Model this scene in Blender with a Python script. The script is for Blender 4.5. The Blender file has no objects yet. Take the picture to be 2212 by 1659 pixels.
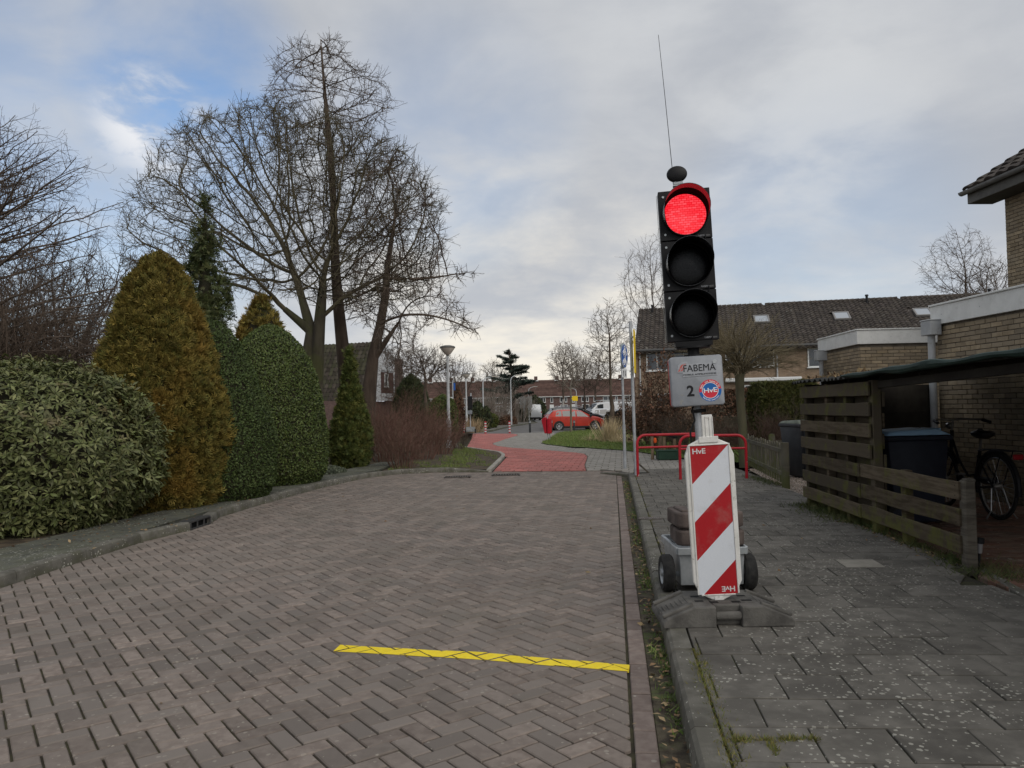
import bpy, bmesh, math, random
import numpy as np
from mathutils import Vector, Matrix, Euler
C = bpy.context.scene.collection
sc = bpy.context.scene
R = random.Random(11)
PI = math.pi
rad = math.radians
# ------------------------------------------------------------------ camera
FOC, CX, CY, CAMH = 1662.3, 1106.0, 829.5, 1.38        # measured on a 2212 px wide print of the photo
PITCH = math.atan((882 - 829.5) / FOC); ROLL = .019
cam_d = bpy.data.cameras.new('camera'); cam = bpy.data.objects.new('camera', cam_d); C.objects.link(cam)
cam.location = (0, 0, CAMH); cam.rotation_mode = 'QUATERNION'
cam.rotation_quaternion = (Euler((PI / 2 + PITCH, 0, 0)).to_matrix() @ Matrix.Rotation(-ROLL, 3, 'Z')).to_quaternion()
cam_d.sensor_width = 36; cam_d.lens = 36 * FOC / 2212; cam_d.clip_start = .05; cam_d.clip_end = 3000
sc.camera = cam
# ------------------------------------------------------------------ exposure, sun, sky
sc.view_settings.view_transform = 'Standard'; sc.view_settings.look = 'None'
sc.view_settings.exposure = 0.0; sc.view_settings.gamma = 1; sc.view_settings.use_curve_mapping = False
sc.render.engine = 'CYCLES'
sc.cycles.max_bounces = 6; sc.cycles.diffuse_bounces = 3; sc.cycles.glossy_bounces = 3
sc.cycles.transparent_max_bounces = 8; sc.cycles.use_denoising = True
SUN_EL, SUN_AZ = rad(36), rad(150)
sd = bpy.data.lights.new('sun', 'SUN'); so = bpy.data.objects.new('sun', sd); C.objects.link(so)
sd.energy = 1.5; sd.angle = rad(50); sd.color = (1, .94, .86)
sun_dir = Vector((math.sin(SUN_AZ) * math.cos(SUN_EL), math.cos(SUN_AZ) * math.cos(SUN_EL), math.sin(SUN_EL)))
so.rotation_euler = sun_dir.to_track_quat('Z', 'Y').to_euler(); so.location = (20, -40, 60)

def ray(u, v):
    x, z = (u - CX) / FOC, (CY - v) / FOC
    x, z = x * math.cos(ROLL) + z * math.sin(ROLL), z * math.cos(ROLL) - x * math.sin(ROLL)
    c, s = math.cos(PITCH), math.sin(PITCH)
    return Vector((x, c - z * s, s + z * c))
def gp(u, v, z=0.0):
    r = ray(u, v); t = (z - CAMH) / r.z
    return Vector((r.x * t, r.y * t, z))
def at(u, v, Y):
    r = ray(u, v); t = Y / r.y
    return Vector((r.x * t, Y, CAMH + r.z * t))

class NT:
    def __init__(s, tree):
        s.t = tree; s.n = tree.nodes; s.l = tree.links
    def new(s, typ, **kw):
        n = s.n.new(typ)
        for k, v in kw.items():
            if hasattr(n, k): setattr(n, k, v)
            else: n.inputs[k.replace('_', ' ')].default_value = v
        return n
    def link(s, a, b): s.l.new(a, b)
    def val(s, x, sock):
        if isinstance(x, (int, float)): sock.default_value = x
        elif isinstance(x, (tuple, list)): sock.default_value = tuple(x) if len(x) == len(sock.default_value) else tuple(x) + (1,)
        else: s.l.new(x, sock)
    def math(s, op, a, b=0.0, c=0.0, clamp=False):
        n = s.n.new('ShaderNodeMath'); n.operation = op; n.use_clamp = clamp
        for i, x in enumerate((a, b, c)):
            if i < len(n.inputs): s.val(x, n.inputs[i])
        return n.outputs[0]
    def vmath(s, op, a, b=(0, 0, 0), scale=None):
        n = s.n.new('ShaderNodeVectorMath'); n.operation = op
        s.val(a, n.inputs[0]); s.val(b, n.inputs[1])
        if scale is not None: s.val(scale, n.inputs['Scale'])
        return n.outputs['Value'] if op in ('DOT_PRODUCT', 'LENGTH', 'DISTANCE') else n.outputs[0]
    def mix(s, f, a, b, mode='MIX'):
        n = s.n.new('ShaderNodeMix'); n.data_type = 'RGBA'; n.blend_type = mode; n.clamp_factor = True
        s.val(f, n.inputs[0]); s.val(a, n.inputs[6]); s.val(b, n.inputs[7])
        return n.outputs[2]
    def noise(s, vec, scale, detail=3, rough=.55, dist=0.0, out=0):
        n = s.n.new('ShaderNodeTexNoise'); n.inputs['Scale'].default_value = scale
        n.inputs['Detail'].default_value = detail; n.inputs['Roughness'].default_value = rough
        n.inputs['Distortion'].default_value = dist
        if vec is not None: s.l.new(vec, n.inputs['Vector'])
        return n.outputs[out]
    def ramp(s, x, lo, hi, a=0.0, b=1.0, smooth=True):
        n = s.n.new('ShaderNodeMapRange'); n.interpolation_type = 'SMOOTHSTEP' if smooth else 'LINEAR'
        s.val(x, n.inputs[0])
        for i, q in enumerate((lo, hi, a, b)): s.val(q, n.inputs[i + 1])
        return n.outputs[0]

W = bpy.data.worlds.new('World'); sc.world = W; W.use_nodes = True
w = NT(W.node_tree); w.n.clear()
wo = w.new('ShaderNodeOutputWorld')
sky = w.new('ShaderNodeTexSky'); sky.sky_type = 'NISHITA'; sky.sun_disc = False
sky.sun_elevation = SUN_EL; sky.sun_rotation = SUN_AZ; sky.air_density = 1.0; sky.dust_density = .6; sky.ozone_density = 2.5
bg_sky = w.new('ShaderNodeBackground'); bg_sky.inputs[1].default_value = 0.15
bg_cl = w.new('ShaderNodeBackground'); bg_cl.inputs[1].default_value = 1.0
tc = w.new('ShaderNodeTexCoord'); d = tc.outputs['Generated']
sx = w.new('ShaderNodeSeparateXYZ'); w.link(d, sx.inputs[0])
zc = w.math('MAXIMUM', sx.outputs[2], 0.0)
den = w.math('ADD', zc, 0.22)
cx = w.new('ShaderNodeCombineXYZ')
w.link(w.math('DIVIDE', sx.outputs[0], den), cx.inputs[0]); w.link(w.math('DIVIDE', sx.outputs[1], den), cx.inputs[1])
cv = cx.outputs[0]
def blob(u, v, r0, r1):
    q = ray(u, v).normalized()
    return w.ramp(w.vmath('DOT_PRODUCT', d, tuple(q)), math.cos(r1), math.cos(r0))
n_big = w.noise(cv, .8, 5, .5, .3)
n_mid = w.noise(cv, 2.1, 7, .55, .3)
n_fine = w.noise(cv, 6.5, 6, .6, .4)
body = w.math('ADD', w.math('MULTIPLY', n_big, .5), w.math('ADD', w.math('MULTIPLY', n_mid, .38), w.math('MULTIPLY', n_fine, .12)))
light = w.ramp(body, .36, .64)
col = w.mix(light, (.435, .462, .512), (.61, .625, .648))
hor = w.ramp(zc, .40, .02)                                        # the cloud deck brightens towards the horizon
col = w.mix(w.math('MULTIPLY', hor, .8), col, w.mix(light, (.52, .56, .625), (.74, .745, .745)))
glow = blob(1160, 740, .02, .30)
col = w.mix(w.math('MULTIPLY', glow, w.ramp(body, .40, .62, .15, 1.0)), col, (1.0, .93, .80))
dusk = w.math('MAXIMUM', blob(1160, 430, .02, .19), w.math('MULTIPLY', blob(1010, 560, .01, .10), .6))   # heavier grey banks over the street
col = w.mix(w.math('MULTIPLY', dusk, w.ramp(body, .66, .40, .25, .75)), col, (.42, .455, .52))
brt = w.math('MAXIMUM', blob(1720, 260, .02, .17), w.math('MULTIPLY', blob(1560, 120, .02, .2), .5))
col = w.mix(w.math('MULTIPLY', brt, w.ramp(n_mid, .40, .62, .0, .6)), col, (.68, .695, .71))
hole = w.math('MAXIMUM', w.math('MULTIPLY', blob(390, 195, .01, .17), 1.0), w.math('MULTIPLY', blob(90, 330, .05, .32), .5))
hole = w.math('MAXIMUM', hole, w.math('MULTIPLY', blob(1770, 500, .02, .20), .28))
hole = w.math('MAXIMUM', hole, w.math('MULTIPLY', blob(960, 300, .02, .2), .3))
hole = w.math('MULTIPLY', hole, w.ramp(n_mid, .66, .42, .45, 1.0))
puff = w.math('MULTIPLY', blob(330, 262, .006, .075), w.ramp(w.math('ADD', w.math('MULTIPLY', n_fine, .6), w.math('MULTIPLY', n_mid, .4)), .44, .60))
col = w.mix(puff, col, (.86, .87, .90))
hole = w.math('MULTIPLY', hole, w.math('SUBTRACT', 1.0, puff))
w.link(col, bg_cl.inputs[0]); w.link(sky.outputs[0], bg_sky.inputs[0])
ms = w.new('ShaderNodeMixShader'); w.link(hole, ms.inputs[0]); w.link(bg_cl.outputs[0], ms.inputs[1]); w.link(bg_sky.outputs[0], ms.inputs[2])
w.link(ms.outputs[0], wo.inputs[0])

# ------------------------------------------------------------------ object helpers
def link(o, parent=None):
    C.objects.link(o)
    if parent is not None: o.parent = parent
    return o
def tag(o, label=None, cat=None, group=None, kind=None):
    if label: o['label'] = label
    if cat: o['category'] = cat
    if group: o['group'] = group
    if kind: o['kind'] = kind
    return o
def thing(name, label, cat, loc=(0, 0, 0), rz=0.0, group=None, kind=None):
    o = bpy.data.objects.new(name, None); o.empty_display_size = .2
    o.location = loc; o.rotation_euler = (0, 0, rz)
    link(o); tag(o, label, cat, group, kind)
    return o
def struct(name, loc=(0, 0, 0)):
    return thing(name, None, None, loc, kind='structure')
def copy_tree(o, parent=None):
    c = o.copy(); C.objects.link(c); c.parent = parent
    for ch in o.children: copy_tree(ch, c)
    return c
def smooth(me, on=True):
    me.polygons.foreach_set('use_smooth', np.full(len(me.polygons), on))
def obj(name, me, parent=None, kind=None, loc=None, label=None):
    o = bpy.data.objects.new(name, me)
    if loc is not None: o.location = loc
    link(o, parent)
    if kind: o['kind'] = kind
    if label: o['label'] = label
    return o
def mesh_np(name, V, F, mats, sm=False):
    V = np.asarray(V, np.float32).reshape(-1, 3); F = np.asarray(F, np.int32)
    me = bpy.data.meshes.new(name); k = F.shape[1]
    me.vertices.add(len(V)); me.vertices.foreach_set('co', V.ravel())
    me.loops.add(F.size); me.loops.foreach_set('vertex_index', F.ravel())
    me.polygons.add(len(F)); me.polygons.foreach_set('loop_start', np.arange(0, F.size, k, dtype=np.int32))
    me.update(calc_edges=True); me.validate()
    for m in (mats if isinstance(mats, (list, tuple)) else [mats]): me.materials.append(m)
    if sm: smooth(me)
    return me

class MB:
    """collects shapes, then links them as ONE mesh object"""
    def __init__(s): s.v = []; s.f = []; s.m = []; s.T = None; s.merge = 0
    def add(s, vs, fs, m=0, T=None):
        b = len(s.v)
        for p in vs:
            p = Vector(p)
            if T is not None: p = T @ p
            if s.T is not None: p = s.T @ p
            s.v.append(tuple(p))
        s.f += [tuple(b + i for i in f) for f in fs]; s.m += [m] * len(fs)
        return s
    def box(s, c, dim, T=None, m=0, taper=1.0):
        x, y, z = dim[0] / 2, dim[1] / 2, dim[2] / 2
        vs = [(c[0] + i * x * (taper if k > 0 else 1), c[1] + j * y * (taper if k > 0 else 1), c[2] + k * z) for k in (-1, 1) for j in (-1, 1) for i in (-1, 1)]
        return s.add(vs, [(0, 2, 3, 1), (4, 5, 7, 6), (0, 1, 5, 4), (2, 6, 7, 3), (0, 4, 6, 2), (1, 3, 7, 5)], m, T)
    def bar(s, p0, p1, wd, ht, m=0, T=None, up=(0, 0, 1)):
        p0, p1 = Vector(p0), Vector(p1); t = (p1 - p0).normalized(); up = Vector(up)
        a = t.cross(up)
        if a.length < 1e-4: a = t.cross(Vector((1, 0, 0)))
        a.normalize(); b = a.cross(t).normalized()
        vs = [p + a * (i * wd / 2) + b * (j * ht / 2) for p in (p0, p1) for j in (-1, 1) for i in (-1, 1)]
        return s.add(vs, [(0, 2, 3, 1), (4, 5, 7, 6), (0, 1, 5, 4), (2, 6, 7, 3), (0, 4, 6, 2), (1, 3, 7, 5)], m, T)
    def tube(s, pts, r, n=8, cap=True, m=0, T=None, closed=False):
        pts = [Vector(p) for p in pts]; k = len(pts)
        rs = r if isinstance(r, (list, tuple)) else [r] * k
        vs = []; prev = None
        for i, p in enumerate(pts):
            if closed: t = pts[(i + 1) % k] - pts[i - 1]
            else: t = pts[min(i + 1, k - 1)] - pts[max(i - 1, 0)]
            t.normalize()
            if prev is None:
                a = t.cross(Vector((0, 0, 1)))
                if a.length < 1e-3: a = t.cross(Vector((1, 0, 0)))
            else: a = prev - t * prev.dot(t)
            a.normalize(); prev = a; b = t.cross(a)
            vs += [p + (a * math.cos(2 * PI * j / n) + b * math.sin(2 * PI * j / n)) * rs[i] for j in range(n)]
        fs = []
        for i in range(k if closed else k - 1):
            i2 = (i + 1) % k
            fs += [(i * n + j, i * n + (j + 1) % n, i2 * n + (j + 1) % n, i2 * n + j) for j in range(n)]
        if cap and not closed: fs += [tuple(range(n - 1, -1, -1)), tuple(range((k - 1) * n, k * n))]
        return s.add(vs, fs, m, T)
    def lathe(s, prof, n=24, T=None, m=0, cap=True):
        vs = [(r * math.cos(2 * PI * j / n), r * math.sin(2 * PI * j / n), z) for r, z in prof for j in range(n)]
        k = len(prof)
        fs = [(i * n + j, i * n + (j + 1) % n, (i + 1) * n + (j + 1) % n, (i + 1) * n + j) for i in range(k - 1) for j in range(n)]
        if cap: fs += [tuple(range(n - 1, -1, -1)), tuple(range((k - 1) * n, k * n))]
        return s.add(vs, fs, m, T)
    def prism(s, poly, z0, z1, T=None, m=0):
        k = len(poly); vs = [(p[0], p[1], z0) for p in poly] + [(p[0], p[1], z1) for p in poly]
        fs = [tuple(range(k - 1, -1, -1)), tuple(range(k, 2 * k))] + [(i, (i + 1) % k, k + (i + 1) % k, k + i) for i in range(k)]
        return s.add(vs, fs, m, T)
    def mesh(s, name, mats, sm=False, bevel=0, seg=1, angle=35):
        me = bpy.data.meshes.new(name); me.from_pydata(s.v, [], s.f)
        for mm in (mats if isinstance(mats, (list, tuple)) else [mats]): me.materials.append(mm)
        if any(s.m): me.polygons.foreach_set('material_index', s.m)
        bm = bmesh.new(); bm.from_mesh(me)
        if s.merge: bmesh.ops.remove_doubles(bm, verts=bm.verts, dist=s.merge)
        bmesh.ops.recalc_face_normals(bm, faces=bm.faces)
        if bevel:
            bm.normal_update()
            es = [e for e in bm.edges if len(e.link_faces) == 2 and e.calc_face_angle(0) > rad(angle)]
            if es: bmesh.ops.bevel(bm, geom=es, offset=bevel, segments=seg, affect='EDGES', clamp_overlap=True, profile=.5)
        bm.to_mesh(me); bm.free()
        if sm: smooth_angle(me)
        return me
    def build(s, name, mats, parent=None, sm=False, bevel=0, seg=1, kind=None, world=False, label=None, angle=35):
        if world and parent is not None:
            l = parent.location; s.v = [(a - l.x, b - l.y, c - l.z) for a, b, c in s.v]
        return obj(name, s.mesh(name, mats, sm, bevel, seg, angle), parent, kind, label=label)
def smooth_angle(me, ang=40):
    smooth(me)
    bm = bmesh.new(); bm.from_mesh(me)
    for e in bm.edges:
        if len(e.link_faces) == 2 and e.calc_face_angle(0) > rad(ang): e.smooth = False
    bm.to_mesh(me); bm.free()

def clip(poly, a, n):
    out = []
    for i in range(len(poly)):
        p, q = poly[i], poly[(i + 1) % len(poly)]
        dp = (p[0] - a[0]) * n[0] + (p[1] - a[1]) * n[1]; dq = (q[0] - a[0]) * n[0] + (q[1] - a[1]) * n[1]
        if dp >= 0: out.append(p)
        if (dp > 0 > dq) or (dp < 0 < dq):
            t = dp / (dp - dq); out.append((p[0] + (q[0] - p[0]) * t, p[1] + (q[1] - p[1]) * t))
    return out
def area(poly):
    return .5 * sum(poly[i][0] * poly[(i + 1) % len(poly)][1] - poly[(i + 1) % len(poly)][0] * poly[i][1] for i in range(len(poly)))
def inset(poly, dd):
    """inset of a convex CCW polygon by clipping against its own moved edges"""
    out = list(poly)
    for i in range(len(poly)):
        p, q = poly[i], poly[(i + 1) % len(poly)]
        ex, ey = q[0] - p[0], q[1] - p[1]; L = math.hypot(ex, ey)
        if L < 1e-6: continue
        n = (-ey / L, ex / L)
        out = clip(out, (p[0] + n[0] * dd, p[1] + n[1] * dd), n)
        if len(out) < 3: return []
    return out
def clip_convex(poly, region):
    """region: list of (point, inward normal)"""
    for a, n in region:
        poly = clip(poly, a, n)
        if len(poly) < 3: return []
    return poly
def edges_of(poly):
    """half planes of a convex CCW polygon"""
    out = []
    for i in range(len(poly)):
        p, q = poly[i], poly[(i + 1) % len(poly)]
        ex, ey = q[0] - p[0], q[1] - p[1]; L = math.hypot(ex, ey)
        if L > 1e-6: out.append((p, (-ey / L, ex / L)))
    return out
def in_poly(p, poly):
    c = False; j = len(poly) - 1
    for i in range(len(poly)):
        a, b = poly[i], poly[j]
        if (a[1] > p[1]) != (b[1] > p[1]) and p[0] < (b[0] - a[0]) * (p[1] - a[1]) / (b[1] - a[1]) + a[0]: c = not c
        j = i
    return c
def slab(mb, poly, z0, z1, ch=.004, m=0, tilt=(0, 0)):
    """a paver: sides, chamfer, top"""
    k = len(poly); inn = inset(poly, ch)
    if len(inn) != k: inn = [(p[0], p[1]) for p in poly]
    cx_ = sum(p[0] for p in poly) / k; cy_ = sum(p[1] for p in poly) / k
    zz = lambda p, z: z + (p[0] - cx_) * tilt[0] + (p[1] - cy_) * tilt[1]
    vs = [(p[0], p[1], z0) for p in poly] + [(p[0], p[1], zz(p, z1 - ch)) for p in poly] + [(p[0], p[1], zz(p, z1)) for p in inn]
    fs = [(r * k + i, r * k + (i + 1) % k, (r + 1) * k + (i + 1) % k, (r + 1) * k + i) for r in (0, 1) for i in range(k)] + [tuple(range(2 * k, 3 * k))]
    mb.add(vs, fs, m)
def rect(cx_, cy_, wx, wy, a=0.0):
    c, s = math.cos(a), math.sin(a)
    return [(cx_ + x * c - y * s, cy_ + x * s + y * c) for x, y in ((-wx / 2, -wy / 2), (wx / 2, -wy / 2), (wx / 2, wy / 2), (-wx / 2, wy / 2))]
def gz(y): return -.22 * max(0.0, min(1.0, (y - 44) / 9))            # the street dips a little beyond the path
def sheet(name, poly, z, m, parent=None, kind='structure', dip=False):
    me = bpy.data.meshes.new(name); me.from_pydata([(p[0], p[1], z + (gz(p[1]) if dip else 0)) for p in poly], [], [tuple(range(len(poly)))])
    bm = bmesh.new(); bm.from_mesh(me); bmesh.ops.recalc_face_normals(bm, faces=bm.faces)
    for f in bm.faces:
        if f.normal.z < 0: f.normal_flip()
    bmesh.ops.triangulate(bm, faces=bm.faces); bm.to_mesh(me); bm.free()
    me.materials.append(m)
    return obj(name, me, parent, kind)

# ------------------------------------------------------------------ materials
def mat(name, c1, c2=None, scale=6.0, rough=.8, bump=0.0, bscale=60.0, metal=0.0, spec=.3, isl=0.0, hue=None, detail=4,
        lichen=0.0, lscale=14.0, lcol=(.42, .42, .36), moss=None, local=False, extra=None, emis=None, stretch=None, lo=.35, hi=.65):
    m = bpy.data.materials.new(name); m.use_nodes = True
    t = NT(m.node_tree); t.n.clear()
    out = t.new('ShaderNodeOutputMaterial'); b = t.new('ShaderNodeBsdfPrincipled'); t.link(b.outputs[0], out.inputs[0])
    if local: pos = t.new('ShaderNodeTexCoord').outputs['Object']
    else: pos = t.new('ShaderNodeNewGeometry').outputs['Position']
    p2 = pos
    if stretch: p2 = t.vmath('MULTIPLY', pos, stretch)
    col = c1
    if c2 is not None:
        col = t.mix(t.ramp(t.noise(p2, scale, detail, .6), lo, hi), c1, c2)
    if isl or hue is not None:
        g = t.new('ShaderNodeNewGeometry'); oi = t.new('ShaderNodeObjectInfo')
        rnd = t.math('FRACT', t.math('ADD', g.outputs['Random Per Island'], oi.outputs['Random']))
        if hue is not None: col = t.mix(t.ramp(t.math('FRACT', t.math('MULTIPLY', rnd, 7.31)), .1, .9, smooth=False), col, hue)
        if isl:
            f = t.math('MULTIPLY_ADD', rnd, 2 * isl, 1 - isl)
            cc = t.new('ShaderNodeCombineXYZ')
            for i in range(3): t.link(f, cc.inputs[i])
            col = t.mix(1.0, col, cc.outputs[0], 'MULTIPLY')
    rsock = rough
    if moss is not None:      # (colour, z centre, z softness, strength)
        sz = t.new('ShaderNodeSeparateXYZ'); t.link(pos, sz.inputs[0])
        low = t.ramp(sz.outputs[2], moss[1] + moss[2], moss[1] - moss[2])
        f = t.math('MULTIPLY', t.ramp(t.math('ADD', t.noise(pos, 5, 5, .65), t.math('MULTIPLY', low, .22)), .5, .72), moss[3])
        col = t.mix(f, col, moss[0])
    if lichen:
        v = t.new('ShaderNodeTexVoronoi'); v.inputs['Scale'].default_value = lscale; v.inputs['Randomness'].default_value = 1
        wv = t.vmath('ADD', pos, t.vmath('SCALE', t.noise(pos, 70, 2, out=1), scale=.014))
        t.link(wv, v.inputs['Vector'])
        sp = t.new('ShaderNodeSeparateColor'); t.link(v.outputs['Color'], sp.inputs[0])
        big = t.ramp(t.noise(pos, .9, 5, .68), .38, .60)
        size = t.math('MULTIPLY', t.math('MULTIPLY_ADD', sp.outputs[0], .8, .2), t.math('MULTIPLY_ADD', big, .32, .13))
        f = t.math('LESS_THAN', v.outputs['Distance'], size)
        f = t.math('MULTIPLY', f, t.math('GREATER_THAN', sp.outputs[1], 1 - lichen))
        f = t.math('MULTIPLY', f, t.math('MULTIPLY_ADD', sp.outputs[2], .6, .4))
        col = t.mix(f, col, lcol)
    if extra: col = extra(t, pos, col)
    t.val(col, b.inputs['Base Color']); t.val(rsock, b.inputs['Roughness'])
    b.inputs['Metallic'].default_value = metal; b.inputs['Specular IOR Level'].default_value = spec
    if emis:
        t.val(emis[0], b.inputs['Emission Color']); t.val(emis[1], b.inputs['Emission Strength'])
    if bump:
        bn = t.new('ShaderNodeBump'); bn.inputs['Strength'].default_value = bump; bn.inputs['Distance'].default_value = .01
        t.link(t.noise(p2, bscale, 5, .65), bn.inputs['Height']); t.link(bn.outputs[0], b.inputs['Normal'])
    return m
def glassy(name, c, rough=.05, spec=.8):
    return mat(name, c, rough=rough, spec=spec)
# ================================================================== palette
def road_tint(t, pos, col):
    big = t.ramp(t.noise(pos, .35, 4, .6), .35, .68)
    col = t.mix(t.math('MULTIPLY', big, .35), col, (.235, .200, .168))
    worn = t.ramp(t.noise(pos, 1.3, 4, .6), .5, .72)
    col = t.mix(t.math('MULTIPLY', worn, .35), col, (.105, .096, .075))
    fine = t.ramp(t.noise(pos, 3.2, 5, .7), .56, .70)
    return t.mix(t.math('MULTIPLY', fine, .3), col, (.10, .085, .07))
M_road = mat('road_brick', (.178, .144, .124), (.245, .204, .176), 16, .85, .4, 220, spec=.25, isl=.20, lichen=.30, lscale=36, lcol=(.36, .33, .28), extra=road_tint, hue=(.180, .156, .138))
M_gutter = mat('gutter_brick', (.165, .128, .112), (.22, .178, .155), 14, .85, .35, 220, isl=.16, lichen=.25, lscale=26, lcol=(.33, .31, .27))
M_joint = mat('joint_soil', (.034, .028, .020), (.062, .058, .028), 9, .95, .5, 150)
M_tile = mat('pavement_tile', (.105, .098, .086), (.155, .145, .127), 7, .9, .45, 240, spec=.2, isl=.17, lichen=.62, lscale=40, lcol=(.46, .45, .39))
M_tile_pale = mat('pale_tile', (.24, .225, .19), (.30, .28, .24), 9, .85, .3, 240, isl=.1, lichen=.2)
M_tile_left = mat('left_pavement_tile', (.078, .080, .066), (.115, .115, .098), 5, .85, .35, 240, isl=.17, lichen=.6, lscale=36, lcol=(.38, .38, .33), moss=((.085, .09, .045), 0, 9, .4))
M_red = mat('red_paver', (.36, .118, .102), (.43, .155, .135), 1.2, .88, .3, 200, isl=.14, hue=(.33, .125, .108), extra=lambda t, p, c: t.mix(t.math('MULTIPLY', t.ramp(t.noise(p, 2.2, 5, .7), .5, .7), .35), c, (.20, .13, .11)))
M_grey = mat('grey_paver', (.215, .20, .175), (.27, .255, .23), 4, .82, .25, 200, isl=.11)
M_kerb = mat('kerb_concrete', (.105, .10, .084), (.165, .157, .135), 6, .9, .45, 180, spec=.2, isl=.12, lichen=.65, lscale=38, lcol=(.45, .44, .38), moss=((.085, .085, .045), 0.02, .05, .5))
M_edging = mat('edging_concrete', (.27, .255, .22), (.36, .34, .30), 5, .85, .3, 180, isl=.1)
M_soil = mat('bare_soil', (.050, .038, .026), (.105, .080, .052), 7, .95, .9, 50, extra=lambda t, p, c: t.mix(t.math('MULTIPLY', t.ramp(t.noise(p, 1.7, 4, .6), .55, .68), .5), c, (.085, .10, .035)))
M_strip = mat('gutter_soil', (.045, .036, .026), (.10, .085, .058), 14, .95, .9, 90, extra=lambda t, p, c: t.mix(t.math('MULTIPLY', t.ramp(t.noise(p, 6, 4, .6), .5, .66), .8), c, (.075, .105, .028)))
M_ground = mat('garden_ground', (.045, .048, .025), (.075, .07, .042), 1.2, .95, .6, 30)
M_asphalt = mat('far_road', (.105, .10, .095), (.155, .148, .14), 1.5, .85, .3, 120)
M_clay = mat('clay_paver', (.125, .062, .042), (.185, .10, .07), 9, .85, .35, 200, isl=.22, lichen=.3, lscale=20, lcol=(.34, .31, .27), hue=(.15, .105, .08))
M_grass = mat('grass_blades', (.095, .175, .028), (.165, .23, .055), 2.0, .7, isl=.35, hue=(.16, .17, .06))
M_moss = mat('moss_tufts', (.16, .14, .035), (.25, .20, .07), 12, .9, isl=.35, hue=(.10, .13, .03))
M_weed = mat('weed_leaves', (.06, .11, .02), (.11, .16, .035), 9, .7, isl=.35)
M_litter = mat('dead_leaves', (.10, .055, .03), (.19, .115, .06), 9, .9, isl=.5, hue=(.24, .18, .10))
M_yellow = mat('yellow_paint', (.90, .70, .02), (.84, .62, .02), 30, .6, .3, 260, isl=.04)
M_iron = mat('cast_iron', (.07, .06, .053), (.12, .105, .095), 20, .7, .4, 120, metal=.2)
M_black = mat('hole_shade_black', (.008, .008, .008), rough=.9)  # black standing in for the shade inside holes and slots
M_white_line = mat('white_road_paint', (.6, .6, .58), (.5, .5, .48), 12, .7)
M_gravel = mat('shell_gravel', (.36, .31, .27), (.55, .48, .43), 25, .9, 1.0, 90, isl=.4, hue=(.30, .24, .20))

# ================================================================== ground and road
sheet('ground', [(-900, -60), (900, -60), (900, 1500), (-900, 1500)], -.32, M_ground)

def xk(y): return .804 + .1295 * (y - 4.127)                         # right kerb face
LK = [(-4.85, -5.0), (-4.19, 6.3), (-4.03, 9.0), (-3.84, 11.6), (-3.5, 14.0), (-3.05, 15.9), (-2.45, 16.75), (-1.6, 17.02), (-.55, 16.92)]
def ye(x): return 16.82 - .17 * x
YE = 16.45                                                     # the brick road ends here
def offset(line, dd):
    """shift an open polyline to its left by dd"""
    out = []
    for i, p in enumerate(line):
        a = line[max(i - 1, 0)]; b = line[min(i + 1, len(line) - 1)]
        ex, ey = b[0] - a[0], b[1] - a[1]; L = math.hypot(ex, ey)
        out.append((p[0] - ey / L * dd, p[1] + ex / L * dd))
    return out
def resample(line, step):
    ds = [0]
    for i in range(1, len(line)): ds.append(ds[-1] + math.dist(line[i - 1], line[i]))
    n = max(1, round(ds[-1] / step)); out = []
    for k in range(n + 1):
        s_ = ds[-1] * k / n; i = 1
        while i < len(ds) - 1 and ds[i] < s_: i += 1
        f = (s_ - ds[i - 1]) / max(ds[i] - ds[i - 1], 1e-9)
        out.append((line[i - 1][0] + (line[i][0] - line[i - 1][0]) * f, line[i - 1][1] + (line[i][1] - line[i - 1][1]) * f))
    return out
sheet('road_bed', LK + [(xk(YE) - .02, ye(2.4)), (xk(-5) - .02, -5)], -.0115, M_joint)

road = struct('road')
# half planes of the herringbone field
reg = [((LK[i][0], LK[i][1]), ((LK[i + 1][1] - LK[i][1]) / math.dist(LK[i], LK[i + 1]), -(LK[i + 1][0] - LK[i][0]) / math.dist(LK[i], LK[i + 1]))) for i in range(len(LK) - 1)]
nr = math.hypot(1, .13)
reg.append(((xk(0) - .222, 0), (-1 / nr, .13 / nr))); reg.append(((0, ye(0) - .125), (-.1676, -.9858)))
ANG = rad(36.0); BL, BW, GAP = .197, .0985, .0100
ca, sa = math.cos(ANG), math.sin(ANG)
stripeD = [(735, 1393.5), (1050, 1411), (1360, 1437), (1358.5, 1452), (1048, 1426), (720, 1407)]
STRIPE = [tuple(gp(u, v)[:2]) for u, v in stripeD]
stripe_parts = [[STRIPE[i] for i in (5, 4, 1, 0)], [STRIPE[i] for i in (4, 3, 2, 1)]]
whole, cut, paint = [], [], MB()
rr = random.Random(5)
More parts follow.
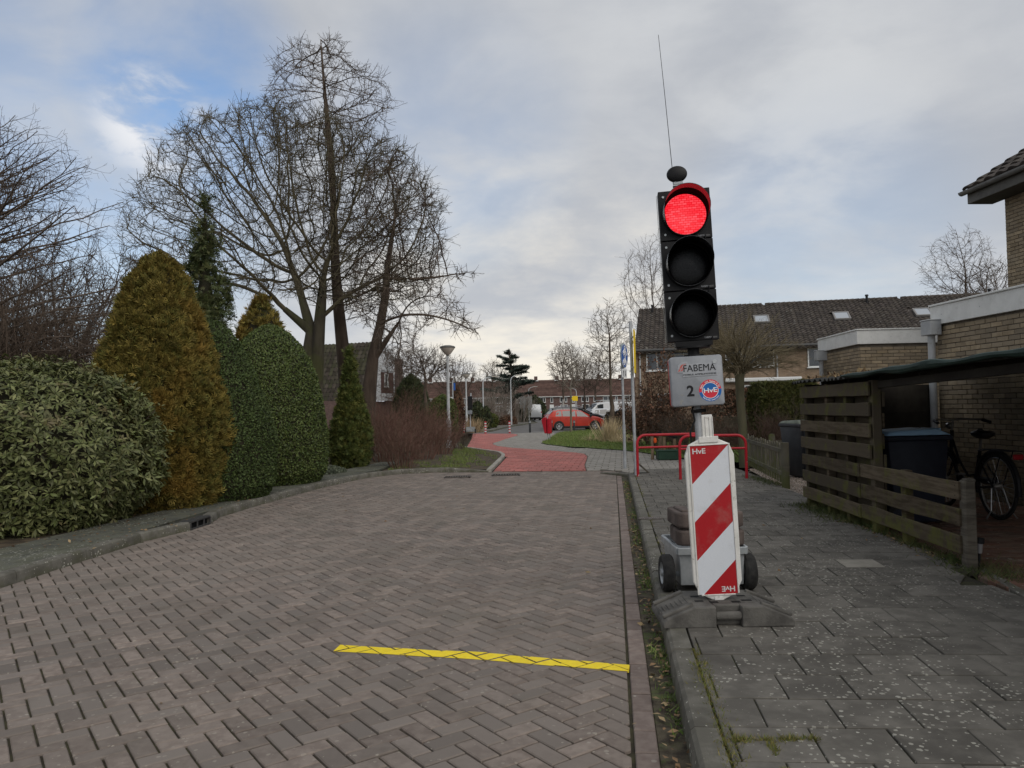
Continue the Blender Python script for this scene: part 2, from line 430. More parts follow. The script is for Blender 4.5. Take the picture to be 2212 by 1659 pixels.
for gx in range(-150, 215):
    for gy in range(-150, 215):
        dm = (gx - gy) % 4
        if dm not in (0, 3): continue
        hor_ = dm == 0
        lx, ly = (gx + 1, gy + .5) if hor_ else (gx + .5, gy + 1)
        X = (lx * ca - ly * sa) * BW; Y = (lx * sa + ly * ca) * BW
        if not (1.1 < Y < 17.3 and -5.2 < X < 2.6) or abs(X) > .70 * Y + 1.2: continue
        wx, wy = (BL, BW) if hor_ else (BW, BL)
        poly = rect(X, Y, wx, wy, ANG)
        tl = (rr.gauss(0, .006), rr.gauss(0, .006)); dz = rr.gauss(0, .0012) + .0025 * math.sin(X * 1.1 + 2) * math.sin(Y * .7)
        for sp in stripe_parts:
            q = clip_convex(inset(poly, GAP / 2 - .0008), edges_of(sp if area(sp) > 0 else sp[::-1]))
            if len(q) >= 3:
                paint.add([(p[0], p[1], dz + .0022 + (p[0] - X) * tl[0] + (p[1] - Y) * tl[1]) for p in q], [tuple(range(len(q)))])
                paint.add([(p[0], p[1], dz - .004) for p in q], [tuple(range(len(q)))])
        if all((p[0] - a[0]) * n[0] + (p[1] - a[1]) * n[1] >= 0 for p in poly for a, n in reg):
            whole.append((X, Y, ANG if hor_ else ANG + PI / 2, dz, tl, poly))
        else:
            q = clip_convex(poly, reg)
            if len(q) >= 3 and area(q) > .0015: cut.append((q, dz))
def seen(X, Y, z=0.0, mx=20, my=20):
    if Y < .5: return False
    u = CX + FOC * X / Y; v = 882 + FOC * (CAMH - z) / Y
    return -mx < u < 2212 + mx and v < 1659 + my
bm_one = MB(); slab(bm_one, inset(rect(0, 0, BL, BW), GAP / 2), -.03, 0, .005)
me_brick = bm_one.mesh('brick', M_road)
whole.sort(key=lambda b: (not seen(b[0], b[1]), b[1]))
rest = MB()
for i, (X, Y, a, dz, tl, poly) in enumerate(whole):
    if i < 300 and seen(X, Y):
        o = obj('brick', me_brick, road, loc=(X, Y, dz)); o.rotation_euler = (tl[1], -tl[0], a + rr.gauss(0, .006))
    else: slab(rest, inset(rect(X, Y, BL, BW, a + rr.gauss(0, .006)), GAP / 2), -.03, dz, .005, tilt=tl)
for q, dz in cut:
    q = inset(q, GAP / 2)
    if len(q) >= 3: slab(rest, q, -.03, dz, .004)
rest.build('brick_field', M_road, road, kind='stuff')
yl = paint.build('yellow_line', M_yellow); tag(yl, 'yellow painted stop line curving across the brick road', 'road marking')
# gutter course along the right kerb and a soldier row where the red path begins
y = 1.2; k = 0; gut = MB()
while y < YE - .15:
    cxg = xk(y + .105) - .163
    poly = inset(rect(cxg, y + .105, .10, .21, -math.atan(.13)), .004)
    if seen(cxg, y, 0, 60, 60) and k < 300: 
        b = MB(); slab(b, [(p[0] - cxg, p[1] - y - .105) for p in poly], -.03, 0, .005)
        if k == 0: me_g = b.mesh('brick', M_gutter)
        obj('brick', me_g, road, loc=(cxg, y + .105, rr.gauss(0, .002))); k += 1
    else: slab(gut, poly, -.03, 0, .005)
    y += .212
x = LK[-1][0] + .1
while x < xk(YE) - .1:
    slab(gut, inset(rect(x + .105, ye(x + .105) - .062, .21, .105, -.168), .004), -.03, rr.gauss(.002, .002), .005); x += .212
gut.build('gutter_field', M_gutter, road, kind='stuff')
sheet('soil_strip', [(xk(1) - .112, 1), (xk(1) + .02, 1), (xk(YE) + .02, YE), (xk(YE) - .112, YE)], -.008, M_strip)

# ================================================================== kerbs
KH = .10
kerb = struct('kerb')
def kerb_stone(a, b, nout_a, nout_b, h0, h1, wd=.12, name='kerb_stone', m=None, par=None, zo=(0, 0)):
    """a, b: foot of the face; nout: unit normals away from the road"""
    mb = MB(); dx, dy = b[0] - a[0], b[1] - a[1]; L = math.hypot(dx, dy); tx, ty = dx / L * .004, dy / L * .004
    prof = [(0, -.05), (.006, .6), (.012, .86), (.03, 1.0), (wd, 1.0), (wd, -.05)]
    vs = []
    for p, n, h, sg, zz in ((a, nout_a, h0, 1, zo[0]), (b, nout_b, h1, -1, zo[1])):
        for o_, z in prof:
            vs.append((p[0] + n[0] * o_ + sg * tx, p[1] + n[1] * o_ + sg * ty, (-.05 if z < 0 else z * h) + zz))
    k = len(prof)
    mb.add(vs, [tuple(range(k - 1, -1, -1)), tuple(range(k, 2 * k))] + [(i, i + 1, k + i + 1, k + i) for i in range(k - 1)])
    return mb.build(name, m or M_kerb, par or kerb)
ul, ur = gp(412, 1146), gp(456, 1131)
RS = [p for p in resample(LK, .95)]
def nl(line, i):
    a = line[max(i - 1, 0)]; b = line[min(i + 1, len(line) - 1)]; L = math.dist(a, b)
    return (-(b[1] - a[1]) / L, (b[0] - a[0]) / L)
# keep the gully's own gap in the kerb
RS2 = [p for p in RS if not (ul.y - .35 < p[1] < ur.y + .35 and p[0] < -3)]
gi = next(i for i, p in enumerate(RS2) if p[1] > ur.y)
RS2[gi:gi] = [(ul.x, ul.y), (ur.x, ur.y)]
for i in range(len(RS2) - 1):
    if i == gi: continue
    h = lambda p: KH if p[0] < -1.5 else max(.022, KH * (1 - (p[0] + 1.5) / 1.0))
    kerb_stone(RS2[i], RS2[i + 1], nl(RS2, i), nl(RS2, i + 1), h(RS2[i]), h(RS2[i + 1]))
# kerb gully: iron inlet with three openings
gl = thing('kerb_drain', 'black iron drain inlet with three slots set in the kerb', 'drain', (ul.x, ul.y, 0), math.atan2(ur.y - ul.y, ur.x - ul.x))
L = (ur - ul).length
g = MB(); g.box((L / 2, .075, .095), (L - .01, .15, .022)); g.box((L / 2, .005, .01), (L - .01, .012, .022))
for k in range(4): g.box((.012 + k * (L - .024) / 3, .006, .05), (.024, .014, .07))
g.build('frame', mat('drain_iron', (.035, .035, .036), (.06, .058, .055), 20, .7, .4, 90), gl, bevel=.003)
g = MB(); g.box((L / 2, .05, .045), (L - .02, .004, .08)); g.build('slot_back', M_black, gl)
# right kerb
ys = [1.15 + .98 * i for i in range(16)]
nk = (1 / nr, -.13 / nr)
for i in range(len(ys) - 1):
    if ys[i + 1] > 15.7: break
    kerb_stone((xk(ys[i]), ys[i]), (xk(ys[i + 1]), ys[i + 1]), nk, nk, KH + rr.gauss(0, .003), KH + rr.gauss(0, .003))
yk_end = ys[i] if ys[i + 1] > 15.7 else ys[-1]
xe = xk(yk_end)
kerb_stone((xe + .10, yk_end + .06), (xe - .42, yk_end + 1.02), (.88, .47), (.88, .47), KH * .75, .03)

# ================================================================== right pavement
pave = struct('pavement')
RB = [(3.10, .9), (3.30, 5.68), (3.50, 5.95), (3.76, 9.7), (3.96, 10.15), (4.11, 11.8), (4.3, 13.0), (4.45, 15.6)]
PZ = KH
PAVE = [(xk(.9) + .13, .9)] + RB + [(xk(15.6) + .13, 15.6)]
M_pjoint = mat('pavement_joint', (.030, .027, .020), (.060, .062, .026), 8, .95, .5, 150)
sheet('pavement_bed', [(p[0], p[1]) for p in PAVE], PZ - .010, M_pjoint)
def tile_field(parent, origin, uu, vv, sw, sh, gap, polygon, z, m, name, ch, maxn, half=True, rng=None, special=None, jz=.0015, tl=.004, field=None, gapv=None):
    rng = rng or rr
    cells, pieces = [], []
    R_ = max(math.dist(origin, p) for p in polygon) + 1; n = int(R_ / min(sw, sh)) + 2
    xs = [p[0] for p in polygon]; ysx = [p[1] for p in polygon]
    ed = []
    A = area(polygon); Pp = polygon if A > 0 else polygon[::-1]
    for i in range(len(Pp)):
        p, q = Pp[i], Pp[(i + 1) % len(Pp)]; Ln = math.dist(p, q)
        if Ln > 1e-6: ed.append((p, q, (-(q[1] - p[1]) / Ln, (q[0] - p[0]) / Ln)))
    def near(c, rad_):
        out = []
        for p, q, nn in ed:
            t_ = max(0, min(1, ((c[0] - p[0]) * (q[0] - p[0]) + (c[1] - p[1]) * (q[1] - p[1])) / (math.dist(p, q) ** 2)))
            if math.dist(c, (p[0] + (q[0] - p[0]) * t_, p[1] + (q[1] - p[1]) * t_)) < rad_: out.append((p, nn))
        return out
    rmax = math.hypot(sw, sh) * .62
    for j in range(-n, n):
        for i in range(-n, n):
            o_ = .5 if (half and j % 2) else 0
            a, b = (i + o_) * sw, j * sh
            c = (origin[0] + uu[0] * (a + sw / 2) + vv[0] * (b + sh / 2), origin[1] + uu[1] * (a + sw / 2) + vv[1] * (b + sh / 2))
            if not (min(xs) - sw < c[0] < max(xs) + sw and min(ysx) - sh < c[1] < max(ysx) + sh): continue
            if abs(c[0]) > .72 * c[1] + 1.3: continue
            poly = [(origin[0] + uu[0] * (a + s_) + vv[0] * (b + t_), origin[1] + uu[1] * (a + s_) + vv[1] * (b + t_)) for s_, t_ in ((0, 0), (sw, 0), (sw, sh), (0, sh))]
            if area(poly) < 0: poly = poly[::-1]
            ne = near(c, rmax); ic = in_poly(c, polygon)
            if not ne:
                if ic: cells.append(c)
                continue
            q = clip_convex(poly, ne)
            if len(q) >= 3 and area(q) > .05 * sw * sh:
                (cells if area(q) > .995 * sw * sh else pieces).append(c if area(q) > .995 * sw * sh else q)
    base = [(uu[0] * s_ * sw / 2 + vv[0] * t_ * sh / 2, uu[1] * s_ * sw / 2 + vv[1] * t_ * sh / 2) for s_, t_ in ((-1, -1), (1, -1), (1, 1), (-1, 1))]
    if area(base) < 0: base = base[::-1]
    base = inset(base, gap / 2)
    if gapv: base = [(q[0] - vv[0] * math.copysign((gapv - gap) / 2, q[0] * vv[0] + q[1] * vv[1]), q[1] - vv[1] * math.copysign((gapv - gap) / 2, q[0] * vv[0] + q[1] * vv[1])) for q in base]
    b = MB(); slab(b, base, -.04, 0, ch); me = b.mesh(name, m)
    cells.sort(key=lambda c: (not seen(c[0], c[1], z), math.hypot(*c)))
    mb = MB(); cnt = 0; sp_at = None
    if special: sp_at = min(cells, key=lambda c: math.dist(c, special[0]))
    for c in cells:
        t_ = (rng.gauss(0, tl), rng.gauss(0, tl)); dz = rng.gauss(0, jz)
        if c is sp_at:
            q = MB(); slab(q, base, -.04, .003, ch); obj(name, q.mesh(name, special[1]), parent, loc=(c[0], c[1], z), label=special[2]); continue
        if cnt < maxn and seen(c[0], c[1], z):
            o = obj(name, me, parent, loc=(c[0], c[1], z + dz)); o.rotation_euler = (t_[1], -t_[0], rng.gauss(0, .004)); cnt += 1
        else: slab(mb, [(p[0] + c[0], p[1] + c[1]) for p in base], z - .04, z + dz, ch, tilt=t_)
    for q in pieces:
        q = inset(q, gap / 2)
        if len(q) >= 3: slab(mb, q, z - .04, z + rng.gauss(0, jz), ch)
    if mb.v: mb.build(field or name + '_field', m, parent, kind='stuff')
uT = (math.cos(rad(-4)), math.sin(rad(-4))); vT = (math.sin(rad(7)), math.cos(rad(7)))
pale = gp(1880, 1210, PZ)
cover = gp(1399, 1121, PZ); cover.x += .03
tile_field(pave, (xk(4) + .16, 4.0), uT, vT, .302, .302, .007, PAVE, PZ, M_tile, 'paving_tile', .003, 300, gapv=.011, tl=.004, jz=.0013,
           special=((pale.x, pale.y), M_tile_pale, 'pale beige tile among the dark ones'))
# steel cover in the pavement
cv_ = thing('utility_cover', 'worn oval steel cover plate set in the pavement by the kerb', 'cover plate', (cover.x, cover.y, PZ))
cb = MB()
ell = [(.150 * math.cos(2 * PI * i / 20) * (1 if abs(math.cos(2 * PI * i / 20)) < .8 else .93), .10 * math.sin(2 * PI * i / 20)) for i in range(20)]
cb.prism(ell, -.01, .008)
cb.build('plate', M_iron, cv_, bevel=.002)
cb = MB()
for i in range(12): cb.box((-.113 + i * .0205, 0, .010), (.009, .11 if 1 < i < 10 else .07, .006))
cb.build('ribs', mat('worn_steel', (.24, .21, .19), (.15, .125, .11), 12, .6, metal=.3), cv_)

# ================================================================== left pavement
INL = [(-5.85, -5), (-5.12, 7.2), (-4.85, 9.5), (-4.55, 11.6), (-4.30, 13.4), (-4.0, 15.4), (-3.3, 19.4)]
KO = offset(LK, .125)
LP = [p for p in KO if p[0] < -2.6]
LPOLY = LP + [(-2.95, 16.9), (-2.85, 19.4)] + INL[::-1]
sheet('left_pavement_bed', LPOLY, PZ - .010, M_joint)
lp = struct('left_pavement')
a5 = rad(5)
tile_field(lp, (-4.0, 5.0), (math.cos(a5), -math.sin(a5)), (math.sin(a5), math.cos(a5)), .302, .302, .007, LPOLY, PZ - .002, M_tile_left, 'paving_tile', .004, 300)

# ================================================================== soil beds
sheet('soil_bed', [(-30, -5)] + INL + [(-3.3, 60), (-30, 60)], PZ - .03, M_soil)
BEDD = [(1052, 1017), (1088, 988), (1080, 979), (1005, 968), (985, 955), (985, 930)]
BED = [(-2.95, 16.9)] + [p for p in offset(LK, .12)[-3:]] + [tuple(gp(u, v)[:2]) for u, v in BEDD] + [(-3.1, 50), (-3.3, 50), (-3.3, 19.4), (-2.85, 19.4)]
sheet('planting_bed', BED, .045, M_soil)

# ================================================================== red and grey path
kk = lambda x, y: tuple(gp((1900 + x / 4.424) / 1.8517, (1700 + y / 4.424) / 1.8517, .02)[:2])
qq = lambda x, y: tuple(gp((2300 + x / 3.687) / 1.8517, (1720 + y / 3.687) / 1.8517, .02)[:2])
c3 = lambda x, y: tuple(gp((1700 + x / 2.4578) / 1.8517, (1300 + y / 2.4578) / 1.8517, .02)[:2])
PTH = .02
REDP = [(LK[-1][0] + .1, ye(-.45)), (1.56, ye(1.56))] + [kk(*p) for p in ((1945, 700), (1985, 585), (1990, 550), (1940, 510), (1820, 490), (1400, 455), (1000, 425), (640, 400), (400, 370), (310, 335), (330, 315), (430, 285), (560, 240), (680, 205), (760, 180), (745, 165), (640, 152))] \
    + [c3(470, 1067), c3(450, 1130), c3(400, 1215), c3(480, 1245), c3(620, 1262), c3(740, 1280), c3(800, 1297)]
GREYP = [(1.56, ye(1.56)), (2.1, ye(2.1)), (2.40, 15.70), (4.45, 15.62)] + [qq(1530, 415), qq(1350, 410), qq(1100, 352), qq(900, 322), qq(700, 302), qq(300, 277), qq(0, 252)] \
    + [kk(*p) for p in ((1900, 405), (1600, 385), (1260, 345), (1180, 320), (1330, 235), (1460, 150), (1330, 122), (1000, 135), (640, 152), (745, 165), (760, 180), (680, 205), (560, 240), (430, 285), (330, 315), (310, 335), (400, 370), (640, 400), (1000, 425), (1400, 455), (1820, 490), (1940, 510), (1990, 550), (1985, 585), (1945, 700))]
M_joint_path = mat('path_joint', (.055, .045, .038), (.09, .08, .06), 9, .95)
path = struct('path')
sheet('path_bed', REDP, PTH - .014, M_joint_path); sheet('path_bed', GREYP, PTH - .016, M_joint_path)
uP, vP = (math.cos(rad(-8)), math.sin(rad(-8))), (math.sin(rad(8)), math.cos(rad(8)))
tile_field(path, (0, ye(0)), uP, vP, .30, .30, .022, REDP, PTH, M_red, 'red_paver', .006, 300)
tile_field(path, (1.56, ye(1.56)), uP, vP, .30, .30, .020, GREYP, PTH, M_grey, 'grey_paver', .006, 300)
# pale edging between the bed and the red path
eline = resample([(LK[-1][0] + .06, ye(-.5) + .02)] + [tuple(gp(u, v)[:2]) for u, v in ((1091, 988), (1091, 984), (1082, 978.5), (1005, 967.5))], .5)
for i in range(len(eline) - 1):
    p, q = eline[i], eline[i + 1]; dd = math.dist(p, q); n_ = (-(q[1] - p[1]) / dd, (q[0] - p[0]) / dd)
    e = MB(); slab(e, inset([(p[0], p[1]), (q[0], q[1]), (q[0] + n_[0] * .11, q[1] + n_[1] * .11), (p[0] + n_[0] * .11, p[1] + n_[1] * .11)], .003), -.02, .055, .006)
    e.build('edging_stone', M_edging, kerb)
# two road gratings
def grate(u0, u1, v, lab):
    a, c = gp(u0, v), gp(u1, v); wd = c.x - a.x
    t = thing('road_grate', lab, 'drain', ((a.x + c.x) / 2, a.y, .004), rad(0))
    m = MB()
    for s_ in (-1, 1): m.box((0, s_ * .15, .004), (wd, .03, .02)); m.box((s_ * wd / 2, 0, .0045), (.03, .33, .02))
    for i in range(9): m.box((-wd / 2 + wd * (i + 1) / 10, 0, .003), (.025, .27, .014))
    m.build('grate', M_iron, t)
    MB().box((0, 0, -.004), (wd, .3, .006)).build('well', M_black, t)
grate(1064, 1122, 1027, 'iron road grating in front of the red path')
grate(962, 1015, 1031.5, 'iron road grating beside the planted corner bed')

# ================================================================== far road, verge, parking
KLD = [tuple(gp((1700 + x / 2.4578) / 1.8517, (1300 + y / 2.4578) / 1.8517)[:2]) for x, y in ((400, 1056), (470, 1046), (640, 1021), (850, 977), (1000, 956), (1105, 942))]
FR = KLD + [(KLD[-1][0] + .4, 150), (70, 150), (70, 44)] + [kk(2212, 75), kk(1800, 108), kk(1460, 145), kk(1330, 120), kk(1000, 133), kk(640, 150), kk(0, 148)]
YC = 53.0
def cut_y(poly, y, keep_low): return clip(poly, (0, y), (0, -1) if keep_low else (0, 1))
sheet('far_road', cut_y(FR, YC, True), .006, M_asphalt, dip=True); sheet('far_road', cut_y(FR, YC, False), .006, M_asphalt, dip=True)
sheet('garden', [(4.55, 15.3), (16, 15.3), (30, 44), (13, 44), (13, 34), (12, 26), (8.2, 19.2), (5.6, 16.9)], .02, M_ground)
kl = resample([(KLD[0][0] - 3, KLD[0][1] - 2)] + KLD, 2.0)
for i in range(len(kl) - 1): kerb_stone(kl[i], kl[i + 1], nl(kl, i), nl(kl, i + 1), .11, .11, .15, zo=(gz(kl[i][1]), gz(kl[i + 1][1])))
sheet('far_pavement', kl + [(p[0] - 2.0, p[1] + 1.2) for p in kl[::-1]], .10, M_tile, dip=True)
dl = MB()
d0, d1 = gp((1900 + 1045 / 4.424) / 1.8517, (1700 + 117 / 4.424) / 1.8517), gp((1900 + 1200 / 4.424) / 1.8517, (1700 + 68 / 4.424) / 1.8517)
for i in range(5):
    p, q = d0.lerp(d1, i / 4), d0.lerp(d1, (i + .5) / 4)
    dx, dy = (q - p).normalized().y, -(q - p).normalized().x
    dl.add([(p.x - dx * .06, p.y - dy * .06, .012), (p.x + dx * .06, p.y + dy * .06, .012), (q.x + dx * .06, q.y + dy * .06, .012), (q.x - dx * .06, q.y - dy * .06, .012)], [(0, 1, 2, 3)])
dl.v = [(a, b, c + gz(b)) for a, b, c in dl.v]
dl.build('road_marking', M_white_line, kind='structure')
# gravel yard and klinker drive on the right
YARD = [(3.78, 9.76), (3.98, 10.15), (4.13, 11.85), (4.7, 15.5), (8.5, 15.5), (6.5, 11.3)]
sheet('gravel_yard', YARD, PZ - .03, mat('yard_base', (.20, .165, .13), (.30, .25, .21), 20, .95, .8, 80))
DRIVE = [(3.19, .9), (3.37, 5.66), (3.58, 5.95), (3.82, 9.72), (6.14, 10.9), (5.65, .9)]
sheet('drive_bed', DRIVE, PZ - .02, M_joint)
drive = struct('driveway')
tile_field(drive, (4.0, 6.0), (math.cos(rad(-6)), math.sin(rad(-6))), (math.sin(rad(6)), math.cos(rad(6))), .21, .105, .007, DRIVE, PZ - .006, M_clay, 'clay_brick', .004, 300)
# concrete edging band between pavement and drive
ed_ = [(3.11, .9), (3.31, 5.66), (3.51, 5.93)]
es = resample(ed_, .95)
for i in range(len(es) - 1):
    p, q = es[i], es[i + 1]; dd = math.dist(p, q); n_ = ((q[1] - p[1]) / dd, -(q[0] - p[0]) / dd)
    e = MB(); slab(e, inset([(p[0], p[1]), (p[0] + n_[0] * .075, p[1] + n_[1] * .075), (q[0] + n_[0] * .075, q[1] + n_[1] * .075), (q[0], q[1])], .003), PZ - .05, PZ - .002, .006)
    e.build('edging_stone', M_kerb, kerb)
# ================================================================== text
def text_mesh(s, size, m, bold=0.0, ext=.0008, align='CENTER', spacing=1.0, width=None):
    cu = bpy.data.curves.new('lettering', 'FONT'); cu.body = s; cu.size = size; cu.align_x = align; cu.align_y = 'CENTER'
    cu.offset = bold; cu.extrude = ext; cu.resolution_u = 3; cu.space_character = spacing
    o = bpy.data.objects.new('lettering', cu); C.objects.link(o)
    bpy.context.view_layer.update()
    me = bpy.data.meshes.new_from_object(o.evaluated_get(bpy.context.evaluated_depsgraph_get()))
    bpy.data.objects.remove(o); bpy.data.curves.remove(cu)
    n = len(me.vertices); co = np.empty(n * 3, np.float32); me.vertices.foreach_get('co', co); co = co.reshape(-1, 3)
    if width: co[:, 0] *= width / (co[:, 0].max() - co[:, 0].min())
    co = np.stack([co[:, 0], -co[:, 2], co[:, 1]], 1)
    me.vertices.foreach_set('co', co.ravel().astype(np.float32)); me.materials.clear(); me.materials.append(m); me.update()
    return me
def xform(me, T):
    me.transform(T); me.update(); return me
def join_meshes(name, mes):
    bm = bmesh.new()
    for q in mes: bm.from_mesh(q)
    me = bpy.data.meshes.new(name); bm.to_mesh(me); bm.free()
    me.materials.append(mes[0].materials[0])
    return me
def arc_text(s, r, a_mid, span, size, m, inside=False, bold=0.0):
    """letters on a circle in the XZ plane; a_mid in radians from +X"""
    out = []; n = len(s)
    for i, chh in enumerate(s):
        if chh == ' ': continue
        f = (i + .5) / n - .5
        a = a_mid - f * span if not inside else a_mid + f * span
        q = text_mesh(chh, size, m, bold)
        rot = a - PI / 2 if not inside else a + PI / 2
        out.append(xform(q, Matrix.Translation((r * math.cos(a), 0, r * math.sin(a))) @ Matrix.Rotation(-rot, 4, 'Y')))
    return join_meshes('lettering', out)

M_blk = mat('black_plastic', (.006, .006, .007), (.012, .012, .013), 8, .5, .12, 120, spec=.25)
M_visor = mat('black_gloss_visor', (.006, .006, .007), rough=.2, spec=.5, bump=.25, bscale=70)
M_hoodin = mat('black_matt_lining', (.004, .004, .004), rough=.9, spec=.05)
M_dlens = mat('dark_lens', (.004, .004, .005), (.010, .010, .011), 60, .16, .12, 160, spec=.28, stretch=(1, 1, 6))
def led(t, pos, col): return col
M_led = bpy.data.materials.new('red_lit_lens'); M_led.use_nodes = True
_t = NT(M_led.node_tree); _t.n.clear()
_o = _t.new('ShaderNodeOutputMaterial'); _b = _t.new('ShaderNodeBsdfPrincipled'); _t.link(_b.outputs[0], _o.inputs[0])
_p = _t.new('ShaderNodeTexCoord').outputs['Object']
_w = _t.new('ShaderNodeTexBrick'); _w.inputs['Scale'].default_value = 1; _w.inputs['Brick Width'].default_value = .034; _w.inputs['Row Height'].default_value = .0165
_w.inputs['Mortar Size'].default_value = .0030; _w.inputs['Mortar Smooth'].default_value = .6
_w.inputs['Color1'].default_value = (1, .018, .034, 1); _w.inputs['Color2'].default_value = (1, .09, .115, 1); _w.inputs['Mortar'].default_value = (.72, .004, .010, 1)
_s = _t.new('ShaderNodeSeparateXYZ'); _t.link(_p, _s.inputs[0]); _c = _t.new('ShaderNodeCombineXYZ')
_t.link(_s.outputs[0], _c.inputs[0]); _t.link(_s.outputs[2], _c.inputs[1]); _t.link(_c.outputs[0], _w.inputs['Vector'])
_t.link(_w.outputs['Color'], _b.inputs['Emission Color']); _b.inputs['Emission Strength'].default_value = 1.05
_b.inputs['Base Color'].default_value = (.25, .01, .01, 1); _b.inputs['Roughness'].default_value = .3
M_galv = mat('galvanised_steel', (.34, .365, .375), (.46, .48, .49), 9, .45, .12, 60, metal=.55)
M_polegrey = mat('pole_grey', (.36, .38, .40), (.46, .48, .50), 7, .5, .1, 60, metal=.3)
M_box = mat('control_box_grey', (.27, .285, .31), (.31, .325, .35), 14, .45, .1, 160, isl=0)
M_boxred = mat('box_red_shell', (.45, .02, .02), rough=.5)
M_ink = mat('black_ink', (.012, .012, .014), rough=.6)
M_plate = mat('logo_plate_grey', (.36, .375, .40), rough=.45)
M_logored = mat('logo_red', (.50, .12, .10), rough=.5)
M_sred = mat('sticker_red', (.66, .035, .06), rough=.4)
M_sblue = mat('sticker_blue', (.015, .13, .42), rough=.4)
M_white = mat('white_film', (.80, .80, .80), rough=.4)
M_greyink = mat('grey_ink', (.28, .28, .28), rough=.6)
M_tyre = mat('tyre_rubber', (.018, .018, .018), (.035, .034, .032), 20, .85, .3, 120)

# ================================================================== portable traffic light
TLX, TLY = 1.371, 5.55
LEAN = rad(2.3); YAW = rad(-8)
tlt = thing('traffic_light', 'portable traffic light showing red on a leaning pole with grey control box', 'traffic light', (TLX, TLY, PZ))
MT = Matrix.Translation((0, 0, .27)) @ Matrix.Rotation(-LEAN, 4, 'Y')       # frame that leans with the pole
MH = MT @ Matrix.Rotation(YAW, 4, 'Z')
# cart: galvanised battery box on two wheels
cb = MB()
def tray(mb, w0, d0, w1, d1, z0, z1, th=.012, cx_=0, cy_=0):
    ring = lambda wx, dy, z: [(cx_ - wx / 2, cy_ - dy / 2, z), (cx_ + wx / 2, cy_ - dy / 2, z), (cx_ + wx / 2, cy_ + dy / 2, z), (cx_ - wx / 2, cy_ + dy / 2, z)]
    vs = ring(w0, d0, z0) + ring(w1, d1, z1) + ring(w1 - th * 2, d1 - th * 2, z1) + ring(w0 - th * 2, d0 - th * 2, z0 + th)
    fs = [(3, 2, 1, 0)] + [(r * 4 + i, r * 4 + (i + 1) % 4, r * 4 + 4 + (i + 1) % 4, r * 4 + 4 + i) for r in range(3) for i in range(4)] + [(12, 13, 14, 15)]
    mb.add(vs, fs)
tray(cb, .43, .52, .445, .54, .05, .30, cx_=-.03)
cb.box((-.03, -.285, .285), (.47, .022, .05)); cb.box((-.03, .265, .2851), (.47, .022, .05))
for s_ in (-1, 1): cb.box((-.03 + s_ * .236, -.01, .2852), (.022, .53, .05))
cb.box((-.03, 0, .245), (.42, .5, .01)); cb.box((-.03, -.19, .115), (.62, .03, .03))
cb.build('cart_box', M_galv, tlt, bevel=.004)
def wheel(parent, loc, r, wd, axis='X', hub_m=None, tyre_m=None, nm='wheel'):
    T = Matrix.Translation(loc) @ Matrix.Rotation(PI / 2, 4, 'Y' if axis == 'X' else 'X')
    m = MB(); m.lathe([(r * .62, -wd / 2), (r * .9, -wd / 2), (r, -wd * .32), (r, wd * .32), (r * .9, wd / 2), (r * .62, wd / 2)], 28, T, cap=False)
    o = m.build(nm, tyre_m or M_tyre, parent, sm=True)
    h = MB(); h.lathe([(0.001, -wd * .55), (r * .2, -wd * .55), (r * .22, -wd * .3), (r * .6, -wd * .3), (r * .63, -wd * .45), (r * .63, wd * .45), (r * .6, wd * .3), (r * .22, wd * .3), (r * .2, wd * .55), (.001, wd * .55)], 20, T)
    h.build('hub', hub_m or M_galv, o, sm=True)
    return o
wheel(tlt, (-.325, -.19, .125), .125, .078)
wheel(tlt, (.232, -.19, .125), .125, .078)
p = MB(); p.tube([MT @ Vector((0, 0, 0)), MT @ Vector((0, 0, .62))], .032, 14); p.tube([MT @ Vector((0, 0, .5)), MT @ Vector((0, 0, 1.46))], .026, 14)
p.tube([MT @ Vector((0, 0, .0)), MT @ Vector((0, 0, .06))], .055, 14)
p.build('pole', M_polegrey, tlt, sm=True)
p = MB(); p.tube([MT @ Vector((0, 0, 1.36)), MT @ Vector((0, 0, 1.438))], .042, 16); p.tube([MT @ Vector((0, 0, 1.36)), MT @ Vector((0, 0, 1.372))], .075, 18); p.tube([MT @ Vector((0, 0, 1.418)), MT @ Vector((0, 0, 1.431))], .12, 20)
p.T = MH; p.box((0, -.01, 1.45), (.26, .13, .035))
p.build('head_mount', M_blk, tlt, sm=True)
HW, HH = .372, .366
z0 = 1.468
ZB = z0 + 3 * HH
bk = MB(); bk.T = MH
bk.box((0, .085, z0 + 1.5 * HH), (.30, .06, 3 * HH - .04)); bk.build('backing', M_blk, tlt, bevel=.012)
ed = MB(); ed.T = MH; ed.box((-HW / 2 - .002, .048, z0 + 1.5 * HH), (.003, .006, 3 * HH - .01)); ed.build('edge_strip', mat('pale_edge', (.55, .55, .5), rough=.6), tlt)
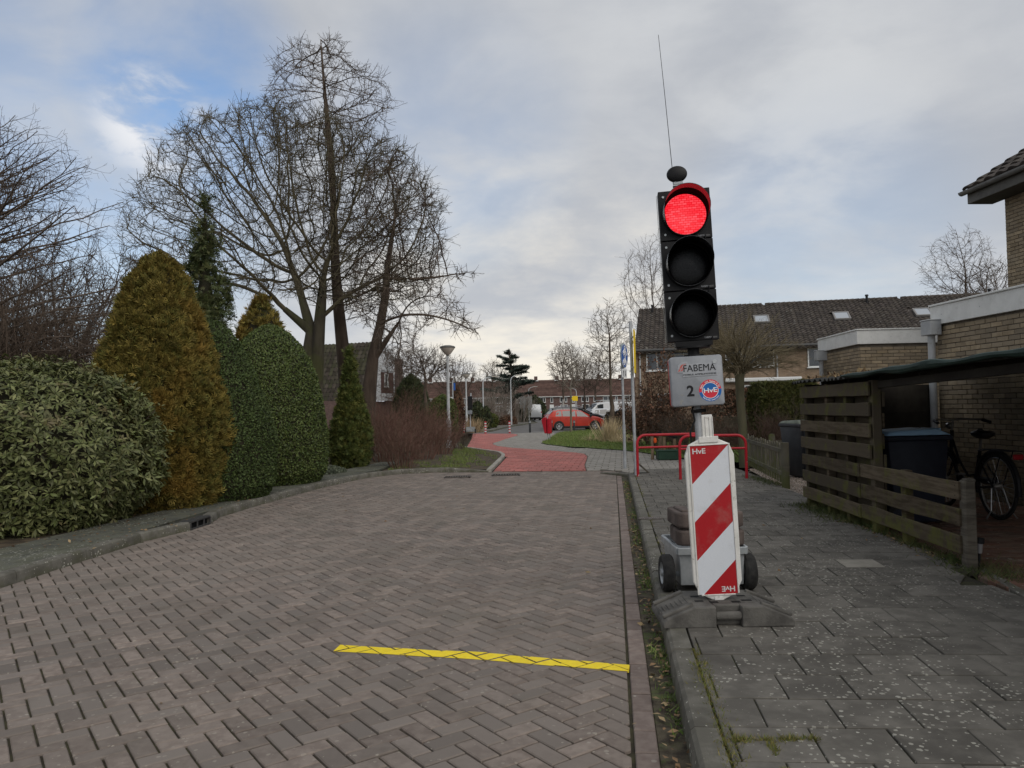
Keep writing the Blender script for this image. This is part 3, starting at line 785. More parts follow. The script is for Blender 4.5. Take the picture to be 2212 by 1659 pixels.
for k in range(3):
    zc_ = z0 + (2.5 - k) * HH
    hm = MB(); hm.T = MH
    # front plate with a round opening, joined to the box sides
    n = 40; rin = .156
    ring_in = [(rin * math.cos(2 * PI * i / n), rin * math.sin(2 * PI * i / n)) for i in range(n)]
    def sq(a):
        c_, s_ = math.cos(a), math.sin(a); q = max(abs(c_) / (HW / 2 - .004), abs(s_) / (HH / 2 - .003)); return (c_ / q, s_ / q)
    ring_o = [sq(2 * PI * i / n) for i in range(n)]
    # exact corners
    for i in range(n):
        a = (2 * PI * i / n)
        if abs(abs(math.cos(a)) - abs(math.sin(a))) < .01: ring_o[i] = (math.copysign(HW / 2 - .004, math.cos(a)), math.copysign(HH / 2 - .003, math.sin(a)))
    yf = -.055
    vs = [(x_, yf, zc_ + z_) for x_, z_ in ring_o] + [(x_, yf, zc_ + z_) for x_, z_ in ring_in] + [(x_, yf + .012, zc_ + z_) for x_, z_ in ring_in] + [(x_, .055, zc_ + z_) for x_, z_ in ring_o]
    fs = [(i, (i + 1) % n, n + (i + 1) % n, n + i) for i in range(n)] + [(n + i, n + (i + 1) % n, 2 * n + (i + 1) % n, 2 * n + i) for i in range(n)] + [(3 * n + i, 3 * n + (i + 1) % n, (i + 1) % n, i) for i in range(n)] + [tuple(3 * n + i for i in range(n))]
    hm.add(vs, fs)
    hm.box((HW / 2 - .055, -.06, zc_ - HH / 2 + .0), (.006, .012, .05))
    hd = hm.build('signal_head', M_blk, tlt, bevel=.003, label=('red lit signal head at the top' if k == 0 else None))
    # lens
    lm = MB()
    prof = [(.150 * math.sin(q * PI / 2 / 6), .018 * math.cos(q * PI / 2 / 6)) for q in range(1, 7)]
    lm.lathe([(.0005, .018)] + prof, 48, Matrix.Rotation(PI / 2, 4, 'X'), cap=False)
    lo_ = lm.build('lens', M_led if k == 0 else M_dlens, hd, sm=True)
    lo_.matrix_local = MH @ Matrix.Translation((0, -.046, zc_))
    # visor: open tunnel, long on top, cut back below
    vm = MB(); vm.T = MH; n2 = 48; ro, ri = .164, .160
    fl = [0, .55, .78, 1.0]
    vs = []
    for i in range(n2):
        a = PI / 2 + 2 * PI * i / n2; ph = abs(((a - PI / 2 + PI) % (2 * PI)) - PI)
        Lv = .045 + .205 * (1 / (1 + math.exp((ph - rad(104)) / rad(11))))
        for r_ in (ri, ro):
            for f in fl: vs.append((r_ * (1 - .03 * f) * math.cos(a), -.056 - Lv * f, zc_ + r_ * (1 - .03 * f) * math.sin(a)))
    q = len(fl); fs = []; mi_ = []
    for i in range(n2):
        a, b = i * 2 * q, ((i + 1) % n2) * 2 * q
        for j in range(q - 1):
            fs.append((a + j, b + j, b + j + 1, a + j + 1)); fs.append((a + q + j, a + q + j + 1, b + q + j + 1, b + q + j)); mi_ += [1 if j == 0 else 0, 0]
        fs.append((a + q - 1, b + q - 1, b + 2 * q - 1, a + 2 * q - 1)); mi_.append(0)
    vm.add(vs, fs, 0); vm.m = mi_; vm.build('visor', [M_visor, M_hoodin], hd, sm=True)
    for sz in (-1, 1):
        s_ = MB(); s_.T = MH; s_.tube([(-HW / 2 + .038, -.055, zc_ + sz * .137), (-HW / 2 + .038, -.061, zc_ + sz * .137)], .0085, 12); s_.build('screw', M_galv, hd)
    tm = xform(text_mesh('FABEMA', .017, M_plate, 0, width=.05), MH @ Matrix.Translation((.105, -.0565, zc_ - .163))); obj('lettering', tm, hd)
    ln = MB(); ln.T = MH
    for dz in (0, -.006): ln.box((.152, -.0562, zc_ - .160 + dz), (.03, .001, .0018))
    ln.build('small_print', M_greyink, hd)
# detector and antenna on top
sm_ = MB(); sm_.T = MH
T = Matrix.Translation((-.035, -.01, ZB + .125)) @ Matrix.Diagonal((1, .55, .80, 1))
sm_.lathe([(.001, -.062), (.045, -.06), (.066, -.045), (.073, -.02), (.074, 0), (.073, .02), (.066, .045), (.045, .06), (.001, .062)], 28, T @ Matrix.Rotation(PI / 2, 4, 'X'))
sm_.build('detector', M_blk, tlt, sm=True)
sm_ = MB(); sm_.T = MH; sm_.box((-.03, 0, ZB + .042), (.075, .05, .012)); sm_.box((-.03, 0, ZB + .022), (.06, .012, .055)); sm_.box((-.03, .0, ZB + .060), (.068, .045, .022)); sm_.build('detector_bracket', M_galv, tlt, bevel=.003)
an = MB(); b0 = MT @ Vector((-.06, .02, ZB + .06)); an.tube([b0, b0 + Vector((-.006, 0, .12)), b0 + Vector((-.046, 0, .66)), b0 + Vector((-.082, 0, 1.11))], [.004, .0026, .0022, .0018], 6); an.build('antenna', M_blk, tlt)
# control box
CBZ = 1.18
def rrect(w_, h_, r, n=6):
    out = []
    for cx_, cz_, a0 in ((w_ / 2 - r, h_ / 2 - r, 0), (-w_ / 2 + r, h_ / 2 - r, PI / 2), (-w_ / 2 + r, -h_ / 2 + r, PI), (w_ / 2 - r, -h_ / 2 + r, 1.5 * PI)):
        out += [(cx_ + r * math.cos(a0 + i * PI / 2 / n), cz_ + r * math.sin(a0 + i * PI / 2 / n)) for i in range(n + 1)]
    return out
MC = MH @ Matrix.Translation((0, 0, CBZ))
XZ = Matrix(((1, 0, 0, 0), (0, 0, -1, 0), (0, 1, 0, 0), (0, 0, 0, 1)))             # XY outline -> XZ plane facing -Y
c = MB(); c.T = MC @ XZ
o_ = rrect(.366, .356, .022); k = len(o_)
def layer(f, y): return [(x_ * f, z_ * f, y) for x_, z_ in o_]
vs = layer(1, .02) + layer(1, .10) + layer(.985, .117) + layer(.955, .122)
c.add(vs, [(r * k + i, r * k + (i + 1) % k, (r + 1) * k + (i + 1) % k, (r + 1) * k + i) for r in range(3) for i in range(k)] + [tuple(3 * k + i for i in range(k)), tuple(range(k - 1, -1, -1))])
cbx = c.build('control_box', M_box, tlt, sm=True)
c = MB(); c.T = MC @ XZ; o2 = rrect(.364, .354, .024); c.prism([(q[0] - .002, q[1]) for q in o2], -.075, .0195); c.build('rear_shell', M_boxred, cbx, sm=True)
def on_box(me, x_, z_, rot=0, lift=.001): return xform(me, MC @ Matrix.Translation((x_, -.122 - lift, z_)) @ Matrix.Rotation(-rot, 4, 'Y'))
lp_ = MB(); lp_.T = MC @ Matrix.Translation((0, -.122, 0)) @ XZ
lp_.prism([(-.098, .032), (.142, .032), (.142, .112), (.120, .112), (.112, .122), (-.06, .122), (-.06, .138), (-.098, .138), (-.128, .115), (-.134, .064), (-.098, .064)], -.001, .003)
lp_.build('logo_plate', M_plate, cbx, bevel=.0018)
lg = MB(); lg.T = MC @ Matrix.Translation((0, -.1262, 0)) @ XZ
lg.add([(-.128, .072, 0), (-.106, .116, 0), (-.080, .129, 0), (-.070, .126, 0), (-.088, .100, 0), (-.096, .076, 0)], [tuple(range(6))])
lg.build('logo_mark', M_logored, cbx)
lg = MB(); lg.T = MC @ Matrix.Translation((0, -.1267, 0)) @ XZ
lg.add([(-.122, .066, 0), (-.117, .066, 0), (-.074, .130, 0), (-.080, .131, 0)], [(0, 1, 2, 3)]); lg.add([(-.134, .096, 0), (-.098, .092, 0), (-.098, .088, 0), (-.134, .091, 0)], [(0, 1, 2, 3)])
lg.build('logo_mark', M_plate, cbx)
obj('lettering', on_box(text_mesh('FABEMA', .068, M_ink, 0, width=.222), .020, .090, lift=.0045), cbx)
obj('lettering', on_box(text_mesh('MOBILE AMPELSYSTEME', .0148, M_ink, 0, width=.226), .020, .047, lift=.0045), cbx)
obj('number', on_box(text_mesh('2', .104, M_ink, .0030), -.050, -.072), cbx)
s_ = MB(); s_.T = MC @ Matrix.Translation((.128, -.122, .130)) @ XZ; s_.lathe([(.0155, 0), (.0155, .003), (.0145, .0045), (.0001, .0045)], 24, cap=False); s_.build('lock', M_galv, cbx)
s_ = MB(); s_.T = MC @ Matrix.Translation((0, -.1225, 0)) @ XZ
s_.add([(-.122, -.088, 0), (-.098, -.092, 0), (-.100, -.099, 0), (-.118, -.098, 0)], [(0, 1, 2, 3)]); s_.add([(-.13, -.162, 0), (-.116, -.159, 0), (-.113, -.142, 0), (-.101, -.136, 0), (-.103, -.131, 0), (-.123, -.126, 0)], [tuple(range(6))])
s_.build('tape_residue', mat('tape_residue', (.26, .26, .255), rough=.8), cbx, kind='stuff')
# round sticker, 153 mm across
SX, SZ = .086, -.072
def half_ring(m, r0, r1, a0, a1, y, name):
    b = MB(); b.T = MC @ Matrix.Translation((SX, -.122 - y, SZ)) @ XZ; n = 28
    vs = [(r * math.cos(a0 + (a1 - a0) * i / n), r * math.sin(a0 + (a1 - a0) * i / n), 0) for i in range(n + 1) for r in (r0, r1)]
    b.add(vs, [(2 * i, 2 * i + 1, 2 * i + 3, 2 * i + 2) for i in range(n)]); return b.build(name, m, cbx)
tlta = rad(8)
half_ring(M_sred, .057, .077, tlta, PI + tlta, .0006, 'sticker'); half_ring(M_sblue, .057, .077, PI + tlta, 2 * PI + tlta, .0006, 'sticker')
half_ring(M_white, .053, .057, 0, 2 * PI, .0006, 'sticker_ring')
half_ring(M_sblue, .0005, .053, tlta, PI + tlta, .0006, 'sticker'); half_ring(M_sred, .0005, .053, PI + tlta, 2 * PI + tlta, .0006, 'sticker')
obj('lettering', on_box(text_mesh('HvE', .046, M_white, .0008, width=.092), SX, SZ, rad(3), .0014), cbx)
obj('lettering', on_box(arc_text('Gebr. van Egdom & Zn', .0665, PI / 2 + rad(2), rad(148), .0155, M_white, bold=.0004), SX, SZ, 0, .0012), cbx)
obj('lettering', on_box(arc_text('Verkeerswerken', .0675, -PI / 2 + rad(3), rad(106), .0155, M_white, inside=True, bold=.0004), SX, SZ, 0, .0012), cbx)
cbl = MB(); cbl.tube([MT @ Vector((-.02, -.02, 1.03)), MT @ Vector((-.05, -.06, .98)), MT @ Vector((-.035, -.05, .9)), MT @ Vector((-.075, -.06, .82)), MT @ Vector((-.06, -.02, .6)), MT @ Vector((-.03, 0, .3))], .007, 8)
cbl.tube([MT @ Vector((-.055, -.04, .965)), MT @ Vector((.05, -.04, .97))], .012, 8)
cbl.build('cable', M_blk, tlt, sm=True)

# ------------------------------------------------------------------ foot plates of recycled rubber
M_foot = mat('rubber_grey', (.070, .066, .060), (.135, .128, .115), 7, .8, .5, 90)
M_foot2 = mat('recycled_brown', (.070, .054, .048), (.135, .108, .096), 6, .85, .5, 90)
def foot_shape(mb, L, D, H, hl, flat, notch=.15, nd=.06):
    """long low block: flat middle, sloped ends, a notch with a grip in each long side; top slots are painted on later"""
    xs = [-L / 2, -L / 2 + .02, -flat / 2, -notch / 2, notch / 2, flat / 2, L / 2 - .02, L / 2]
    zs = [hl * .55, hl, H, H, H, H, hl, hl * .55]
    for i in range(len(xs) - 1):
        yi = nd if xs[i] == -notch / 2 else 0
        y0, y1 = -D / 2 + yi, D / 2 - yi
        vs = [(xs[i], y0, 0), (xs[i + 1], y0, 0), (xs[i + 1], y1, 0), (xs[i], y1, 0), (xs[i], y0, zs[i]), (xs[i + 1], y0, zs[i + 1]), (xs[i + 1], y1, zs[i + 1]), (xs[i], y1, zs[i])]
        fs = [(3, 2, 1, 0), (4, 5, 6, 7), (0, 1, 5, 4), (2, 3, 7, 6)]
        if i in (0, 4): fs.append((3, 0, 4, 7))
        if i in (2, len(xs) - 2): fs.append((1, 2, 6, 5))
        mb.add(vs, fs)
    mb.merge = .0005
    for sy in (-1, 1):
        mb.tube([(-notch / 2, sy * (D / 2 - nd * .5), H * .52), (notch / 2, sy * (D / 2 - nd * .5), H * .52)], nd * .42, 10)
bx, by = 1.222, 4.655
bea = thing('traffic_beacon', 'red and white striped marker board standing upright in a dark rubber foot', 'marker board', (bx, by, PZ))
f = MB(); foot_shape(f, .755, .41, .118, .052, .40)
f.build('foot', M_foot, bea, bevel=.008, seg=2)
for s_ in (-1, 1):
    f = MB()
    T = Matrix.Translation((s_ * .285, 0, .0885)) @ Matrix.Rotation(s_ * rad(21.5), 4, 'Y')
    for yy in (-.150, .150): f.box((0, yy, .002), (.19, .034, .018), T)
    for kx in range(5): f.box((-.06 + kx * .028, 0, -.004), (.012, .10, .008), T)
    f.box((.08, 0, -.004), (.008, .15, .008), T); f.box((-.09, 0, -.004), (.008, .15, .008), T)
    f.build('foot_ribs', M_foot, bea, bevel=.004, kind='stuff')
for xx, yy, ww, dd in ((-.14, -.06, .05, .03), (-.14, .05, .05, .03), (-.06, -.09, .05, .035), (.14, -.06, .06, .03), (.14, .05, .05, .03), (.07, -.09, .05, .035), (0, .09, .08, .03)):
    f = MB(); f.box((xx, yy, .1185), (ww, dd, .002)); f.build('painted_slot', M_black, bea)  # flat black plates, the dark of the slots painted on top
MBc = Matrix.Translation((-.012, -.02, .115)) @ Matrix.Rotation(-rad(2.3), 4, 'Y') @ Matrix.Rotation(rad(-3), 4, 'Z')
M_bwhite = mat('beacon_plastic', (.62, .61, .57), (.74, .73, .70), 9, .55, .2, 70, extra=lambda t, p, c: t.mix(t.math('MULTIPLY', t.ramp(t.noise(p, 22, 5, .7), .58, .68), .6), c, (.26, .24, .20)))
outl = [(-.105, .035), (-.143, .11), (-.146, .86), (-.121, .928), (-.04, .966), (.04, .966), (.121, .928), (.146, .86), (.143, .11), (.105, .035), (.055, .012), (.03, 0), (.03, -.03), (-.03, -.03), (-.03, 0), (-.055, .012)]
h = MB(); h.T = MBc @ XZ
h.prism(outl, -.022, .010)
hs = h.build('panel', M_bwhite, bea, bevel=.006, seg=2)
h = MB(); h.T = MBc @ XZ
h.prism([(-.034, .962), (.034, .962), (.031, 1.105), (-.031, 1.105)], -.018, .012)
for xx in (-.03, -.012, .012, .03): h.prism([(xx - .003, .97), (xx + .003, .97), (xx + .003, 1.095), (xx - .003, 1.095)], .0115, .017)
h.prism([(-.058, .938), (.058, .938), (.058, .975), (-.058, .975)], .008, .019); h.build('handle', M_bwhite, bea, bevel=.0025)
h = MB(); h.T = MBc @ XZ; h.prism([(-.026, -.025), (.026, -.025), (.026, .022), (-.026, .022)], .009, .020); h.build('foot_tab', M_bwhite, bea, bevel=.0025)
h = MB(); h.T = MBc @ XZ                                            # raised rim round the sheeting
SW2, SH0, SH1 = .1125, .036, .922
for x0_, x1_, za, zb_ in ((-.123, -.114, SH0, SH1), (.114, .123, SH0, SH1), (-.123, .123, SH1, SH1 + .007), (-.10, .10, SH0 - .008, SH0)): h.prism([(x0_, za), (x1_, za), (x1_, zb_), (x0_, zb_)], .0095, .0165)
h.build('rim', M_bwhite, bea, bevel=.002)
def scuff(t, p, c):
    a = t.ramp(t.noise(t.vmath('MULTIPLY', p, (1, 1, .35)), 38, 5, .75), .66, .72); b_ = t.ramp(t.noise(p, 7, 4, .7), .52, .75)
    c = t.mix(t.math('MULTIPLY', a, .55), c, (.16, .14, .12)); return t.mix(t.math('MULTIPLY', b_, .22), c, (.30, .27, .23))
M_sheetw = mat('reflective_white', (.62, .65, .70), (.68, .71, .75), 300, .4, .2, 500, spec=.5, extra=scuff)
M_sheetr = mat('reflective_red', (.42, .008, .014), (.36, .007, .012), 300, .4, .2, 500, spec=.35, extra=scuff)
base = [(-SW2, SH0), (SW2, SH0), (SW2, SH1), (-SW2, SH1)]
cks = [.694, .466, .238, .010]
for kx in range(5):
    pl_ = base; s2 = 1 / math.sqrt(2)
    if kx < 4: pl_ = clip(pl_, (-SW2, cks[kx]), (-s2, s2))
    if kx > 0: pl_ = clip(pl_, (-SW2, cks[kx - 1]), (s2, -s2))
    if len(pl_) < 3: continue
    b = MB(); b.T = MBc @ XZ; b.add([(q[0], q[1], .0112) for q in pl_], [tuple(range(len(pl_)))])
    b.build('stripe', M_sheetr if kx % 2 == 0 else M_sheetw, bea, label='red reflective stripe' if kx % 2 == 0 else 'white reflective stripe')
M_fadedw = mat('faded_lettering', (.62, .60, .60), rough=.5)
obj('lettering', xform(text_mesh('HvE', .044, M_fadedw, .0009, width=.078), MBc @ Matrix.Translation((-.062, -.0120, .888))), bea)
obj('lettering', xform(text_mesh('HvE', .044, M_fadedw, .0009, width=.078), MBc @ Matrix.Translation((.060, -.0120, .066)) @ Matrix.Rotation(PI, 4, 'Y')), bea)
# two brown weights stacked on the cart box
def weight(loc, rz, lab):
    t = thing('rubber_weight', lab, 'weight', loc, rz, 'weights stacked on the cart')
    for sx in (-1, 1):
        f = MB(); f.prism([(sx * .085, -.19), (sx * .20, -.19), (sx * .232, -.15), (sx * .232, .15), (sx * .20, .19), (sx * .085, .19)][::sx], 0, .105); f.build('block', M_foot2, t, bevel=.014, seg=2)
        f = MB(); f.box((sx * .16, -.02, .110), (.075, .24, .022)); f.build('rib', M_foot2, t, bevel=.007)
    f = MB(); f.box((0, .055, .045), (.19, .25, .08)); f.build('bridge', M_foot2, t, bevel=.010)
    f = MB(); f.tube([(-.10, -.15, .062), (.10, -.15, .062)], .020, 10); f.build('grip', M_foot2, t, sm=True)
weight((TLX - .015, TLY - .06, PZ + .311), rad(-3), 'brown rubber weight lying directly on the galvanised cart box')
weight((TLX - .02, TLY - .04, PZ + .311 + .121), rad(2), 'topmost brown rubber weight stacked behind the marker board')

# ================================================================== red railings
M_rail = mat('red_railing_paint', (.36, .012, .022), (.43, .02, .03), 8, .4, .1, 60, extra=lambda t, p, c: t.mix(t.math('MULTIPLY', t.ramp(t.noise(p, 9, 5, .7), .66, .70), .8), c, (.5, .45, .42)))
def railing(a, b, lab):
    a, b = Vector(a), Vector(b); dv = b - a; L = dv.length
    t = thing('railing', lab, 'railing', a, math.atan2(dv.y, dv.x), 'red hoop railings closing off the pavement')
    H, r, q = .745, .155, 7
    pts = [(0, 0, -.05), (0, 0, H - r)] + [(r - r * math.cos(PI / 2 * i / q), 0, H - r + r * math.sin(PI / 2 * i / q)) for i in range(1, q + 1)]
    pts += [(L - p_[0], 0, p_[2]) for p_ in pts[::-1]]
    m = MB(); m.tube(pts, .0245, 12); m.build('hoop', M_rail, t, sm=True)
    m = MB(); m.tube([(0, 0, .52), (L, 0, .52)], .0205, 12); m.build('mid_rail', M_rail, t, sm=True)
a1, a2 = gp(1378, 1029, PZ), gp(1470, 1035.5, PZ); b2 = gp(1613, 1033.5, PZ)
railing(a1, a1 + Vector((1.30, .25, 0)), 'red hoop railing beside the kerb end and grey pole')
railing(a2, b2, 'red hoop railing between the marker board and the picket fence')
# painted dark of a hole and loose board beside the railing
hb = gp(1393, 1021, PZ)
lb = MB(); lb.bar((hb.x + .10, hb.y - .03, PZ - .03), (hb.x - .20, hb.y + .02, PZ + .25), .10, .03)
M_oldwood = mat('weathered_board', (.075, .065, .052), (.14, .125, .10), 5, .9, .5, 60, stretch=(1, 1, 6))
tag(lb.build('loose_board', M_oldwood), 'short dark board sticking out of a hole by the red railing', 'board')
hm_ = MB(); hm_.box((hb.x - .08, hb.y - .05, PZ + .001), (.30, .16, .006)); hm_.build('painted_hole', M_black, pave)  # flat black plate laid on the tiles for the dark in the hole

# ================================================================== signs
M_signblue = mat('sign_blue', (.008, .10, .42), rough=.35)
M_signwhite = mat('sign_white', (.72, .73, .74), rough=.4)
M_signback = mat('sign_back', (.22, .30, .34), rough=.5)
M_signyel = mat('sign_yellow', (.80, .56, .02), rough=.45)
bs = gp(1350.5, 1012, .02)
t = thing('cycle_sign', 'blue round cycle and moped path sign on a slim grey pole', 'sign', (bs.x, bs.y, .02))
def lp2(z): return Vector((-.006 * z, 0, z))
m = MB(); m.tube([lp2(-.1), lp2(.93)], .034, 12); m.tube([lp2(.9), lp2(.95)], .037, 12); m.tube([lp2(.93), lp2(2.72)], .0265, 12)
m.build('pole', M_polegrey, t, sm=True)
Tq = Matrix.Translation(lp2(2.46)) @ Matrix.Rotation(rad(66), 4, 'Z') @ Matrix.Translation((0, -.05, 0))
m = MB(); m.T = Tq @ XZ; m.lathe([(.001, -.012), (.27, -.012), (.275, 0), (.27, .006)], 40, cap=True); m.build('disc', M_signback, t)
m = MB(); m.T = Tq @ XZ; m.lathe([(.001, .009), (.262, .009)], 40, cap=False); m.build('face', M_signblue, t)
m = MB(); m.T = Tq @ XZ; m.lathe([(.250, .011), (.262, .011)], 40, cap=False)
def cyc(m, oz, s):
    for cx_ in (-.075, .075):
        m.tube([(cx_ * s + .05 * s * math.cos(2 * PI * i / 14), oz + .05 * s * math.sin(2 * PI * i / 14), .012) for i in range(14)], .009, 4, closed=True)
    for p_, q_ in (((-.075, 0), (-.03, .09)), ((-.03, .09), (.05, .09)), ((.05, .09), (.075, 0)), ((-.03, .09), (0, 0)), ((0, 0), (.05, .09)), ((-.075, 0), (0, 0)), ((.05, .09), (.035, .13)), ((.035, .13), (.07, .13)), ((-.05, .12), (-.01, .12))):
        m.tube([(p_[0] * s, oz + p_[1] * s, .012), (q_[0] * s, oz + q_[1] * s, .012)], .009, 4)
cyc(m, -.15, 1.15); cyc(m, .06, 1.05)
m.tube([(-.02, .17, .012), (0, .125, .012), (.06, .13, .012)], .014, 4); m.tube([(-.025, .2, .012), (-.02, .215, .012)], .02, 6)
m.build('symbol', M_signwhite, t)
m = MB(); m.T = Matrix.Translation(lp2(2.08)) @ Matrix.Rotation(rad(62), 4, 'Z') @ Matrix.Translation((0, -.045, 0))
m.box((0, 0, 0), (.30, .012, .19)); m.build('sub_plate', M_signwhite, t, bevel=.003)
m = MB(); m.T = Matrix.Translation(lp2(2.08)) @ Matrix.Rotation(rad(62), 4, 'Z') @ Matrix.Translation((0, -.0525, 0)) @ XZ
for sx_, up in ((-.06, 1), (.06, -1)):
    m.add([(sx_ - .012, -.06 * up, 0), (sx_ + .012, -.06 * up, 0), (sx_ + .012, .02 * up, 0), (sx_ - .012, .02 * up, 0)], [(0, 1, 2, 3)]); m.add([(sx_ - .035, .02 * up, 0), (sx_ + .035, .02 * up, 0), (sx_, .07 * up, 0)], [(0, 1, 2)])
m.build('arrow', M_ink, t, kind='stuff')
ys_ = gp(1375.5, 1027, PZ)
t = thing('yellow_sign', 'tall grey pole with a yellow board turned edge on', 'sign', (ys_.x, ys_.y + .1, PZ))
lp3 = lambda z: Vector((-.012 * z, 0, z))
m = MB(); m.tube([lp3(-.1), lp3(2.86)], .030, 12); m.tube([lp3(2.44), lp3(2.50)], .036, 12); m.build('pole', M_polegrey, t, sm=True)
m = MB(); m.T = Matrix.Translation(lp3(2.28)) @ Matrix.Rotation(rad(79.5), 4, 'Z') @ Matrix.Translation((-.02, -.06, 0)); m.box((0, 0, 0), (.60, .025, .80)); m.build('board', M_signyel, t, bevel=.004)
m = MB(); m.T = Matrix.Translation(lp3(2.28)) @ Matrix.Rotation(rad(74), 4, 'Z')
for zz in (-.28, .28): m.box((0, -.02, zz), (.08, .07, .03))
m.build('clamp', M_galv, t, kind='stuff')

# ================================================================== bollards
M_bolred = mat('bollard_red', (.42, .02, .03), rough=.5); M_bolwhite = mat('bollard_white', (.55, .58, .58), rough=.5); M_boldark = mat('bollard_dark', (.03, .033, .036), (.045, .048, .05), 9, .5)
def cc3(x, y, z=.02): return gp((1700 + x / 2.4578) / 1.8517, (1300 + y / 2.4578) / 1.8517, z)
def bollard(pos, H, dark, lab, r=.058):
    t = thing('bollard', lab, 'bollard', pos, 0, 'dark bollards along the parking bay' if dark else 'red and white bollards across the path')
    if dark:
        m = MB(); m.lathe([(r * .9, 0), (r, .02), (r, H - .02), (r * .8, H)], 14); m.build('post', M_boldark, t, sm=True)
        for z_ in (.80, .90):
            b = MB(); b.lathe([(r + .001, H * z_), (r + .003, H * z_ + .004), (r + .003, H * z_ + .016), (r + .001, H * z_ + .02)], 14, cap=False); b.build('band', M_bolwhite, t)
    else:
        n = 9
        m = MB(); m.lathe([(r * .7, 0), (r * .75, H * .98), (r * .6, H + .004)], 14); m.build('post', M_bolred, t)
        for i in range(n):
            b = MB(); b.lathe([(r * .8, H * i / n), (r, H * i / n + .001), (r, H * (i + 1) / n - .001), (r * .8, H * (i + 1) / n)], 14, cap=False)
            b.build('band', M_bolred if i % 2 == 0 else M_bolwhite, t)
bollard(cc3(382, 1057), .64, False, 'red and white banded bollard beside the second round lamp post')
bollard(cc3(595, 1066), .66, False, 'middle red and white banded bollard on the red path')
bollard(cc3(832, 1061), .66, False, 'red and white banded bollard at the edge of the grey paving')
bollard(cc3(1033, 1057), .68, True, 'dark bollard with white bands left of the red litter bin')
bollard(cc3(1245, 1053), .66, True, 'dark bollard standing by the rear wheel of the red car')
bollard(cc3(1468, 1046), .62, True, 'dark bollard standing by the middle of the red car')

# ================================================================== litter bin
lb0 = gp(1182, 952, .02)
t = thing('litter_bin', 'red litter bin hung on two grey posts at the grass edge', 'litter bin', lb0)
m = MB(); m.tube([(.02, 0, -.1), (.02, 0, .98)], .022, 10); m.build('post', M_galv, t); m = MB(); m.tube([(.115, .12, -.1), (.115, .12, .70)], .022, 10); m.build('post', M_galv, t)
prof = [(-.06, .30), (-.19, .84), (-.135, .93), (0.0, .965), (.0, .30)]
M_bin = mat('litter_bin_red', (.44, .012, .028), (.38, .01, .02), 6, .4)
T = Matrix.Rotation(rad(-24), 4, 'Z') @ Matrix(((1, 0, 0, 0), (0, 0, 1, 0), (0, 1, 0, 0), (0, 0, 0, 1)))
m = MB(); m.T = T; m.prism(prof, -.13, .13); m.build('bin', M_bin, t, bevel=.012)
m = MB(); m.T = Matrix.Rotation(rad(-24), 4, 'Z'); m.box((.10, .03, .60), (.12, .24, .62)); m.build('rear_bin', M_bin, t, bevel=.012)

# ================================================================== street lamps
M_lampgrey = mat('lamp_post_grey', (.42, .44, .45), (.50, .52, .53), 4, .5, .08, 40)
M_lampcap = mat('lamp_cap', (.10, .10, .095), (.14, .14, .13), 9, .5)
M_diff = mat('lamp_frosted', (.52, .48, .42), (.60, .56, .50), 6, .35)
def cone_lamp(pos, H, lab):
    t = thing('street_lamp', lab, 'street lamp', pos, 0, 'round headed lamp posts along the path')
    m = MB(); m.lathe([(.085, -.4), (.085, .95), (.055, 1.05), (.042, H - .36), (.046, H - .34)], 16); m.build('post', M_lampgrey, t, sm=True)
    m = MB(); m.lathe([(.05, H - .345), (.12, H - .30), (.265, H - .10), (.268, H - .09)], 28, cap=True); m.build('lamp_shade', M_diff, t, sm=True)
    m = MB(); m.lathe([(.272, H - .10), (.275, H - .06), (.24, H - .035), (.12, H - .005), (.001, H)], 28); m.lathe([(.05, H - .38), (.056, H - .335), (.05, H - .33)], 16); m.build('cap', M_lampcap, t, sm=True)
cone_lamp(at(970, 966, 27.0) * Vector((1, 1, 0)) if False else Vector((at(969, 900, 27).x, 27, .04)), 3.60, 'nearest round headed lamp post standing in the brown shrubs')
cone_lamp(Vector((at(1008, 900, 48.5).x, 48.5, .02)), 3.65, 'second round headed lamp post beside the far red bollard')
def arm_lamp(pos, H, sgn, lab, arm=.85):
    t = thing('street_lamp', lab, 'street lamp', pos, 0, 'tall lamp posts with an arm along the street')
    m = MB(); pts = [(0, 0, -.4), (0, 0, 1.0), (0, 0, 1.02), (0, 0, H - .45), (sgn * .08, 0, H - .2), (sgn * .28, 0, H - .06), (sgn * arm * .6, 0, H)]
    m.tube(pts, [.075, .075, .055, .045, .04, .036, .034], 12); m.build('post', M_lampgrey, t, sm=True)
    m = MB(); m.box((sgn * (arm * .6 + .26), 0, H + .035), (.56, .2, .09), Matrix.Translation((0, 0, 0))); m.build('lantern', M_diff, t, bevel=.03)
    m = MB(); m.box((sgn * (arm * .6 + .26), 0, H + .088), (.58, .21, .03)); m.build('cap', M_lampcap, t, bevel=.01)
arm_lamp(cc3(577, 1003), 5.2 * .72, 1, 'arm lamp post between the round lamps and the bare shrubs', 1.1)
arm_lamp(cc3(850, 966), 4.35, 1, 'arm lamp post in front of the pale bare bushes on the far pavement')
arm_lamp(Vector((at(1142.5, 900, 88).x, 88, .02)), 3.75, 1, 'arm lamp post standing behind the grey sign back')
arm_lamp(Vector((at(1246, 900, 105).x, 105, .02)), 3.9, -1, 'arm lamp post with a yellow sign behind the parked cars')
sb = Vector((at(1137, 900, 84).x, 84, 0))
t = thing('road_sign', 'grey rear of a rectangular sign on two thin posts', 'sign', sb)
m = MB(); m.box((0, 0, 2.02), (1.32, .05, 1.25)); m.build('board', mat('sign_back_grey', (.24, .25, .25), rough=.6), t)
for s_ in (-.25, .30): m = MB(); m.tube([(s_, .06, -.3), (s_, .06, 2.6)], .04, 8); m.build('post', M_lampgrey, t)
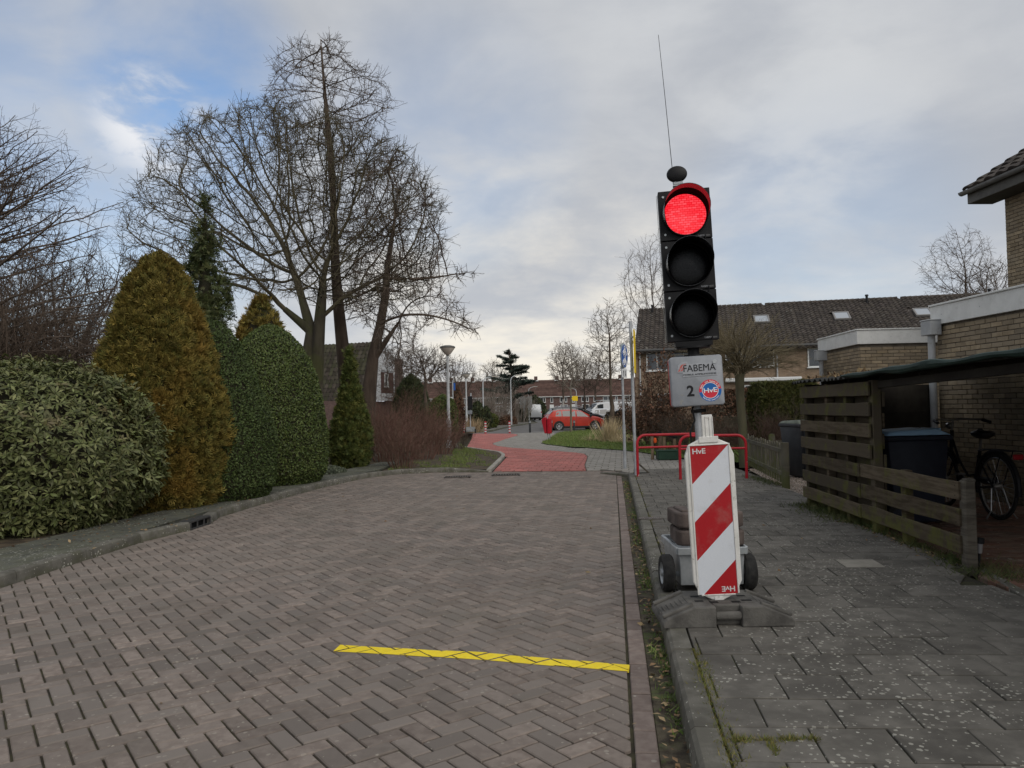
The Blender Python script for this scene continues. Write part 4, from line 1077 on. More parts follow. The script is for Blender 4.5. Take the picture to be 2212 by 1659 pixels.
sy = Vector((at(1242, 900, 104).x, 104, 0))
t = thing('yellow_road_sign', 'small yellow direction board behind the dark car roof', 'sign', sy)
m = MB(); m.prism([(-.42, 0), (-.25, -.33), (.42, -.33), (.42, .33), (-.25, .33)], -.02, .02, Matrix.Translation((0, 0, 2.55)) @ XZ); m.build('board', M_signyel, t)
m = MB(); m.tube([(.1, .06, -.3), (.1, .06, 2.9)], .04, 8); m.build('post', M_lampgrey, t)
# second portable light far off, seen from the side
p2_ = Vector((at(1016, 900, 44.0).x, 44.0, .02))
t = thing('traffic_light', 'small dark traffic light on a cart far down the red path', 'traffic light', p2_)
m = MB(); m.box((0, 0, 1.72), (.26, .20, .76)); m.build('signal_head', M_blk, t, bevel=.02)
for i in range(3): m = MB(); m.tube([(.02, .1, 1.47 + .25 * i), (.02, .24, 1.47 + .25 * i)], .10, 14); m.build('visor', M_visor, t)
m = MB(); m.tube([(0, 0, .3), (0, 0, 1.36)], .03, 10); m.tube([(.05, 0, 2.1), (.05, 0, 2.28)], .04, 8); m.build('pole', M_polegrey, t)
m = MB(); m.box((-.02, -.03, 1.17), (.26, .16, .22)); m.build('control_box', mat('old_box_grey', (.20, .22, .24), rough=.5), t, bevel=.015)
m = MB(); tray(m, .46, .5, .5, .54, .08, .34); m.build('cart_box', M_galv, t); wheel(t, (.28, 0, .12), .12, .07); wheel(t, (-.28, 0, .12), .12, .07)
# ================================================================== trees and shrubs
def norm(a): return a / np.maximum(np.linalg.norm(a, axis=-1, keepdims=True), 1e-9)
class Tree:
    """collects tapering branches (chains of points) and turns them into one mesh"""
    def __init__(s, seed): s.r = random.Random(seed); s.ch = {}; s.n = 0
    def chain(s, pts, rads): s.ch.setdefault(len(pts), []).append((pts, rads)); s.n += 1
    def limb(s, p0, p1, p2, r0, r1, k=9, wob=.0):
        """curved limb p0 -> p2 drawn towards p1"""
        pts = []; rads = []
        for i in range(k):
            t = i / (k - 1); q = p0 * (1 - t) ** 2 + p1 * 2 * t * (1 - t) + p2 * t * t
            if 0 < i: q = q + Vector((s.r.gauss(0, wob), s.r.gauss(0, wob), s.r.gauss(0, wob)))
            pts.append(q); rads.append(r0 + (r1 - r0) * t ** .8)
        s.chain(pts, rads); return pts, rads
    def sprout(s, pts, rads, lv, spec, out=None):
        """spec[lv] = dict(n, L, ang, k, r, up, t0, wob, out, taper)"""
        if lv >= len(spec): return
        q = spec[lv]; R_ = s.r; k = len(pts)
        n = q['n'] if isinstance(q['n'], int) else max(1, int(q['n'] * sum((pts[i + 1] - pts[i]).length for i in range(k - 1)) + R_.random()))
        for j in range(n):
            t = q['t0'] + (1 - q['t0']) * (j + R_.random()) / n; f = t * (k - 1); i = min(int(f), k - 2); f -= i
            p = pts[i].lerp(pts[i + 1], f); r = rads[i] + (rads[i + 1] - rads[i]) * f
            tg = (pts[i + 1] - pts[i]).normalized()
            rv = Vector((R_.gauss(0, 1), R_.gauss(0, 1), R_.gauss(0, 1)))
            if out is not None and q.get('out'): rv = rv + (p - out).normalized() * q['out']
            sd_ = rv - tg * rv.dot(tg)
            if sd_.length < 1e-4: continue
            sd_.normalize(); a = rad(q['ang'] * R_.uniform(.65, 1.35))
            d_ = tg * math.cos(a) + sd_ * math.sin(a)
            L = q['L'] * R_.uniform(.55, 1.3) * (1 - q.get('taper', .4) * t)
            rr_ = min(r * .75, q['r'] * R_.uniform(.8, 1.2)); kk_ = q['k']; st = L / (kk_ - 1)
            P = [p]; Q = [rr_]; up = q.get('up', 0); wb = q.get('wob', .12)
            for m in range(1, kk_):
                d_ = (d_ + Vector((R_.gauss(0, wb), R_.gauss(0, wb), R_.gauss(0, wb) + up))).normalized()
                P.append(P[-1] + d_ * st); Q.append(max(rr_ * (1 - .72 * m / (kk_ - 1)), .0022))
            s.chain(P, Q); s.sprout(P, Q, lv + 1, spec, out)
    def mesh(s, name, m, sides=3, big=.03, bsides=8):
        Vs, Fs, off = [], [], 0
        for k, lst in s.ch.items():
            P = np.array([[tuple(p) for p in c[0]] for c in lst], np.float32); Rd = np.array([c[1] for c in lst], np.float32)
            for sel, ns in ((Rd[:, 0] < big, sides), (Rd[:, 0] >= big, bsides)):
                if not sel.any(): continue
                p, r = P[sel], Rd[sel]; n = len(p)
                T = np.empty_like(p); T[:, 1:-1] = p[:, 2:] - p[:, :-2]; T[:, 0] = p[:, 1] - p[:, 0]; T[:, -1] = p[:, -1] - p[:, -2]; T = norm(T)
                D = norm(p[:, -1] - p[:, 0]); ax = np.zeros_like(D); ax[np.arange(n), np.abs(D).argmin(1)] = 1
                n1 = norm(np.cross(T, ax[:, None, :])); n2 = np.cross(T, n1)
                a = np.arange(ns) * 2 * PI / ns
                ring = p[:, :, None] + r[:, :, None, None] * (np.cos(a)[None, None, :, None] * n1[:, :, None] + np.sin(a)[None, None, :, None] * n2[:, :, None])
                idx = off + np.arange(n * k * ns).reshape(n, k, ns)
                A = idx[:, :-1]; B = idx[:, 1:]
                F = np.stack([A, np.roll(A, -1, 2), np.roll(B, -1, 2), B], -1).reshape(-1, 4)
                Vs.append(ring.reshape(-1, 3)); Fs.append(F); off += n * k * ns
        return mesh_np(name, np.concatenate(Vs), np.concatenate(Fs), m, True)
def colonize(T, starts, attr, step=.28, kill=.42, infl=3.2, iters=90, up=.05, seed=1):
    """grow branches from START polylines towards points that fill the crown; returns node positions, parents"""
    rng = np.random.RandomState(seed); P = []; par = []
    for ln in starts:
        for i, q in enumerate(ln): P.append(np.array(q, float)); par.append(len(P) - 2 if i else -1)
    A = np.asarray(attr, float); best = np.full(len(A), 1e9); near = np.zeros(len(A), int); done = 0
    for it in range(iters):
        N = np.array(P[done:])
        if len(N):
            dd = np.linalg.norm(A[:, None] - N[None], axis=2); j = dd.argmin(1); dm = dd[np.arange(len(A)), j]; m = dm < best; best[m] = dm[m]; near[m] = j[m] + done
        done = len(P); keep = best > kill; A, best, near = A[keep], best[keep], near[keep]
        if not len(A): break
        act = best < (infl if it < 40 else infl * 2)
        if not act.any(): act = best < best.min() + .5
        new = []
        for k in np.unique(near[act]):
            v = norm(A[act & (near == k)] - P[k]).sum(0); n_ = np.linalg.norm(v)
            if n_ < 1e-3: continue
            v = v / n_ + rng.randn(3) * .14 + np.array([0, 0, up]); v /= np.linalg.norm(v)
            new.append((k, P[k] + v * step))
        if not new: break
        E = np.array(P); Q = np.array([q for _, q in new]); dmin = np.empty(len(Q))
        for a in range(0, len(Q), 200): dmin[a:a + 200] = np.linalg.norm(Q[a:a + 200, None] - E[None], axis=2).min(1)
        ok = dmin > step * .62
        if not ok.all():
            bad = {new[i][0] for i in np.where(~ok)[0]}; g = np.array([not (n_ in bad and b_ < step * 2.2) for n_, b_ in zip(near, best)]); A, best, near = A[g], best[g], near[g]
        if not ok.any(): continue
        for (k, q), o_ in zip(new, ok):
            if o_: P.append(q); par.append(k)
    return np.array(P), np.array(par)
def crown_from(T, P, par, tip=.009, ex=2.35, rmax=None, twig=(.42, .17), ntw=1.4, k0=0, thin=.022, tup=.08):
    n = len(P); kids = [[] for _ in range(n)]
    for i, p_ in enumerate(par):
        if p_ >= 0: kids[p_].append(i)
    r = np.zeros(n)
    for i in range(n - 1, -1, -1): r[i] = tip if not kids[i] else sum(r[k] ** ex for k in kids[i]) ** (1 / ex)
    if rmax: r = np.minimum(r, rmax)
    S = P.copy()
    for i in range(n):
        if par[i] >= 0 and kids[i] and i >= k0: S[i] = P[i] * .5 + P[par[i]] * .25 + P[max(kids[i], key=lambda k: r[k])] * .25
    V = [Vector(q) for q in S]
    for i in range(n):
        heads = [i] if par[i] < 0 else []
        if kids[i]:
            main = max(kids[i], key=lambda k: r[k])
            heads += [k for k in kids[i] if k != main]
        for h in heads:
            ch = ([par[h]] if par[h] >= 0 else []) + [h]
            while kids[ch[-1]]: ch.append(max(kids[ch[-1]], key=lambda k: r[k]))
            if len(ch) > 1:
                rr0 = [float(r[q]) for q in ch]
                if par[h] >= 0: rr0[0] = rr0[1]
                T.chain([V[q] for q in ch], rr0)
    sp = [dict(n=4.5, L=twig[1], ang=44, k=2, r=tip * .8, up=.1, t0=.15, wob=.15)]
    for i in range(n):
        if r[i] < thin and par[i] >= 0 and i >= k0:
            tg_ = (V[i] - V[par[i]]).normalized()
            for _ in range(int(ntw + T.r.random())):
                v = Vector((T.r.gauss(0, 1), T.r.gauss(0, 1), T.r.gauss(0, 1))); d_ = (tg_ * .9 + v.normalized() * .9).normalized(); L = twig[0] * T.r.uniform(.5, 1.3) * (1.7 if T.r.random() < .12 else 1)
                Q = [V[i]]
                for m_ in (1, 2): d_ = (d_ + Vector((T.r.gauss(0, .14), T.r.gauss(0, .14), T.r.gauss(0, .14) + tup))).normalized(); Q.append(Q[-1] + d_ * L / 2)
                T.chain(Q, [tip * .9, tip * .75, tip * .5]); T.sprout(Q, [tip * .9, tip * .75, tip * .5], 0, sp)
def crown_points(poly, Y0, cu, wu, dep, n, base, seed, vmin=None):
    """points in a crown whose outline as seen from the street is POLY (print px); rounded in depth"""
    r_ = random.Random(seed); out = []
    us = [p[0] for p in poly]; vs_ = [p[1] for p in poly]
    while len(out) < n:
        u, v = r_.uniform(min(us), max(us)), r_.uniform(min(vs_), max(vs_))
        if not in_poly((u, v), poly): continue
        if math.sin(u * .041 + seed) + math.sin(v * .047 + u * .02) + math.sin((u + v) * .09) < r_.uniform(-2.6, .1): continue
        h = math.sqrt(max(.08, 1 - ((u - cu) / wu) ** 2)); out.append(tuple(rel(at(u, v, Y0 + dep * h * r_.uniform(-1, 1)), base)))
    return out
def bark(name, c1, c2, moss=None):
    return mat(name, c1, c2, 5, .92, .6, 40, stretch=(1, 1, .25), extra=(lambda t, p, c: t.mix(t.math('MULTIPLY', t.ramp(t.noise(p, 1.6, 4, .6), .42, .62), .7), c, moss)) if moss else None)
M_bark = bark('mossy_bark', (.045, .038, .028), (.085, .075, .052), (.070, .075, .028))
M_bark2 = bark('brown_bark', (.050, .036, .027), (.095, .070, .052))
M_twig = mat('twig_brown', (.080, .060, .046), (.125, .096, .074), 2, .9)
M_twiggreen = mat('twig_olive', (.072, .060, .036), (.11, .094, .056), 2, .9)
M_twigred = mat('red_brown_twigs', (.15, .070, .058), (.22, .115, .09), 1.5, .9, isl=.3, hue=(.15, .105, .075))
M_twigpale = mat('pale_twigs', (.17, .145, .12), (.26, .225, .19), 1.5, .9, isl=.2)
M_birch = mat('birch_bark', (.40, .38, .35), (.10, .09, .08), 4, .8, lo=.5, hi=.6)
def tree_thing(label, base, group=None, cat='tree', name='bare_tree'):
    return thing(name, label, cat, base, 0, group)
def rel(pt, base): return Vector(pt) - Vector(base)

# ---- 1 broad multi-stemmed tree
base = Vector((at(668, 800, 22).x, 22, .05))
t1 = tree_thing('broad bare tree with mossy spreading limbs behind the clipped evergreens', base)
T = Tree(21); fork = rel(at(672, 716, 22), base)
trunk = Tree(1)
trunk.chain([Vector((0, 0, -.1)), Vector((.02, 0, .6)), Vector((0, .02, 1.8)), fork * .8, fork], [.42, .34, .31, .27, .15])
trunk.chain([Vector((.16, -.1, 1.2)), Vector((.24, -.1, 2.3)), rel(at(690, 700, 21.8), base)], [.20, .19, .165])
TRK1 = trunk
CROWN = [(252, 565), (256, 455), (318, 335), (395, 258), (470, 232), (540, 218), (620, 205), (700, 232), (790, 275), (860, 300), (920, 370), (968, 455), (960, 560), (925, 650), (840, 668), (640, 640), (420, 640), (300, 605)]
sub = lambda a, b, n: [Vector(a).lerp(Vector(b), i / n) for i in range(n + 1)]
st_ = [sub(fork * .9, fork, 2)]
for uv, dy in (((600, 655), -.3), ((640, 600), .4)): st_.append(sub(fork, rel(at(*uv, 22 + dy), base), 5))
st_.append(sub(rel(at(690, 700, 21.8), base), rel(at(700, 590, 21.7), base), 6)); st_.append(sub(rel(at(690, 690, 21.8), base), rel(at(745, 640, 22.3), base), 5))
TRK1.chain([fork * .86, st_[2][0], st_[2][2], st_[2][4]], [.20, .16, .13, .09]); TRK1.chain([fork * .88, st_[1][0], st_[1][2], st_[1][4]], [.19, .15, .11, .08]); TRK1.chain([st_[3][0], st_[3][2], st_[3][4], st_[3][6]], [.165, .15, .12, .07])
obj('trunk', TRK1.mesh('trunk', M_bark, big=0, bsides=14), t1)
P, par = colonize(T, st_, crown_points(CROWN, 22, 610, 375, 3.6, 6000, base, 3), .19, .29, 2.6, 130, .04, 5)
crown_from(T, P, par, .0078, 2.35, .15, (.34, .15), 1.9, 3, tup=.12)
obj('crown', T.mesh('crown', M_twiggreen), t1)

# ---- straight bare conifers (larch habit)
def larch(label, base, top, r0, prof, nb, seed, droop=.02, tz0=.25, m=None, group=None, sides=None, fine=1.0, trunk_bend=.0, rise=.9):
    t = tree_thing(label, base, group); base = Vector(base); T = Tree(seed); top = rel(top, base)
    pts = [Vector((0, 0, -.1))] + [top * (i / 12) + Vector((math.sin(i * .9) * trunk_bend, 0, 0)) for i in range(1, 13)]
    rd = [r0 * 1.15] + [r0 * (1 - i / 12) ** .85 + .012 for i in range(1, 13)]
    tr = Tree(seed); tr.chain(pts, rd); obj('trunk', tr.mesh('trunk', M_bark2, big=0, bsides=12), t)
    sp = [dict(n=4.6 * fine, L=.72, ang=44, k=5, r=.012, up=droop, t0=.10, wob=.13), dict(n=6.5 * fine, L=.33, ang=46, k=3, r=.008, up=droop, t0=.12, wob=.15), dict(n=5.0, L=.14, ang=50, k=2, r=.0065, up=-.02, t0=.3, wob=.15)]
    for i in range(nb):
        f = tz0 + (1 - tz0) * ((i + T.r.random()) / nb); p = top * f
        L = np.interp(f, [q[0] for q in prof], [q[1] for q in prof]) * T.r.uniform(.7, 1.12)
        a = T.r.uniform(0, 2 * PI) if sides is None else T.r.uniform(*sides)
        e = p + Vector((math.cos(a) * L, math.sin(a) * L, L * np.interp(f, [0, .4, .8, 1], [-.05, .22, .75 * rise, rise])))
        c_ = p + Vector((math.cos(a) * L * .5, math.sin(a) * L * .5, L * np.interp(f, [0, .4, 1], [.12, .12, .3])))
        P, Q = T.limb(p, c_, e, max(.018, .05 * (1 - f) + .012), .007, 8, .02)
        T.sprout(P, Q, 0, sp)
    obj('crown', T.mesh('crown', m or M_twig), t)
    return t
base = Vector((at(752, 800, 24).x, 24, .05)); t2 = tree_thing('tallest bare tree with one straight trunk rising behind the broad mossy tree', base)
top = rel(at(696, 85, 24), base); T = Tree(31); tr = Tree(31)
pts = [Vector((0, 0, -.1))] + [top * (i / 14) + Vector((math.sin(i * .8) * .05, 0, 0)) for i in range(1, 15)]
tr.chain(pts, [.27 * (1 - i / 14) ** 1.15 + .012 for i in range(15)]); obj('trunk', tr.mesh('trunk', M_bark2, big=0, bsides=12), t2)
TOPC = [(640, 640), (600, 420), (572, 300), (565, 215), (590, 125), (640, 85), (690, 62), (735, 82), (760, 130), (820, 150), (850, 200), (850, 300), (868, 400), (880, 600), (800, 690)]
st_ = [[pts[3].lerp(pts[14], i / 46) for i in range(47)]]
P, par = colonize(T, st_, crown_points(TOPC, 24, 715, 160, 2.4, 3600, base, 8), .19, .28, 1.5, 110, .07, 6)
crown_from(T, P, par, .0076, 2.6, .09, (.32, .14), 1.7, 47, tup=.10)
obj('crown', T.mesh('crown', M_twig), t2)
larch('bare tree at the left edge with long level branches', (at(-75, 800, 14).x, 14, .05), at(-85, 250, 14), .22,
      [(0, 3.0), (.35, 3.1), (.62, 2.75), (.85, 1.5), (1, .3)], 110, 33, droop=.03, tz0=.12, fine=1.05)
# ---- leaning tree with the long limb over the street
base = Vector((at(792, 850, 21).x, 21, .05))
t3 = tree_thing('dark leaning tree whose long limb reaches out towards the lamp posts', base)
tr = Tree(41)
P0 = [rel(at(u, v, 21 + dy), base) for u, v, dy in ((788, 985, 0), (797, 850, 0), (806, 770, 0), (822, 700, .1), (832, 640, .2), (838, 570, .4), (850, 490, .6))]
Q0 = [.26, .20, .155, .13, .11, .085, .05]
tr.chain(P0, Q0)
tr.chain([rel(at(808, 775, 21), base), rel(at(835, 735, 20.8), base), rel(at(862, 695, 20.6), base)], [.10, .07, .03])
obj('trunk', tr.mesh('trunk', M_bark2, big=0, bsides=12), t3)
T = Tree(42)
T3C = [(760, 560), (770, 440), (800, 340), (850, 320), (905, 370), (950, 440), (965, 520), (955, 600), (1010, 575), (1030, 590), (960, 625), (1000, 660), (1035, 700), (1032, 725), (980, 712), (900, 700), (905, 790), (840, 800), (800, 720), (745, 680)]
st_ = [[P0[3].lerp(P0[4], i / 3) for i in range(4)] + [P0[4].lerp(P0[5], i / 4) for i in range(1, 5)] + [P0[5].lerp(P0[6], i / 4) for i in range(1, 5)]]
def bez(a, b, c, n): a, b, c = (rel(at(*q, 20.8), base) for q in (a, b, c)); return [a * (1 - t) ** 2 + b * 2 * t * (1 - t) + c * t * t for t in [i / n for i in range(n + 1)]]
st_ += [bez((822, 700), (905, 650), (1034, 720), 14), bez((862, 695), (880, 640), (930, 640), 6), bez((836, 600), (900, 610), (1026, 585), 12)]
P, par = colonize(T, st_, crown_points(T3C, 20.9, 870, 190, 2.3, 3000, base, 12), .19, .28, 1.6, 110, .01, 7)
crown_from(T, P, par, .0074, 2.5, .09, (.30, .13), 1.7, sum(len(q) for q in st_), tup=.0)
obj('crown', T.mesh('crown', M_twig), t3)

# ---- generic small bare trees
def bare_tree(label, base, H, fork_z, spread, r0, seed, nl=9, m=None, mb=None, upright=.6, group=None, fine=1.0, tip=1.0, flat=0.0, thick=1.0):
    t = tree_thing(label, base, group); T = Tree(seed); tr = Tree(seed)
    fk = Vector((T.r.gauss(0, .02) * H, T.r.gauss(0, .02) * H, fork_z))
    tr.chain([Vector((0, 0, -.1)), fk * .3, fk * .7 + Vector((T.r.gauss(0, .01) * H, 0, 0)), fk], [r0 * 1.2, r0, r0 * .9, r0 * .75]); obj('trunk', tr.mesh('trunk', mb or M_bark2, big=0, bsides=10), t)
    s_ = spread; rq_ = random.Random(seed); pts_ = []; zc_, hz_ = (H + fork_z) / 2 + .04 * H, (H - fork_z) / 2
    while len(pts_) < int(nl * 90 * fine):
        q = Vector((rq_.uniform(-1, 1), rq_.uniform(-1, 1), rq_.uniform(-1, 1)))
        if q.length > 1 or (flat and q.z < -.1): continue
        w_ = s_ * (1.0 if upright < .6 else .62 + .38 * min(1, (q.z + 1)))
        pts_.append((q.x * w_, q.y * w_, zc_ + q.z * hz_))
    step_ = .062 * s_ + .014 * H
    ln_ = [fk * .8, fk] + ([fk + Vector((0, 0, (H - fork_z) * .12 * (i + 1))) for i in range(5)] if upright > .5 else [])
    P, par = colonize(T, [ln_], pts_, step_, step_ * 1.45, s_ * 1.2, 60, .12 + .25 * upright, seed)
    crown_from(T, P, par, .0078 * thick, 2.4, r0 * .7, (.16 * s_ + .1, .08 * s_ + .05), 1.7, len(ln_), thin=.03 * thick, tup=-.12 if tip < 0 else .1)
    obj('crown', T.mesh('crown', m or M_twig), t); return t
def gx(u, Y, z=.0): return Vector((at(u, 900, Y).x, Y, z + gz(Y)))
bare_tree('upright bare street tree standing in the grass right of the parked cars', gx(1321, 40), 6.7, 1.9, 1.35, .13, 51, nl=16, upright=1.0, fine=1.1, m=M_twig)
t = bare_tree('slender young tree in the grass in front of the red car', gx(1233, 41), 4.6, 2.0, 1.1, .055, 52, nl=8, upright=.4, fine=.9, m=M_twigpale, mb=bark('young_bark', (.12, .105, .075), (.18, .155, .11)))
bare_tree('pale birch in front of the brown terrace of houses', gx(1223, 86), 8.8, 2.5, 2.1, .16, 53, nl=12, upright=.7, mb=M_birch, tip=-1, thick=1.7)
bare_tree('tall bare tree behind the long house roof at its left end', gx(1426, 78), 18.3, 7, 4.0, .3, 54, nl=17, upright=.3, thick=1.7, fine=1.2)
bare_tree('pale birch showing above the flat roofed garages', gx(2086, 62), 15.2, 5, 3.0, .14, 55, nl=22, upright=.75, tip=-1, thick=1.5, fine=1.3, m=M_twig)
bare_tree('dark bare crown just right of the birch above the garages', gx(2150, 60), 12.2, 6, 2.6, .16, 56, nl=13, upright=.2, thick=2.0)
bare_tree('round bare tree behind the second lamp post', gx(985, 92), 7.6, 2, 3.0, .2, 57, nl=13, upright=.2, thick=1.9)
bare_tree('thin bare tree showing left of the cedar', gx(1070, 98), 7.5, 2, 2.6, .2, 58, nl=10, upright=.3, thick=1.9)
bare_tree('bare tree behind the dark rounded conifer', gx(868, 62), 6.6, 1.5, 3.0, .2, 59, nl=12, upright=.4, thick=1.5)
bare_tree('small twisted bare tree with a flat crown beside the lamp post', gx(922, 29, .05), 3.55, 1.6, 1.15, .09, 60, nl=10, upright=.0, flat=1, fine=1.0, mb=M_bark)
bare_tree('grey bare tree in front of the terrace left of the fastigiate tree', gx(1262, 120), 9, 3, 3.0, .2, 62, nl=9, upright=.5, thick=2.2)
bare_tree('second grey bare tree in front of the terrace by the white van', gx(1290, 118), 10, 3, 3.2, .2, 63, nl=10, upright=.5, thick=2.2)
bare_tree('tangled bare tree behind the rhododendron beside the golden conifer', gx(150, 19, .05), 5.4, 1.2, 2.6, .12, 64, nl=15, upright=.2, fine=1.1)
bare_tree('bare tree in the thicket at the far left', gx(20, 18, .05), 5.6, 1.0, 2.8, .12, 65, nl=15, upright=.1, fine=1.1)

# ---- pollarded globe tree
base = gx(1600, 17.6, .03)
t = tree_thing('pollarded tree with a globe of olive twigs behind the picket fence', base)
tr = Tree(71); fz = 2.02
tr.chain([Vector((.06, 0, -.1)), Vector((.04, 0, .7)), Vector((0, 0, 1.5)), Vector((0, 0, fz - .1)), Vector((0, 0, fz + .05))], [.125, .10, .095, .105, .12]); obj('trunk', tr.mesh('trunk', bark('green_bark', (.075, .07, .045), (.125, .115, .07), (.10, .105, .05)), big=0, bsides=14), t)
T = Tree(72)
for i in range(115):
    a = T.r.uniform(0, 2 * PI); el = math.asin(T.r.uniform(-.15, .97)); Rr = T.r.uniform(.85, 1.12)
    e = Vector((math.cos(a) * math.cos(el) * 1.42 * Rr, math.sin(a) * math.cos(el) * 1.3 * Rr, fz + .08 + math.sin(el) * 1.22 * Rr))
    s0 = Vector((T.r.gauss(0, .05), T.r.gauss(0, .05), fz + T.r.uniform(-.05, .12)))
    c_ = s0 + Vector((e.x * .45, e.y * .45, (e.z - s0.z) * .4 + .28))
    P, Q = T.limb(s0, c_, e, .017, .0045, 7, .02)
    T.sprout(P, Q, 0, [dict(n=9, L=.5, ang=24, k=4, r=.0065, up=.05, t0=.35, wob=.1), dict(n=3, L=.22, ang=30, k=2, r=.0048, up=.04, t0=.3, wob=.1)])
obj('crown', T.mesh('crown', mat('globe_twigs', (.16, .13, .078), (.22, .185, .115), 2, .9, isl=.3)), t)

# ---- twig shrubs
def twig_shrub(label, base, rx, H, n, seed, m, name='bare_shrub', group=None, arch=0.0, dense=1.0, ry=None, r=.007):
    T = Tree(seed); o_ = Vector(base)
    for i in range(n):
        a = T.r.uniform(0, 2 * PI); q = math.sqrt(T.r.random()); b0 = Vector((math.cos(a) * q * rx * .45, math.sin(a) * q * (ry or rx) * .45, -.02))
        h = H * T.r.uniform(.6, 1.05) * (1 - .3 * q * q); e = Vector((math.cos(a) * q * rx, math.sin(a) * q * (ry or rx), h * (1 - arch * q)))
        c_ = b0.lerp(e, .5) + Vector((0, 0, h * (.12 + arch * .5)))
        P, Q = T.limb(b0, c_, e, r * T.r.uniform(.8, 1.5), r * .4, 6, .02 * H)
        T.sprout(P, Q, 0, [dict(n=max(2, int(7 * dense)), L=.32 * H, ang=30, k=4, r=r * .65, up=.06, t0=.25, wob=.13), dict(n=max(1, int(3 * dense)), L=.14 * H, ang=35, k=2, r=r * .5, up=.04, t0=.2, wob=.13)])
    o = obj(name, T.mesh(name, m), loc=o_); tag(o, label, 'shrub', group); return o
G_br = 'reddish brown bare shrubs left of the path'
twig_shrub('low reddish bare shrub nearest the road at the corner bed', gx(868, 17.9, .05), .62, .98, 60, 80, M_twigred, group=G_br)
twig_shrub('bushy reddish bare shrub beside the narrow golden conifer', gx(832, 20.0, .05), .95, 1.45, 80, 81, M_twigred, group=G_br)
twig_shrub('wide reddish bare shrub in the middle of the corner bed', gx(905, 21, .05), 1.0, 1.25, 80, 82, M_twigred, group=G_br)
twig_shrub('tall brown bare shrub below the white gabled house', gx(850, 25, .05), 1.6, 2.1, 110, 83, M_twigred, group=G_br)
twig_shrub('brown bare shrub behind the twisted tree trunk', gx(930, 25.5, .05), 1.3, 1.5, 90, 84, M_twigred, group=G_br)
twig_shrub('reddish bare shrub wrapped round the nearest lamp post', gx(952, 23.2, .05), .72, .95, 60, 85, M_twigred, group=G_br)
twig_shrub('small bare shrub with arching stems right of the nearest lamp post', gx(992, 25.8, .05), .55, .75, 34, 86, M_twig, group=G_br, arch=.25)
for i, (u, Y, H, lab) in enumerate(((1048, 66, 3.4, 'pale bare bush left of the arm lamp posts'), (1075, 72, 4.2, 'pale bare bush between the two arm lamp posts'), (1118, 82, 4.2, 'pale bare bush below the cedar'), (1020, 60, 2.6, 'bare bush behind the second round lamp post'))):
    twig_shrub(lab, gx(u, Y), 2.1, H, 60, 90 + i, M_twigpale if i < 3 else M_twig, group='bare bushes along the far pavement', r=.022, dense=.9)
twig_shrub('heap of reddish arching twigs behind the picket fence', gx(1650, 18.5, .05), 1.25, 1.25, 90, 95, mat('rust_twigs', (.10, .058, .042), (.15, .095, .075), 2, .9, isl=.3), arch=.45)
twig_shrub('grey brown twiggy shrub in front of the green hedge', gx(1715, 19.5, .05), .9, 1.4, 60, 96, M_twig, arch=.2)
twig_shrub('tangle of thin bare stems behind the red railings', gx(1500, 21, .03), 1.1, 1.5, 70, 97, M_twig, arch=.2)
for i, (u, Y) in enumerate(((-20, 13.5), (70, 14.5), (150, 15.5), (215, 16.5))):
    twig_shrub(('leftmost tangled bare bush behind the rhododendron', 'second tangled bare bush behind the rhododendron', 'third tangled bare bush behind the rhododendron', 'tangled bare bush touching the golden conifer')[i], gx(u, Y, .05), 1.5, (4.1, 3.9, 3.6, 3.0)[i], 110, 100 + i, mat('thicket_twigs', (.095, .068, .050), (.14, .105, .08), 1.5, .9, isl=.3) if i == 0 else bpy.data.materials['thicket_twigs'], group='bare bushes behind the rhododendron', r=.011)

# ================================================================== leafy plants
def frames(d, n, rng):
    """rotation matrices with y along d and z near n"""
    y = norm(d); z = norm(n - y * (n * y).sum(1, keepdims=True)); x = np.cross(y, z)
    return np.stack([x, y, z], 2)
def scatter(tv, tf, pos, rot, size):
    tv = np.asarray(tv, np.float32); tf = np.asarray(tf, np.int32)
    V = np.einsum('nij,kj->nki', rot, tv) * np.asarray(size).reshape(-1, 1, 1) + pos[:, None, :]
    F = tf[None] + (np.arange(len(pos)) * len(tv))[:, None, None]
    return V.reshape(-1, 3), F.reshape(-1, tf.shape[1])
def lump(th, z, seed, amp):
    r_ = random.Random(seed); out = np.zeros_like(th)
    for k in range(7):
        a, b, ph = r_.randint(1, 6), r_.uniform(1, 6), r_.uniform(0, 6.28); out += np.sin(a * th + b * z + ph) / (1 + .25 * a)
    return 1 + amp * out / 2.2
def revolve_points(prof, n, seed, amp, rng, depth=.12):
    """points on a lumpy solid of revolution: positions, outward normals"""
    zz = np.array([p[0] for p in prof]); rr_ = np.array([p[1] for p in prof])
    seg = np.sqrt(np.diff(zz) ** 2 + np.diff(rr_) ** 2) * (rr_[1:] + rr_[:-1]) / 2 + 1e-6
    cum = np.concatenate([[0], np.cumsum(seg)]) / seg.sum(); q = rng.rand(n)
    f = np.interp(q, cum, np.arange(len(zz))); i = np.minimum(f.astype(int), len(zz) - 2); t = f - i
    z = zz[i] + (zz[i + 1] - zz[i]) * t; r = rr_[i] + (rr_[i + 1] - rr_[i]) * t
    th = rng.rand(n) * 2 * PI; k = lump(th, z, seed, amp) * (1 - depth * rng.rand(n) ** 2)
    dz = zz[i + 1] - zz[i]; dr = rr_[i + 1] - rr_[i]; L = np.sqrt(dz ** 2 + dr ** 2)
    nz = -dr / L; nr_ = dz / L
    P = np.stack([r * k * np.cos(th), r * k * np.sin(th), z], 1); N = np.stack([nr_ * np.cos(th), nr_ * np.sin(th), nz], 1)
    return P, norm(N)
